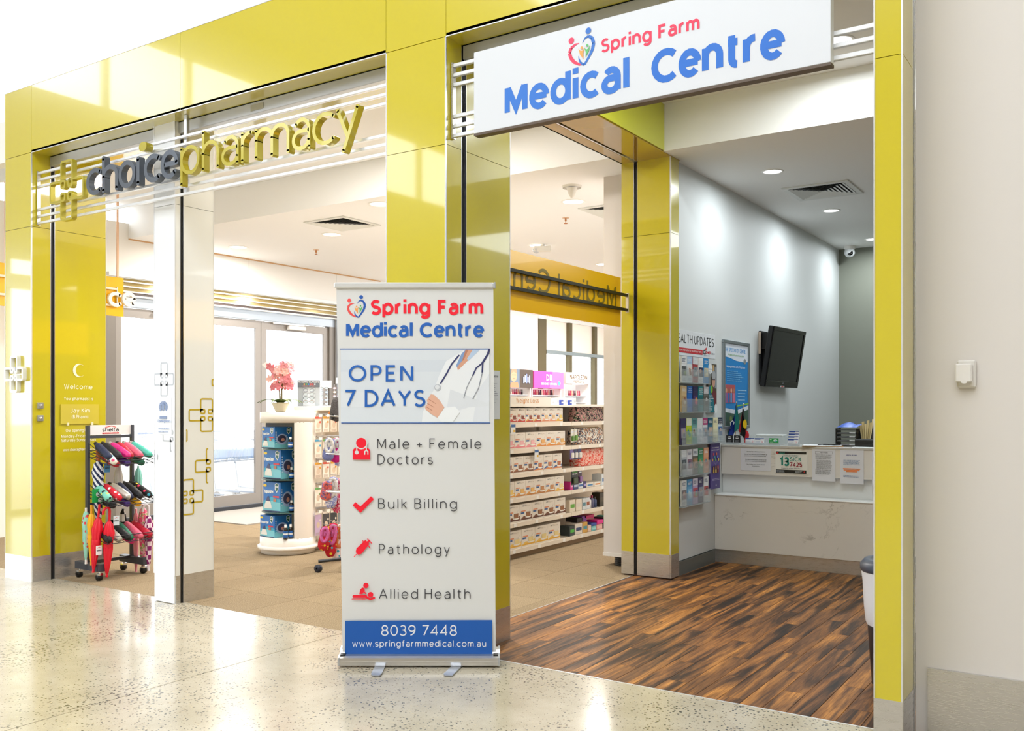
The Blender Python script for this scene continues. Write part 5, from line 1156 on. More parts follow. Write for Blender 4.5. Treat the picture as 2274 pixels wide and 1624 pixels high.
for k, (y, c) in enumerate(((8.08, '#7a6aa8'), (8.16, '#2c3566'), (8.24, '#323a70'))): pack(y, .07, .86, .14, c, '#e9e6e2', 'travel adaptor pack with white plug, %s of three' % ordn[k], 'travel adaptor packs')
pack(8.11, .13, .60, .15, '#15171a', '#3a4a2c', 'black shower covers pack with green heading', None, ('SHOWER', 'COVERS')); pack(8.25, .07, .61, .14, '#3c2240', '#8a5a9c', 'dark purple pack beside the shower covers')
def smallbox(y, w, z, h, col, lb, band='#ffffff', dd=.12, x=XF - .012, nm='small_box', cat='box', grp=None):
    t = thing(nm, lb, cat, (x, y, z), 0, grp); MB().box(x - dd, x, y, y + w, z + .001, z + h, .003).build('body', mat(col, .4), t); A = Art((x, 0, 0), (0, 1, 0), (0, 0, 1), .0006, .0003); A.rect(y + w * .12, z + h * .35, y + w * .88, z + h * .65, band); A.build('print', t); return t
for y, w, h, c, b, lb in ((8.09, .06, .085, '#d02a8c', '#f2b0d8', 'magenta box on the third shelf, beside the bay divider'), (8.155, .10, .075, '#2c3a78', '#c8d4ec', 'navy box on the third shelf'), (8.26, .10, .07, '#e8ecf2', '#3a6ab0', 'white toothpaste box on the third shelf'), (8.365, .06, .07, '#34286c', '#b8a8e0', 'violet box on the third shelf'), (8.43, .15, .05, '#efe6da', '#4a8ac0', 'long cream box on the third shelf'), (8.6, .14, .05, '#f2ece2', '#e89a5a', 'low white box with orange band on the third shelf'), (8.76, .12, .12, '#e8eef4', '#2a6cb0', 'tall white and blue box on the third shelf by the column')): smallbox(y, w, .551, h, c, lb, b)
for y, w, h, c, b, lb in ((8.08, .11, .125, '#f0e4d2', '#6cb040', 'white display tray holding a lime green pack'), (8.21, .12, .12, '#efe2cf', '#e8ddd0', 'empty cream display tray beside the green one'), (8.345, .07, .12, '#d8dfe4', '#5a8a9c', 'clear pack of travel bottles'), (8.42, .08, .12, '#dfe3ea', '#a05a3c', 'second clear pack of travel items')): smallbox(y, w, .326, h, c, lb, b)
def tbottle(y, z, h, r, col, cap, lb):
    t = thing('toiletry_bottle', lb, 'bottle', (XF - .05, y, z), 0, 'toiletry bottles on the second shelf'); MB().lathe((XF - .05, y, z), [(.001, .001), (r, .002), (r, h * .7), (r * .5, h * .8)], 14).build('body', mat(col, .25), t); MB().lathe((XF - .05, y, z), [(r * .5, h * .8), (r * .5, h), (.001, h)], 14).build('cap', mat(cap, .4), t)
for k, (y, h, c, cp) in enumerate(((8.55, .12, '#e9e4e6', '#b02a60'), (8.61, .13, '#6a6a8c', '#a02050'), (8.67, .11, '#4c5a86', '#3a3a40'))): tbottle(y, .326, h, .024, c, cp, 'toiletry bottle with %s cap, %s shelf' % (['crimson', 'ruby', 'grey'][k], 'second'))
smallbox(8.72, .1, .326, .15, '#3c3426', 'round dark brush set beside the column', '#5a5040', .1); smallbox(8.84, .09, .326, .13, '#e0b890', 'tan bath sponge on the second shelf', '#c89c70')
for y, w, h, c, b, lb in ((8.06 + .02, .10, .10, '#3a4448', '#58c050', 'wire basket of small green and black items'), (8.19, .15, .11, '#e8e0d8', '#3c4a78', 'open white tray of blue packs on the lowest shelf'), (8.35, .1, .11, '#d9a850', '#4a9ab0', 'orange patterned box pair on the lowest shelf'), (8.46, .07, .07, '#f0d0c0', '#f4e2d8', 'pale pink soap case'), (8.54, .10, .05, '#7cc8cc', '#a8dcdc', 'aqua oval soap case'), (8.65, .13, .055, '#f0b8b0', '#f4ccc4', 'salmon pink case on the lowest shelf'), (8.8, .06, .12, '#20242a', '#3c4048', 'black comb pack by the column'), (8.87, .07, .13, '#3cb0a4', '#7cd0c8', 'teal pack by the column')): smallbox(y, w, .086, h, c, lb, b)
for y, w, z0, h, c, lb in ((8.30, .12, .20, .045, '#241c22', 'black soap case stacked behind the orange boxes'), (8.40, .10, .19, .065, '#7a3aa0', 'purple case stacked on the lowest shelf'), (8.46, .20, .215, .04, '#c8186c', 'long magenta case at the top of the stack'), (8.66, .14, .145, .045, '#ee2e9c', 'hot pink case on the salmon one'), (8.53, .12, .14, .03, '#2c50a8', 'blue case on the aqua one')): smallbox(y, w, z0 - .002, h, c, lb, c, .14, XF - .05 if z0 > .18 else XF - .012)
# small boxes on top of the gondola
for k in range(6): smallbox(7.75 + k * .085, .05, 1.413, .05 + .02 * (k % 2), ['#eceaf2', '#f2eee6', '#3a54b0', '#e6e2ee', '#2f4aa8', '#f0ece4'][k], 'small box on the gondola top, %s along from the white header' % ordn[k], '#c8ccd8', .08, XF - .02)
# ================================================================ MAKEUP DISPLAYS ON THE FAR WALL
def makeup(lb, y0, y1, z0, z1, col, art, lit):
    X = -9.4; t = thing('makeup_display', lb, 'display', (X - .3, (y0 + y1) / 2, 0))
    box('header_lightbox', X - .12, X, y0, y1, z0, z1, mat(col, .4, emit=lit), t, .003); box('cabinet', X - .55, X - .35, y0, y1, 0, z0, mat('#f3eef0', .5), t)
    for s in (y0, y1 - .03): box('side_panel', X - .4, X - .05, s, s + .03, 0, z0, mat('#efe9ea', .5), t)
    for z in (1.3, 1.48, 1.62): box('shelf', X - .36, X - .1, y0 + .03, y1 - .03, z - .01, z, mat('#dfe3e6', .2), t)
    A = Art((X, 0, 0), (0, 1, 0), (0, 0, 1), .002, .001, .4); art(A, y0, z0, y1 - y0, z1 - z0); A.build('poster_art', t); return t
def art1(A, y, z, w, h):
    A.rect(y, z, y + w * .42, z + h, '#6f7f94'); A.poly([(y + w * .02, z), (y + w * .05, z + h * .25), (y + w * .34, z + h * .3), (y + w * .4, z)], '#e0906c'); A.ell(y + w * .17, z + h * .62, w * .13, h * .32, '#dca98a'); A.poly([(y + w * .04, z + h * .7), (y + w * .08, z + h * .98), (y + w * .28, z + h * .98), (y + w * .3, z + h * .75), (y + w * .17, z + h * .86)], '#b89478')
    A.rect(y + w * .11, z + h * .66, y + w * .15, z + h * .69, '#5a4038'); A.rect(y + w * .2, z + h * .66, y + w * .24, z + h * .69, '#5a4038'); A.rect(y + w * .14, z + h * .46, y + w * .21, z + h * .49, '#c05a50')
    for k, c in enumerate(('#b8c8f8', '#f0f4ff', '#8898e8', '#e8ecff', '#a8b4f0')): A.rect(y + w * (.56 + k * .06), z + h * (.25 + .04 * (k % 2)), y + w * (.605 + k * .06), z + h * (.6 + .08 * (k % 3)), c)
def art2(A, y, z, w, h):
    A.poly([(y + w * .5, z), (y + w, z), (y + w, z + h), (y + w * .62, z + h)], '#e86cb4'); A.text('DB', y + w * .4, z + h * .45, h * .38, '#fdeef6', .2, w * .2); A.text('DESIGNER BRANDS', y + w * .22, z + h * .2, h * .13, '#fbe4f2', .2, w * .54); A.ell(y + w * .84, z + h * .32, w * .05, h * .12, '#5ab8e0')
def art3(A, y, z, w, h): A.text('NAPOLEON', y + w * .14, z + h * .42, h * .38, '#5c3c20', .15, w * .7, .12); A.text('PERDIS', y + w * .28, z + h * .08, h * .24, '#6a4a2c', .15, w * .42, .25)
m1 = makeup('makeup display with a portrait on its dark lit header', 14.05, 14.86, 1.75, 2.09, '#50443c', art1, .15); m2 = makeup('makeup display with a bright pink lit header', 14.9, 16.0, 1.75, 2.08, '#e6489e', art2, .25); m3 = makeup('makeup display with brown lettering on a white header', 16.12, 17.14, 1.86, 2.09, '#e8ded4', art3, .0)
lp = MB(); lp.lathe((0, 0, 0), [(.001, 0), (.014, 0), (.014, .05), (.011, .055), (.011, .085), (.001, .09)], 8)
protoL = None; cc = ['#c03058', '#e06a80', '#2a2028', '#d8a088', '#a02848', '#e8c8b8', '#7a3048']
for i, (ya, yb, z) in enumerate(((14.1, 14.8, 1.62), (14.1, 14.8, 1.48), (14.95, 15.95, 1.62), (14.95, 15.9, 1.48), (16.5, 17.0, 1.62))):
    n = int((yb - ya) / .062)
    for k in range(n):
        c = cc[(k * 3 + i) % 7]
        o = MB(); o.lathe((0, 0, 0), [(.001, 0), (.018, 0), (.018, .05), (.013, .055), (.013, .10), (.001, .105)], 8); ob = o.build('cosmetic_tube', mat(c, .3), None)
        tag(ob, 'small cosmetic tube standing on the makeup display shelves', 'cosmetics', 'cosmetic tubes on the makeup displays'); ob.location = (-9.4 - .16, ya + k * .062, z + .001)
# ================================================================ UMBRELLA STAND
XR = -7.02
us = thing('umbrella_stand', 'charcoal wheeled umbrella stand with three wire trays inside the pharmacy entry', 'stand', (XR, 4.53, 0))
CH = mat('#4a4d56', .4, .2); YA_, YB_ = 4.335, 4.735
for y in (YA_, YB_): box('upright', XR - .018, XR + .018, y - .012, y + .012, .13, 1.245, CH, us, .002)
for z in (1.15, .60): box('cross_bar', XR - .008, XR + .008, YA_, YB_, z - .012, z + .012, CH, us)
box('cross_bar', XR - .01, XR + .01, YA_, YB_, .115, .14, CH, us)
for y in (YA_, YB_):
    box('foot_bar', XR - .14, XR + .20, y - .028, y + .028, .075, .135, CH, us, .003)
    for x in (XR - .11, XR + .17):
        c = MB(); c.tube([(x, y, .078), (x, y, .05)], .008, 8); c.box(x - .016, x + .016, y - .02, y + .02, .045, .062); c = c.build('castor_fork', CHROME, us)
        m = MB(); m.M = Matrix.Translation((x - .01, y, .028)) @ Matrix.Rotation(pi / 2, 4, 'X') ; m.lathe((0, 0, 0), [(.006, -.018), (.026, -.018), (.028, -.008), (.028, .008), (.026, .018), (.006, .018)], 18); m.build('wheel', mat('#0e0f11', .35), us)
hb = box('header_board', XR - .004, XR + .004, YA_ + .014, YB_ - .014, 1.165, 1.245, mat('#ece9ea', .4), us)
A = Art((XR + .004, 0, 0), (0, 1, 0), (0, 0, 1), .0008, .0003); yc = (YA_ + YB_) / 2; A.text('shelta', yc - .075, 1.19, .034, '#23232a', .16, .15, .12); A.line([(yc - .05, 1.226), (yc + .01, 1.237), (yc + .05, 1.226)], .005, '#d0202c', 0); A.rect(yc - .075, 1.172, yc + .075, 1.183, '#d0202c'); A.text('AUSTRALIA', yc - .06, 1.174, .007, '#f0e0e0', .14, .12); A.build('lettering', hb)
def tray(z, nm):
    m = MB(); x0, x1, z0, z1 = XR + .03, XR + .27, z + .055, z; y0, y1 = YA_ + .0, YB_ + .02
    for hgt in (0, .03, .055):
        for a, b in (((x0, y0), (x1, y0)), ((x1, y0), (x1, y1)), ((x1, y1), (x0, y1)), ((x0, y1), (x0, y0))):
            za = (z0 if a[0] == x0 else z1) + hgt; zb = (z0 if b[0] == x0 else z1) + hgt; m.tube([(a[0], a[1], za), (b[0], b[1], zb)], .0032, 5)
    for j in range(9): y = y0 + (y1 - y0) * j / 8; m.tube([(x0, y, z0), (x1, y, z1)], .0022, 4)
    for j in (0, 4, 8): y = y0 + (y1 - y0) * j / 8; m.tube([(x1, y, z1), (x1, y, z1 + .055)], .003, 4)
    for y in (y0, y1): m.tube([(XR, y, z0 + .12), (x0 + .1, y, z0 + .06), (x1, y, z1 + .05)], .003, 5)
    m.build('wire_tray', mat('#2c2d33', .4, .3), us)
TZ = (.93, .60, .30)
for z, nm in zip(TZ, ('top', 'middle', 'bottom')): tray(z, nm)
pat = {'bluedot': fabric('multi_dots_white', 'dots', '#f2efe4', '#e04a78', '#4aa8d0', 22), 'owl': fabric('owl_print', 'dots', '#7cc8b4', '#1f2a34', '#e8b84a', 20), 'reddot': fabric('red_white_dots', 'dots', '#d0142c', '#ffffff', None, 26), 'silver': mat('#c2beb4', .3, .3), 'navy': mat('#1f2848', .6), 'blackdot': fabric('black_multi_dots', 'dots', '#141418', '#e83a60', '#4ac8d0', 26),
       'black': mat('#17171b', .6), 'green': mat('#1c6b52', .55), 'pink': mat('#e0607c', .5), 'teal': mat('#4cb8a4', .5), 'magenta': mat('#d81c7c', .5), 'crimson': mat('#b81232', .5), 'purple': mat('#46287c', .5), 'red': mat('#e0102c', .45), 'yellow': mat('#f4b414', .45), 'stripe': fabric('navy_white_stripe', 'stripe', '#1c2a54', '#f0f0f2', None, 11),
       'zebra': fabric('black_white_check', 'check', '#141418', '#f0f0ee', None, 16), 'tartan': fabric('magenta_check', 'check', '#8c1a6c', '#f0dce8', None, 26), 'mint': fabric('mint_cherry', 'dots', '#9ad4c0', '#e03a48', None, 24), 'aqua': mat('#8fd4cc', .4), 'rose': fabric('rose_green', 'floral', '#ee5a80', '#f4b0bc', '#8ac060', 18), 'lightpink': mat('#f2a0b0', .5)}
def compact(y, z, m_, cap, L, lb, x=None, tilt=.35, yaw=0.0, r=.029):
    x = XR + .06 if x is None else x
    t = thing('folded_umbrella', lb, 'umbrella', (x, y, z), 0, 'folded umbrellas in the wire trays')
    M0 = Matrix.Translation((x, y, z)) @ Matrix.Rotation(yaw, 4, 'Z') @ Matrix.Rotation(pi / 2 + tilt, 4, 'Y')
    m = MB(); m.M = M0; m.lathe((0, 0, 0), [(.001, 0), (r * .8, .005), (r, .03), (r * 1.04, L * .5), (r, L - .03), (r * .8, L - .004), (.001, L)], 22, fold=7, fa=.06); m.build('canopy_sleeve', m_, t)
    m = MB(); m.M = M0; m.lathe((0, 0, 0), [(r * .55, -.002), (r * .62, -.02), (r * .5, -.035), (.001, -.038)], 14); m.build('handle', cap, t)
    m = MB(); m.M = M0; m.lathe((0, 0, 0), [(r * 1.07, L * .44), (r * 1.1, L * .46), (r * 1.1, L * .52), (r * 1.07, L * .54)], 18); m.build('strap', m_, t)
BK = mat('#1a1a1e', .4); SV = mat('#c9c4c0', .2, .7)
rows_ = [(TZ[0] + .155, [('navy', 'bluish navy'), ('black', 'black and pink'), ('magenta', 'magenta'), ('crimson', 'crimson'), ('pink', 'rose pink'), ('teal', 'teal')], 'top tray', (SV, BK)),
         (TZ[1] + .15, [('owl', 'owl patterned'), ('reddot', 'red and white dotted'), ('silver', 'silver grey'), ('navy', 'navy'), ('black', 'plain black'), ('blackdot', 'black with coloured dots')], 'middle tray', (BK, BK)),
         (TZ[2] + .12, [('black', 'black'), ('silver', 'beige grey'), ('black', 'second black'), ('green', 'dark green'), ('pink', 'salmon pink'), ('crimson', 'dark red')], 'bottom tray', (BK, BK))]
for z, it, nm, hd_ in rows_:
    for k, (c, nmc) in enumerate(it):
        compact(YA_ + .045 + k * .064, z, pat[c], hd_[0] if k in (2, 4, 5) else hd_[1], .235, '%s folded umbrella in the %s of the stand' % (nmc, nm), tilt=.42, yaw=.12 * ((k % 3) - 1))
compact(YA_ + .05, TZ[0] + .115, pat['bluedot'], SV, .2, 'white folded umbrella with coloured spots at the front of the top tray', XR + .12, .5); compact(YA_ + .1, TZ[0] + .055, pat['crimson'], BK, .2, 'deep red folded umbrella under the spotted one, top tray', XR + .06, .28); compact(YA_ + .2, TZ[0] + .055, pat['purple'], BK, .2, 'purple folded umbrella low in the top tray', XR + .06, .28); compact(YA_ + .33, TZ[0] + .055, pat['green'], BK, .2, 'green folded umbrella low in the top tray', XR + .06, .28)
compact(YA_ + .07, TZ[1] + .055, pat['black'], BK, .2, 'black folded umbrella low in the middle tray', XR + .06, .28); compact(YA_ + .2, TZ[1] + .055, pat['purple'], BK, .2, 'purple folded umbrella low in the middle tray', XR + .06, .28); compact(YA_ + .3, TZ[1] + .05, pat['yellow'], BK, .2, 'yellow folded umbrella low in the middle tray', XR + .06, .28); compact(YA_ + .24, TZ[2] + .05, pat['magenta'], BK, .2, 'magenta folded umbrella low in the bottom tray', XR + .06, .28)
def umb(px, pt, pb, X, m_, hm, kind, lb, r=.035, lean=0.0, tagc=None, hl=.1, px2=None):
    y, zt = onX(px, pt, X); y2, zb = onX(px2 or px, pb, X); L = zt - zb
    t = thing('hanging_umbrella', lb, 'umbrella', (X, y, zt), 0, 'long umbrellas hooked on the stand')
    sh = (y2 - y) / L
    M0 = Matrix.Translation((X, y, zt)) @ Matrix(((1, 0, 0, 0), (0, 1, -sh, 0), (0, 0, 1, 0), (0, 0, 0, 1)))
    h0 = hl + .01
    m = MB(); m.M = M0; m.lathe((0, 0, 0), [(.012, -h0 + .0), (r * .75, -h0 - .02), (r * 1.15, -h0 - .09), (r * .9, -h0 - .16), (r * .95, -h0 - .22), (r * .6, -(L - .1)), (r * .3, -(L - .03)), (.006, -(L - .02))], 32, fold=8, fa=.13); m.build('canopy', m_, t)
    m = MB(); m.M = M0; m.lathe((0, 0, 0), [(r * .95, -h0 - .17), (r * 1.02, -h0 - .18), (r * 1.02, -h0 - .2), (r * .95, -h0 - .21)], 24); m.build('strap', m_, t)
    m = MB(); m.M = M0
    if kind == 'J': m.tube([(0, -.055, -.05), (0, -.056, -.025), (0, -.045, -.004), (0, -.025, .006), (0, -.006, -.004), (0, 0, -.025), (0, 0, -h0 - .02)], .0105, 10)
    elif kind == 'W': m.box(-.014, .014, -.016, .016, -h0, .0, .006)
    else: m.tube([(0, 0, 0), (0, 0, -h0 - .02)], .009, 10)
    m.build('handle', hm, t)
    m = MB(); m.M = M0; m.tube([(0, 0, -(L - .035)), (0, 0, -L)], [.009, .011], 10); m.build('tip', hm, t)
    if tagc:
        ty, tz = y + tagc[0], zt + tagc[1]; a = box('swing_tag', X + r + .012, X + r + .0135, ty, ty + .05, tz, tz + .075, mat(tagc[2], .5), t); A = Art((X + r + .0135, 0, 0), (0, 1, 0), (0, 0, 1), .0005, .0002); A.text('shelta', ty + .006, tz + .03, .014, '#2a2a34', .18, .038, .1); A.line([(ty + .01, tz + .055), (ty + .025, tz + .064), (ty + .04, tz + .055)], .003, '#d0202c', 0); A.build('print', a)
XH = -6.86
umb(218, 984, 1175, -6.95, pat['stripe'], mat('#b5653a', .4), 'W', 'navy and white striped golf umbrella with a wooden handle', .04, tagc=(.02, -.24, '#4a90c4'), hl=.14)
umb(191, 1128, 1253, -6.98, pat['mint'], mat('#efe8e4', .4), 'P', 'mint cherry print umbrella hanging outermost on the stand', .026, tagc=(-.02, -.28, '#e6d2a8'), hl=.02)
umb(203, 1122, 1256, -6.93, pat['yellow'], mat('#f0a81c', .3), 'P', 'plain yellow umbrella hanging beside the mint one', .027, hl=.06)
umb(221, 1120, 1272, -6.86, pat['red'], mat('#d80f28', .25), 'P', 'red umbrella with straight handle beside the yellow one', .034, tagc=(-.06, -.4, '#f2eef0'), hl=.10, px2=207)
umb(244, 1128, 1282, -6.80, pat['red'], mat('#d80f28', .25), 'J', 'red umbrella with curved crook handle hanging at the front', .036, tagc=(.0, -.14, '#c9d2da'), hl=.10, px2=237)
umb(302, 1130, 1275, -6.97, pat['lightpink'], mat('#f2a0b0', .3), 'P', 'pale pink umbrella low behind the rose one', .022, hl=.03)
umb(318, 1120, 1270, -6.90, pat['rose'], mat('#e8909c', .3), 'P', 'rose and green print umbrella on the pillar side of the stand', .032, hl=.02)
umb(330, 1122, 1268, -6.82, pat['tartan'], mat('#e8e2ea', .25), 'J', 'magenta check umbrella with white crook handle', .03, hl=.08)
umb(307, 1035, 1100, -7.0, pat['aqua'], mat('#a8dcd6', .3), 'P', 'small aqua umbrella hanging under the top tray', .028, hl=.01)
umb(263, 1034, 1075, -6.98, mat('#d8d5d2', .4), mat('#c9c6c4', .3), 'P', 'short pale grey umbrella hanging under the top tray', .03, hl=.005)
umb(273, 1130, 1168, -6.98, pat['zebra'], BK, 'P', 'short black and white check umbrella under the middle tray', .024, hl=.005)
ty_, tz_ = onX(205, 1112, -6.88); gt = thing('green_swing_tag', 'green swing tag with a golf ball picture hanging on the stand', 'tag', (-6.88, ty_, tz_)); box('card', -6.884, -6.88, ty_ - .0, ty_ + .09, tz_ - .02, tz_ + .09, mat('#189a4c', .4), gt)
A = Art((-6.88, 0, 0), (0, 1, 0), (0, 0, 1), .0006, .0003); A.ell(ty_ + .055, tz_ + .045, .024, .022, '#c9d2cc'); A.rect(ty_ + .05, tz_ - .015, ty_ + .085, tz_ + .015, '#eef2ee'); A.build('print', gt)
# ================================================================ RECEPTION COUNTER
rc = thing('reception_counter', 'long reception counter clad in pale veined stone with white recess', 'counter', (-1.3, 8.2, 0))
CX0, CX1 = -3.078, .595
box('lower_panel', CX0, CX1, 7.92, 7.945, .118, .60, STONE, rc, .002); box('carcass', CX0 + .005, CX1, 7.95, 8.5, .0, .595, mat('#cfd0cc', .6), rc)
box('ledge', CX0, CX1, 7.915, 8.12, .60, .612, mat('#eef0f0', .3), rc, .002); box('kick_plate', CX0, CX1, 7.935, 7.95, .002, .115, STEEL, rc)
box('recess_panel', CX0, CX1, 8.12, 8.14, .612, .79, mat('#e4e6e7', .4), rc); box('upper_panel', CX0, CX1, 8.08, 8.105, .785, 1.03, STONE, rc, .002)
box('counter_top', CX0, CX1, 8.075, 8.52, 1.03, 1.05, mat('#c3c1bb', .2, 0, .3), rc, .002); box('upper_carcass', CX0 + .005, CX1, 8.145, 8.5, .6, 1.03, mat('#cfd0cc', .6), rc)
CTZ = 1.051
YN = 8.078
def notice(px0, py0, px1, py1, lb, fn, thick=.0012, col='#e3e6ee'):
    (x0, z1), (x1, z0) = onY(px0, py0, YN), onY(px1, py1, YN)
    t = thing('counter_notice', lb, 'notice', ((x0 + x1) / 2, YN, z0), 0, 'notices taped to the counter front'); box('sheet', x0, x1, YN - thick, YN + .0005, z0, z1, mat(col, .35), t)
    A = Art((0, YN - thick, 0), (1, 0, 0), (0, 0, 1), .0006, .0003, .4); fn(A, x0, z0, x1 - x0, z1 - z0); A.build('print', t); return t
def n1(A, x, z, w, h):
    A.text('Spring Farm Medical Centre', x + w * .2, z + h * .84, h * .05, '#3c3e48', .15, w * .62)
    for i, s in enumerate(('Spring Farm Medical Centre Bulk Bills all', 'patients with a current Medicare card')): A.text(s, x + w * .12, z + h * (.72 - i * .075), h * .045, '#44464f', .15, w * (.76, .72)[i])
    for i, s in enumerate(('Standard consultations are $60 for all'.replace('$', ''), 'patients, including private patients')): A.text(s, x + w * .15, z + h * (.48 - i * .075), h * .045, '#44464f', .15, w * .7)
    for i, s in enumerate(('Any further costs will be advised', 'immediately.')): A.text(s, x + w * (.2, .38)[i], z + h * (.26 - i * .075), h * .045, '#44464f', .15, w * (.6, .25)[i])
def n2(A, x, z, w, h):
    A.rect(x + w * .02, z + h * .02, x + w * .96, z + h * .17, '#14181e'); A.rect(x + w * .02, z + h * .87, x + w * .96, z + h * .97, '#14181e'); A.ell(x + w * .07, z + h * .9, w * .03, h * .04, '#d03838')
    for k in range(9): A.rect(x + w * (.12 + k * .02), z + h * .86, x + w * (.132 + k * .02), z + h * (.89 + .03 * (k % 3)), '#2aa08c')
    A.text('13', x + w * .15, z + h * .33, h * .4, '#138a7c', .2, w * .28, .2); A.text('SICK', x + w * .46, z + h * .55, h * .19, '#138a7c', .15, w * .35); A.text('7425', x + w * .46, z + h * .31, h * .2, '#9c1f38', .17, w * .37)
    A.text('IF YOU NEED A DOCTOR URGENTLY', x + w * .22, z + h * .8, h * .035, '#4a7a78', .15, w * .5); A.text('AND OUR CLINIC IS CLOSED CALL', x + w * .22, z + h * .755, h * .035, '#4a7a78', .15, w * .5)
    A.text('In home. Out of hours. Bulk billed.', x + w * .2, z + h * .22, h * .045, '#33363c', .15, w * .58); A.lines(x + w * .05, x + w * .3, z + h * .04, z + h * .15, 3, '#c8d0d8', .4, .1); A.lines(x + w * .62, x + w * .85, z + h * .05, z + h * .14, 3, '#e0e4e8'); A.ell(x + w * .9, z + h * .1, w * .02, h * .03, '#d03838')
def n3(A, x, z, w, h):
    A.line([(x + w * .14, z + h * .84), (x + w * .88, z + h * .84), (x + w * .88, z + h * .91), (x + w * .14, z + h * .91), (x + w * .14, z + h * .84)], w * .008, '#6a5a6a', 0); A.text('Your Privacy', x + w * .34, z + h * .862, h * .03, '#2c2c44', .2, w * .34)
    A.lines(x + w * .15, x + w * .86, z + h * .68, z + h * .82, 5, '#6c7078', .4, .1, 1); A.lines(x + w * .2, x + w * .86, z + h * .38, z + h * .65, 11, '#6c7078', .4, .1, 2); A.lines(x + w * .15, x + w * .86, z + h * .2, z + h * .36, 6, '#6c7078', .4, .15, 3)
def n4(A, x, z, w, h):
    A.text('MEDICAL RECORDS', x + w * .27, z + h * .82, h * .03, '#4a4c8c', .18, w * .46); A.lines(x + w * .14, x + w * .86, z + h * .54, z + h * .7, 5, '#6a88b4', .45, .12, 4)
    for k, (a, b) in enumerate(((.12, .86), (.15, .83), (.26, .72))): A.rect(x + w * a, z + h * (.42 - k * .04), x + w * b, z + h * (.45 - k * .04), '#f08a4c')
    A.lines(x + w * .14, x + w * .84, z + h * .18, z + h * .25, 2, '#7a8cb0', .45, .1, 5)
notice(1645.5, 996, 1712, 1047, 'landscape white notice about bulk billing, first from the brochure wall', n1); notice(1722, 1001, 1794, 1054, 'colourful doctor helpline sign with green and red numbers and black bands', n2, .004, '#f0f0ea')
notice(1803.5, 996, 1855, 1070, 'portrait privacy notice with dense small print hanging below the stone edge', n3); notice(1866, 998, 1918, 1076, 'portrait medical records notice with an orange highlighted paragraph', n4); notice(1936, 1004, 1990, 1082, 'portrait sheet mostly hidden behind the yellow doorway pillar', n3)
# flags
def flagset():
    for k, (bx, tx, tz, lb) in enumerate(((-3.02, -3.005, 1.435, 'small blue and green flag with white emblem on the counter'), (-3.0, -2.945, 1.42, 'small black, red and yellow flag on the counter'))):
        t = thing('desk_flag', lb, 'flag', (bx, 8.28, CTZ), 0, 'small flags on the counter'); y = 8.28 + k * .02
        m = MB(); m.tube([(bx, y, CTZ + .002), (tx, y, tz)], .0035, 8); m.build('stick', mat('#c9a070', .5), t); MB().lathe((tx, y, tz - .004), [(.001, 0), (.006, .003), (.006, .01), (.001, .013)], 10).build('finial', mat('#e8e8ea', .3), t)
        MB().lathe((bx, y, CTZ), [(.018, 0), (.018, .006), (.006, .012), (.001, .012)], 14).build('base', BLACK, t)
        d = MB(); n = 6; dx = (tx - bx) / (tz - CTZ)
        def S_(u, v):  # u across (drapes down), v down
            x = tx - dx * v * .9 + (u * (-.09 if k == 0 else .085)) * min(1, v * 5 + .05) * (1 - v * .4); return (x, y - .012 - .018 * sin(u * 9 + v * 6), tz - .015 - v * 1.0 - u * .10 * (1 - k * .2))
        def strip(u0, u1, v0, v1, m_):
            d.mt(m_); vs = []; N_ = 8; M_ = 4
            for i in range(N_ + 1):
                for j in range(M_ + 1): vs.append(S_(u0 + (u1 - u0) * j / M_, v0 + (v1 - v0) * i / N_))
            d.add(vs, [(i * (M_ + 1) + j, i * (M_ + 1) + j + 1, (i + 1) * (M_ + 1) + j + 1, (i + 1) * (M_ + 1) + j) for i in range(N_) for j in range(M_)], True)
        if k == 0:
            strip(-.35, .0, .0, .26, mat('#167a74', .7)); strip(.0, .72, .0, .26, mat('#1c3c9a', .7)); strip(.72, 1.0, .0, .24, mat('#167a74', .7))
        else:
            strip(-.1, .12, .02, .24, mat('#b81a28', .7)); strip(.1, .85, .0, .26, mat('#0e0e10', .7)); strip(.72, 1.0, .16, .28, mat('#c01a28', .7))
        d.build('cloth', None, t, fix=False)
        A = Art((0, y - .036, 0), (1, 0, 0), (0, 0, 1), .0, .0006)
        if k == 0: A.line([(bx - .028, CTZ + .17), (bx - .03, CTZ + .2), (bx - .01, CTZ + .215), (bx + .004, CTZ + .2), (bx - .002, CTZ + .18)], .008, '#eef0f2', 0)
        else: A.poly([(bx + .085 + .028 * cos(q * pi / 9 - .2) * (.9 if cos(q * pi / 9 - .2) < 0 else .5), CTZ + .185 + .042 * sin(q * pi / 9 - .2)) for q in range(18)], '#f0cc10')
        A.build('emblem', t)
flagset()
def cardholder(x0, x1, z1, lb, col, fn, y=8.2, tiers=1):
    t = thing('card_holder', lb, 'card holder', ((x0 + x1) / 2, y, CTZ), 0, 'card holders on the counter'); AC = mat('#e9eff2', .05, 0, 0, 0, .5, .6)
    MB().box(x0 - .003, x1 + .003, y - .02, y + .03, CTZ, CTZ + .006).box(x0 - .003, x1 + .003, y - .022, y - .018, CTZ, CTZ + .02).box(x0 - .003, x1 + .003, y + .02, y + .023, CTZ, z1 * .6 + CTZ * .4).build('acrylic_stand', AC, t)
    h = z1 - CTZ
    for k in range(tiers):
        zb = CTZ + .008 + k * (h - .055) / max(1, tiers - 1) if tiers > 1 else CTZ + .008; zt = zb + (.052 if tiers > 1 else h - .01); yy = y - .012 + k * .012
        cd_ = box('business_card', x0, x1, yy, yy + .004, zb, zt, mat(col, .4), t); A = Art((0, yy, 0), (1, 0, 0), (0, 0, 1), .0006, .0003); fn(A, x0, zb, x1 - x0, zt - zb); A.build('print', cd_)
    return t
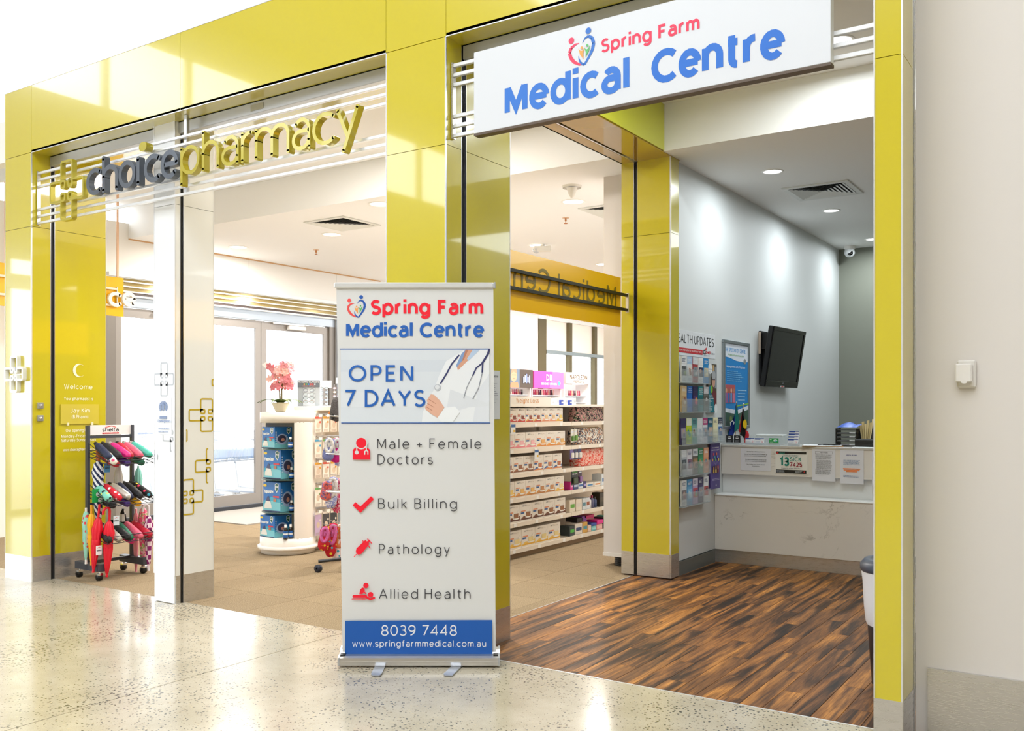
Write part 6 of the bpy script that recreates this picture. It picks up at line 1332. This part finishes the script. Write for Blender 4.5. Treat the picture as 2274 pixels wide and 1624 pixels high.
def fblue(A, x, z, w, h): A.rect(x, z + h * .86, x + w, z + h, '#2a4a9c'); A.rect(x, z + h * .76, x + w * .6, z + h * .87, '#2a4a9c'); A.lines(x + w * .08, x + w * .6, z + h * .1, z + h * .55, 3, '#b0b8cc'); A.ell(x + w * .8, z + h * .42, w * .07, h * .16, '#e08a98'); A.ell(x + w * .8, z + h * .44, w * .04, h * .11, '#f0f0f4'); A.rect(x, z, x + w, z + h * .08, '#2a4a9c')
def fblk(A, x, z, w, h): A.ell(x + w * .5, z + h * .72, w * .28, h * .16, '#e8e8ea'); A.rect(x + w * .15, z + h * .68, x + w * .85, z + h * .76, '#15161a'); A.lines(x + w * .2, x + w * .8, z + h * .1, z + h * .45, 3, '#8a8c92')
def fgrn(A, x, z, w, h): A.rect(x + w * .08, z + h * .74, x + w * .28, z + h * .82, '#d8f0dc'); A.ell(x + w * .68, z + h * .62, w * .22, h * .2, '#d8e8e0'); A.ell(x + w * .72, z + h * .56, w * .16, h * .12, '#4ab0c4'); A.lines(x + w * .1, x + w * .5, z + h * .2, z + h * .45, 3, '#c8ecd0')
cardholder(-3.06, -2.995, CTZ + .085, 'black card stack with white round logo, by the flags', '#1b1d22', fblk, 8.17); cardholder(-2.985, -2.925, CTZ + .085, 'second black card stack with white round logo, away from the wall', '#1b1d22', fblk, 8.17)
cardholder(-2.895, -2.81, CTZ + .062, 'white and blue business cards nearest the flags', '#f0f1f6', fblue, 8.22); cardholder(-2.80, -2.715, CTZ + .062, 'white and blue business cards beside the green cards', '#f0f1f6', fblue, 8.2)
cardholder(-2.67, -2.585, CTZ + .064, 'bright green cards in a clear holder', '#2a9c50', fgrn, 8.2); cardholder(-2.50, -2.41, CTZ + .125, 'four-tier stack of white and blue business cards', '#f0f1f6', fblue, 8.2, 4)
t = thing('clear_box', 'clear plastic box with white lid standing behind the cards', 'box', (-2.74, 8.36, CTZ)); AC = mat('#dfe7ea', .08, 0, 0, 0, .4, .5)
MB().box(-2.97, -2.56, 8.3, 8.42, CTZ, CTZ + .075).build('container', AC, t); box('lid', -2.83, -2.58, 8.3, 8.42, CTZ + .076, CTZ + .092, mat('#e4e9ea', .3), t, .004)
t = thing('clipboard', 'clipboard with paper and black clip lying on the counter edge', 'clipboard', (-2.22, 8.2, CTZ)); M0 = Matrix.Translation((-2.2, 8.20, CTZ)) @ Matrix.Rotation(.25, 4, 'Z')
m = MB(); m.M = M0; m.box(-.17, .17, -.115, .115, 0.0, .005, .002); m.build('board', mat('#b38a5c', .5), t); m = MB(); m.M = M0; m.box(-.16, .155, -.108, .108, .0055, .011); m.build('paper', mat('#e6eaee', .5), t)
m = MB(); m.M = M0; m.box(-.0, .15, -.02, .012, .0115, .022, .004); m.tube([(-.04, -.05, .016), (.02, -.03, .02), (.09, -.06, .016), (.13, -.03, .016)], .005, 6); m.build('pen_and_clip', BLACK, t)
t = thing('letter_tray', 'stacked black letter tray topped with a blue folder', 'tray', (-2.03, 8.42, CTZ)); x0, x1 = -2.125, -1.945
for s in (x0, x1 - .006): box('side_wall', s, s + .006, 8.33, 8.5, CTZ, CTZ + .155, BLACK, t)
for k in range(5):
    z = CTZ + .004 + k * .034; sh = box('shelf', x0, x1, 8.33, 8.5, z, z + .004, mat('#23252a', .3), t); 
    if k < 4: box('paper', x0 + .012, x1 - .012, 8.335, 8.49, z + .005, z + .012, mat('#9aa0a6', .5), t); box('label_tab', x1 - .06, x1 - .012, 8.325, 8.33, z + .006, z + .018, mat('#c9ced2', .4), t)
m = MB(); vs = []
for i in range(7):
    x = x0 + .008 + (x1 - x0 - .01) * i / 6; zz = CTZ + .16 + .035 * sin(pi * min(1, i / 4.2)) ** .7 if i < 5 else CTZ + .185 - (i - 4) * .006
    vs += [(x, 8.33, CTZ + .162 + (.0 if i == 0 else .004)), (x + .01, 8.42, zz + .01), (x + .02, 8.5, zz + .012)]
m.add(vs, [f for i in range(6) for f in ((3 * i, 3 * i + 1, 3 * i + 4, 3 * i + 3), (3 * i + 1, 3 * i + 2, 3 * i + 5, 3 * i + 4))], True); m.build('blue_folder', mat('#1657c8', .35), t)
t = thing('magazine_file', 'grey upright file holding a bunch of yellow envelopes', 'file', (-1.88, 8.46, CTZ)); box('holder', -1.93, -1.84, 8.45, 8.52, CTZ, CTZ + .15, mat('#6f757a', .4), t); m = MB(); m.prism([(-1.87, CTZ + .02), (-1.83, CTZ + .02), (-1.80, CTZ + .2), (-1.82, CTZ + .2)], 8.44, 8.53, 'y'); m.build('side_plate', mat('#3a3d42', .4), t)
for k in range(6):
    z1 = CTZ + .185 + .025 * (k % 2) + .006 * k; o = thing('envelope', 'cream envelope in the grey upright file, %s from the letter tray' % ordn[k], 'envelope', (-1.93 + k * .016, 8.44, CTZ), 0, 'cream envelopes in the upright file')
    m = MB(); m.prism([(-1.925 + k * .012, CTZ + .06), (-1.915 + k * .012, CTZ + .06), (-1.93 + k * .022, z1), (-1.948 + k * .022, z1 - .004)], 8.425 + .002 * k, 8.445, 'y'); m.build('paper', mat(['#e6d29a', '#d9c48a', '#eedcaa'][k % 3], .6), o)
t = thing('desk_printer', 'low black equipment standing on the counter beside the doorway pillar', 'printer', (-1.7, 8.38, CTZ)); box('body', -1.95, -1.5, 8.28, 8.42, CTZ, CTZ + .065, BLACK, t, .006); box('front_lip', -1.945, -1.505, 8.27, 8.282, CTZ + .005, CTZ + .03, mat('#1c1e22', .3), t)
t = thing('paper_sheet', 'white paper lying on the counter by the doorway pillar', 'paper', (-1.8, 8.15, CTZ)); box('sheet', -1.93, -1.7, 8.09, 8.2, CTZ, CTZ + .003, mat('#e8ecf0', .5), t)
# ================================================================ TELEVISION ON THE WALL
tv = thing('wall_television', 'black flat screen television tilted forward on a wall bracket', 'television', (-2.98, 9.6, 1.9))
M0 = Matrix.Translation((-2.95, 9.53, 1.90)) @ Matrix.Scale(.9, 4, (0, 1, 0)) @ Matrix.Rotation(radians(-2), 4, 'Z') @ Matrix.Rotation(radians(9), 4, 'Y')
m = MB(); m.M = M0; m.box(-.035, .02, -.53, .53, -.305, .305, .008); m.build('casing', mat('#111215', .35), tv)
m = MB(); m.M = M0; m.box(.0195, .0215, -.475, .475, -.235, .262); m.build('screen', mat('#14161a', .06), tv)
m = MB(); m.M = M0; m.box(.0195, .028, -.53, .53, -.305, -.24, .003); m.box(.0195, .028, -.53, .53, .265, .305, .003); m.box(.0195, .028, -.53, -.48, -.24, .265, .003); m.box(.0195, .028, .48, .53, -.24, .265, .003); m.build('bezel', mat('#0a0b0d', .15), tv)
A = Art(tuple(M0 @ Vector((.028, 0, 0))), M0.to_3x3() @ Vector((0, 1, 0)), M0.to_3x3() @ Vector((0, 0, 1)), .0006, .0003); A.rect(-.06, -.302, .06, -.285, '#c9cacc'); A.rect(-.03, -.3, .03, -.29, '#c04a4a'); A.ell(0, -.26, .012, .008, '#8a8c90'); A.build('badge', tv)
MB().box(-3.078, -3.06, 9.12, 9.42, 1.62, 2.16).build('wall_plate', BLACK, tv); MB().box(-3.06, -2.99, 9.2, 9.3, 1.8, 2.1).box(-3.06, -3.0, 9.16, 9.36, 1.98, 2.14).build('bracket_arm', BLACK, tv); box('edge_strip', -3.078, -3.056, 9.11, 9.12, 1.93, 2.15, mat('#c9b8a8', .4), tv)
# ================================================================ FRAMED POSTER
pf = thing('framed_poster', 'blue children\'s therapy poster in a silver snap frame on the wall', 'poster', (-3.07, 8.45, 1.2)); y0, y1, z0, z1 = 8.10, 8.79, 1.185, 2.015
MB().box(-3.08, -3.055, y0, y1, z0, z0 + .032, .004).box(-3.08, -3.055, y0, y1, z1 - .032, z1, .004).box(-3.08, -3.055, y0, y0 + .032, z0 + .03, z1 - .03, .004).box(-3.08, -3.055, y1 - .032, y1, z0 + .03, z1 - .03, .004).build('frame', mat('#9aa3a8', .35, .7), pf)
box('poster_sheet', -3.078, -3.066, y0 + .03, y1 - .03, z0 + .03, z1 - .03, mat('#1583cc', .3), pf)
A = Art((-3.066, 0, 0), (0, 1, 0), (0, 0, 1), .0006, .0003, .35); a, b, c, d = y0 + .032, y1 - .032, z0 + .032, z1 - .032; w, h = b - a, d - c
A.poly([(a, d), (a, c + h * .84), (a + w * .2, c + h * .83), (a + w * .5, c + h * .8), (a + w * .8, c + h * .79), (b, c + h * .8), (b, d)], '#dfe6f2')
A.text('THE SPEECH & OT CENTRE', a + w * .03, c + h * .9, h * .05, '#4a9cd8', .16, w * .86); A.text('The Speech and Occupational Therapy Centre', a + w * .15, c + h * .855, h * .022, '#7ab060', .14, w * .66); A.ell(a + w * .86, c + h * .8, w * .06, h * .035, '#8a9296')
A.text('Helping children with difficulties in', a + w * .08, c + h * .71, h * .028, '#e8f2fa', .15, w * .78); A.lines(a + w * .1, a + w * .85, c + h * .54, c + h * .68, 6, '#7ac0ec', .4, .4, 2); A.lines(a + w * .55, b - w * .04, c + h * .3, c + h * .46, 4, '#a8d8f4', .3, .3, 3)
A.rect(a, c + h * .28, a + w * .44, c + h * .5, '#b8545a')
for k, (cl, sk) in enumerate((('#8a5fa0', '#d8a080'), ('#3a68b0', '#a06c50'), ('#5a90c8', '#e0b090'), ('#d07a9c', '#b88060'))): A.rect(a + w * (.02 + k * .1), c + h * .285, a + w * (.1 + k * .1), c + h * .4, cl); A.ell(a + w * (.06 + k * .1), c + h * .43, w * .035, h * .028, sk)
A.poly([(a, c + h * .22), (a + w * .5, c + h * .19), (b, c + h * .25), (b, c + h * .2), (a + w * .5, c + h * .14), (a, c + h * .17)], '#dfe6ee'); A.poly([(a, c), (a, c + h * .17), (a + w * .5, c + h * .14), (b, c + h * .2), (b, c)], '#3a5a4c'); 
for k in range(7): A.ell(a + w * (.1 + .13 * k), c + h * (.04 + .05 * (k % 2)), w * .05, h * .03, ['#2c3c3a', '#7a8a4c', '#a85a4c'][k % 3])
A.poly([(a + w * .5, c + h * .25), (b, c + h * .28), (b, c + h * .265), (a + w * .5, c + h * .235)], '#8cc63c'); A.build('poster_print', pf)
# ================================================================ BROCHURE WALL
XW = -3.08
hb = thing('brochure_header', 'white board reading health updates over the brochure racks', 'sign', (XW, 7.5, 1.83)); box('board', XW + .001, XW + .004, 7.06, 7.93, 1.825, 2.035, mat('#e2e6ea', .4), hb)
A = Art((XW + .004, 0, 0), (0, 1, 0), (0, 0, 1), .0006, .0003); A.text('HEALTH UPDATES', 7.03, 1.93, .075, '#16181c', .11, .86, .18); A.rect(7.06, 1.848, 7.63, 1.89, '#c4202c'); A.text('Take home information for you and your family', 7.07, 1.862, .02, '#f0d8d8', .14, .53)
A.text('INFO-MED', 7.65, 1.862, .026, '#c8242e', .24, .16, .12); A.rect(7.648, 1.856, 7.70, 1.892, '#17181c'); A.text('INF', 7.655, 1.862, .024, '#f0f0f0', .2, .04); A.text('.COM.AU', 7.82, 1.862, .014, '#5a5c60', .2, .09); A.poly([(7.66, 1.897), (7.72, 1.92), (7.72, 1.897)], '#d03038'); A.lines(7.65, 7.80, 1.842, 1.85, 1, '#3a6a8a'); A.build('lettering', hb)
box('backing_board', XW + .001, XW + .003, 7.06, 7.93, .62, 1.82, mat('#d2d7d8', .4), hb)
def bro(y0, w, z0, h, cols, lb, seed, x=XW + .045, nm='brochure', cat='brochure', grp='brochures in the wall racks', head=None, fn=None):
    t = thing(nm, lb, cat, (x, y0 + w / 2, z0), 0, grp); box('cover', x - .01, x, y0, y0 + w, z0, z0 + h, mat(cols[0], .4), t)
    A = Art((x, 0, 0), (0, 1, 0), (0, 0, 1), .0006, .0003, .4); r = random.Random(seed)
    if fn: fn(A, y0, z0, w, h)
    else:
        if len(cols) > 1: A.rect(y0, z0 + h * .72, y0 + w, z0 + h, cols[1])
        if len(cols) > 2: A.rect(y0 + w * .06, z0 + h * .25, y0 + w * .94, z0 + h * .62, cols[2]); A.ell(y0 + w * (.35 + .3 * r.random()), z0 + h * .46, w * .2, h * .1, cols[3] if len(cols) > 3 else '#c89878'); A.ell(y0 + w * .6, z0 + h * .36, w * .22, h * .08, cols[4] if len(cols) > 4 else '#3a3a44')
        if head: 
            for i, s in enumerate(head): A.text(s, y0 + w * .1, z0 + h * (.88 - i * .07), h * .045, '#f4f6f8' if cols[min(1, len(cols) - 1)] not in ('#e8eaec', '#f2f2f0', '#dfe6ea', '#f0e9c0') else '#2a4a7c', .2, w * .75)
        else: A.lines(y0 + w * .12, y0 + w * .85, z0 + h * .78, z0 + h * .92, 3, '#f0f2f4' if r.random() > .5 else '#34446c', .5, .3, seed)
        A.lines(y0 + w * .12, y0 + w * .85, z0 + h * .05, z0 + h * .18, 3, '#8c98a4', .4, .3, seed + 1)
    A.build('print', t); return t
def holder(z, y1, hz, lb):
    t = thing('brochure_holder', lb, 'holder', (XW, 7.4, z), 0, 'clear wall racks'); AC = mat('#dfe8ea', .05, 0, 0, 0, .6, .35)
    MB().box(XW + .003, XW + .06, 7.06, y1, z - .008, z - .002).build('ledge', mat('#b7bec0', .2, 0, 0, 0, 0, .8), t); MB().box(XW + .058, XW + .061, 7.06, y1, z - .008, z + hz).build('front_lip', AC, t)
YY = lambda px, X_=XW + .045: onX(px, 900, X_)[0]
e = [7.075, 7.195, 7.315, 7.435, 7.555]; bw = .108
r1 = [(['#e8eaec', '#e8eaec', '#5c5f60', '#3a3c40', '#8a9a5c'], 'white brochure with black and white portraits'), (['#dfe6ea', '#a8c8e8', '#e4dcd4', '#a8694c', '#8a5038'], 'sky blue brochure with a teddy bear'), (['#a83038', '#dfe4e8', '#8a929a', '#5a6470', '#c8c4c0'], 'dark red brochure with a couple'), (['#f2f2f0', '#f2f2f0', '#1c2c54', '#c89878', '#16203c'], 'white brochure with a woman in navy'), (['#1c88cc', '#1c88cc', '#d8c8a8', '#a8b8b0', '#e8d8b8'], 'bright blue brochure with small pictures')]
for k, (c, lb) in enumerate(r1): bro(e[k], bw, 1.60, .215, c, lb + ', top row of the wall racks', 10 + k)
r2 = [(['#d8bc8c', '#d8bc8c', '#c0a070', '#8a4a3a', '#e8dcc0'], 'sand coloured brochure with bottles', None), (['#1468c0', '#1468c0'], 'plain royal blue brochure', ('Your', 'medical', 'history')), (['#2c1c50', '#2c1c50', '#4a2c6c', '#e89a3c', '#d84a6a'], 'purple brochure with an orange burst', None), (['#1c8a90', '#1c8a90', '#12686e', '#0e5a60', '#145c64'], 'teal brochure with white block heading', ('WORRIED', 'ABOUT', 'YOUR', 'MEMORY')), (['#6a6c68', '#d0cccf', '#5c5850', '#e0d8d4', '#3c3a38'], 'grey brochure with an elderly woman', None)]
for k, (c, lb, hd_) in enumerate(r2): bro(e[k], bw, 1.355, .215, c, lb + ', second row of the wall racks', 20 + k, head=hd_)
e3 = [7.06 + k * .119 for k in range(8)]
r3 = [(['#34285c', '#34285c', '#a8a0b0', '#c8a088', '#5c5470'], 'dark violet brochure', None), (['#c8d818', '#e8ecd8', '#b8cc20', '#1c8a80', '#24a090'], 'lime green aged care brochure', ('AGED', 'CARE')), (['#7cb0ac', '#5c9a98', '#a8c0b8', '#8a5a48', '#4a6a68'], 'slim sea green brochure', None), (['#e4e8ea', '#e4e8ea', '#d4dade', '#a8b8c8', '#b8c0c8'], 'white brochure with light blue logo', None), (['#e4e2e8', '#b82c78', '#9aa8b8', '#d0a898', '#48506c'], 'white and magenta brochure', None), (['#1c6c8c', '#145a74', '#c8b0a0', '#e0b898', '#8a98a8'], 'petrol blue brochure with a couple', None), (['#f0e9c0', '#f0e9c0'], 'pale yellow brochure', None), (['#dce8f0', '#14284c', '#3c6ca8', '#e0c0a8', '#2c5c9c'], 'white and navy legal advice brochure', ('Free', 'Legal', 'Advice'))]
for k, (c, lb, hd_) in enumerate(r3): bro(e3[k], .106, 1.085, .215, c, lb + ', middle row of the wall racks', 30 + k, head=hd_)
r4 = [(['#b8c0c8', '#dfe4e8', '#4c5860', '#8a9298', '#1c2c4c'], 'grey brochure with white heading circle'), (['#e8e6ec', '#e8e6ec', '#8a6478', '#5a5478', '#c0848c'], 'white brochure with a grid of photos'), (['#5c5448', '#e2e6ea', '#a8845c', '#c8a078', '#3c3428'], 'brown landscape brochure with white flap'), (['#2c8c58', '#1c7a48', '#3a9c68', '#c89868', '#e0d0a8'], 'green healthy eating brochure'), (['#e8a880', '#e8a880', '#e0986c', '#5c8a98', '#c05848'], 'peach brochure with a drawing')]
for k, (c, lb) in enumerate(r4): bro(e[k], bw, .825, .215, c, lb + ', fourth row of the wall racks', 40 + k)
r5 = [(['#dce0e4', '#e8eaec', '#7a7478', '#c8a090', '#84305c'], 'white brochure with plum corner'), (['#5ca8d8', '#3c90c8', '#8cc4e4', '#cfe6f4', '#b8dcf0'], 'light blue brochure with rain drops'), (['#b8a0cc', '#e0d8e8', '#c03c4c', '#3a4c8c', '#3c9c6c'], 'lilac brochure with coloured umbrellas'), (['#3c2c64', '#2c2054', '#8a98a8', '#c09880', '#5c5478'], 'deep purple brochure with a photo'), (['#e8eaec', '#e8eaec', '#b03c3c', '#2c2c30', '#c8242c'], 'white brochure with a red and black figure')]
for k, (c, lb) in enumerate(r5): bro(e[k], bw, .575, .215, c, lb + ', bottom row of the wall racks', 50 + k)
for z, y1, nm in ((1.598, 7.67, 'top'), (1.353, 7.67, 'second'), (1.083, 8.02, 'middle'), (.823, 7.67, 'fourth'), (.573, 7.67, 'bottom')): holder(z, y1, .11, 'clear acrylic wall rack, %s row' % nm)
def fcare(A, y, z, w, h):
    A.rect(y + w * .5, z + h * .8, y + w * .7, z + h * .98, '#c8a878'); A.rect(y + w * .75, z + h * .5, y + w, z + h * .95, '#8c9298'); A.poly([(y + w * .2, z), (y + w * .25, z + h * .4), (y + w * .5, z + h * .52), (y + w * .95, z + h * .4), (y + w, z)], '#6c2830'); A.ell(y + w * .6, z + h * .66, w * .2, h * .14, '#c89a84'); A.ell(y + w * .6, z + h * .77, w * .24, h * .09, '#a8acb0'); A.line([(y + w * .42, z + h * .68), (y + w * .78, z + h * .68)], w * .03, '#2c3048', 0)
    A.ell(y + w * .2, z + h * .9, w * .26, h * .11, '#e8ecee'); A.text('HealthCare', y + w * .04, z + h * .88, h * .025, '#4a90c0', .18, w * .36); A.poly([(y, z), (y, z + h * .42), (y + w * .3, z + h * .4), (y + w * .55, z + h * .3), (y + w * .7, z + h * .12), (y + w * .72, z)], '#147484'); A.ell(y + w * .16, z + h * .48, w * .13, h * .07, '#1c7a94'); A.ell(y + w * .34, z + h * .48, w * .13, h * .08, '#7cb83c')
    for i, s in enumerate(('Aged Care', 'In Your Home', 'Or Ours?')): A.text(s, y + w * .06, z + h * (.33 - i * .055), h * .03, '#eef4f6', .18, w * (.4, .5, .36)[i])
    A.ell(y + w * .84, z + h * .08, w * .18, h * .1, '#e8ecee'); A.lines(y + w * .06, y + w * .45, z + h * .04, z + h * .14, 3, '#d0e8ec')
def fment(A, y, z, w, h):
    A.text('Do you need mental', y + w * .16, z + h * .84, h * .03, '#e8e4f4', .18, w * .7); A.text('health info or support?', y + w * .1, z + h * .79, h * .03, '#e8e4f4', .18, w * .8)
    for k, c in enumerate(('#d8a838', '#c84a6c', '#38a0a8', '#4c9c50', '#d86a3c', '#5a7ad0', '#c8b83c')): A.ell(y + w * (.2 + .1 * k), z + h * (.6 + .06 * ((k * 2) % 3)), w * .07, h * .03, c); A.line([(y + w * (.2 + .1 * k), z + h * .58), (y + w * .5, z + h * .5)], w * .008, '#8a84b0', 0)
    for k, (c, s) in enumerate((('#1c1c24', '#b87850'), ('#6c4830', '#8a5838'), ('#a83038', '#b87850'))): A.ell(y + w * (.28 + .22 * k), z + h * .44, w * .09, h * .045, c); A.ell(y + w * (.28 + .22 * k), z + h * .425, w * .065, h * .03, s); A.rect(y + w * (.2 + .22 * k), z + h * .33, y + w * (.36 + .22 * k), z + h * .4, ['#c8a040', '#d0b060', '#8a2c38'][k])
    A.lines(y + w * .1, y + w * .9, z + h * .17, z + h * .22, 2, '#c8c0e0', .4, .1); A.ell(y + w * .5, z + h * .07, w * .05, h * .02, '#c8c0e0')
bro(7.71, .20, 1.345, .43, ['#4a4438'], 'tall aged care poster with a white-haired woman in a clear sleeve', 60, XW + .025, 'care_poster', 'poster', None, None, fcare)
bro(7.75, .225, .665, .43, ['#4c3a88'], 'tall purple mental health poster with cartoon children in a clear sleeve', 61, XW + .03, 'care_poster', 'poster', None, None, fment)
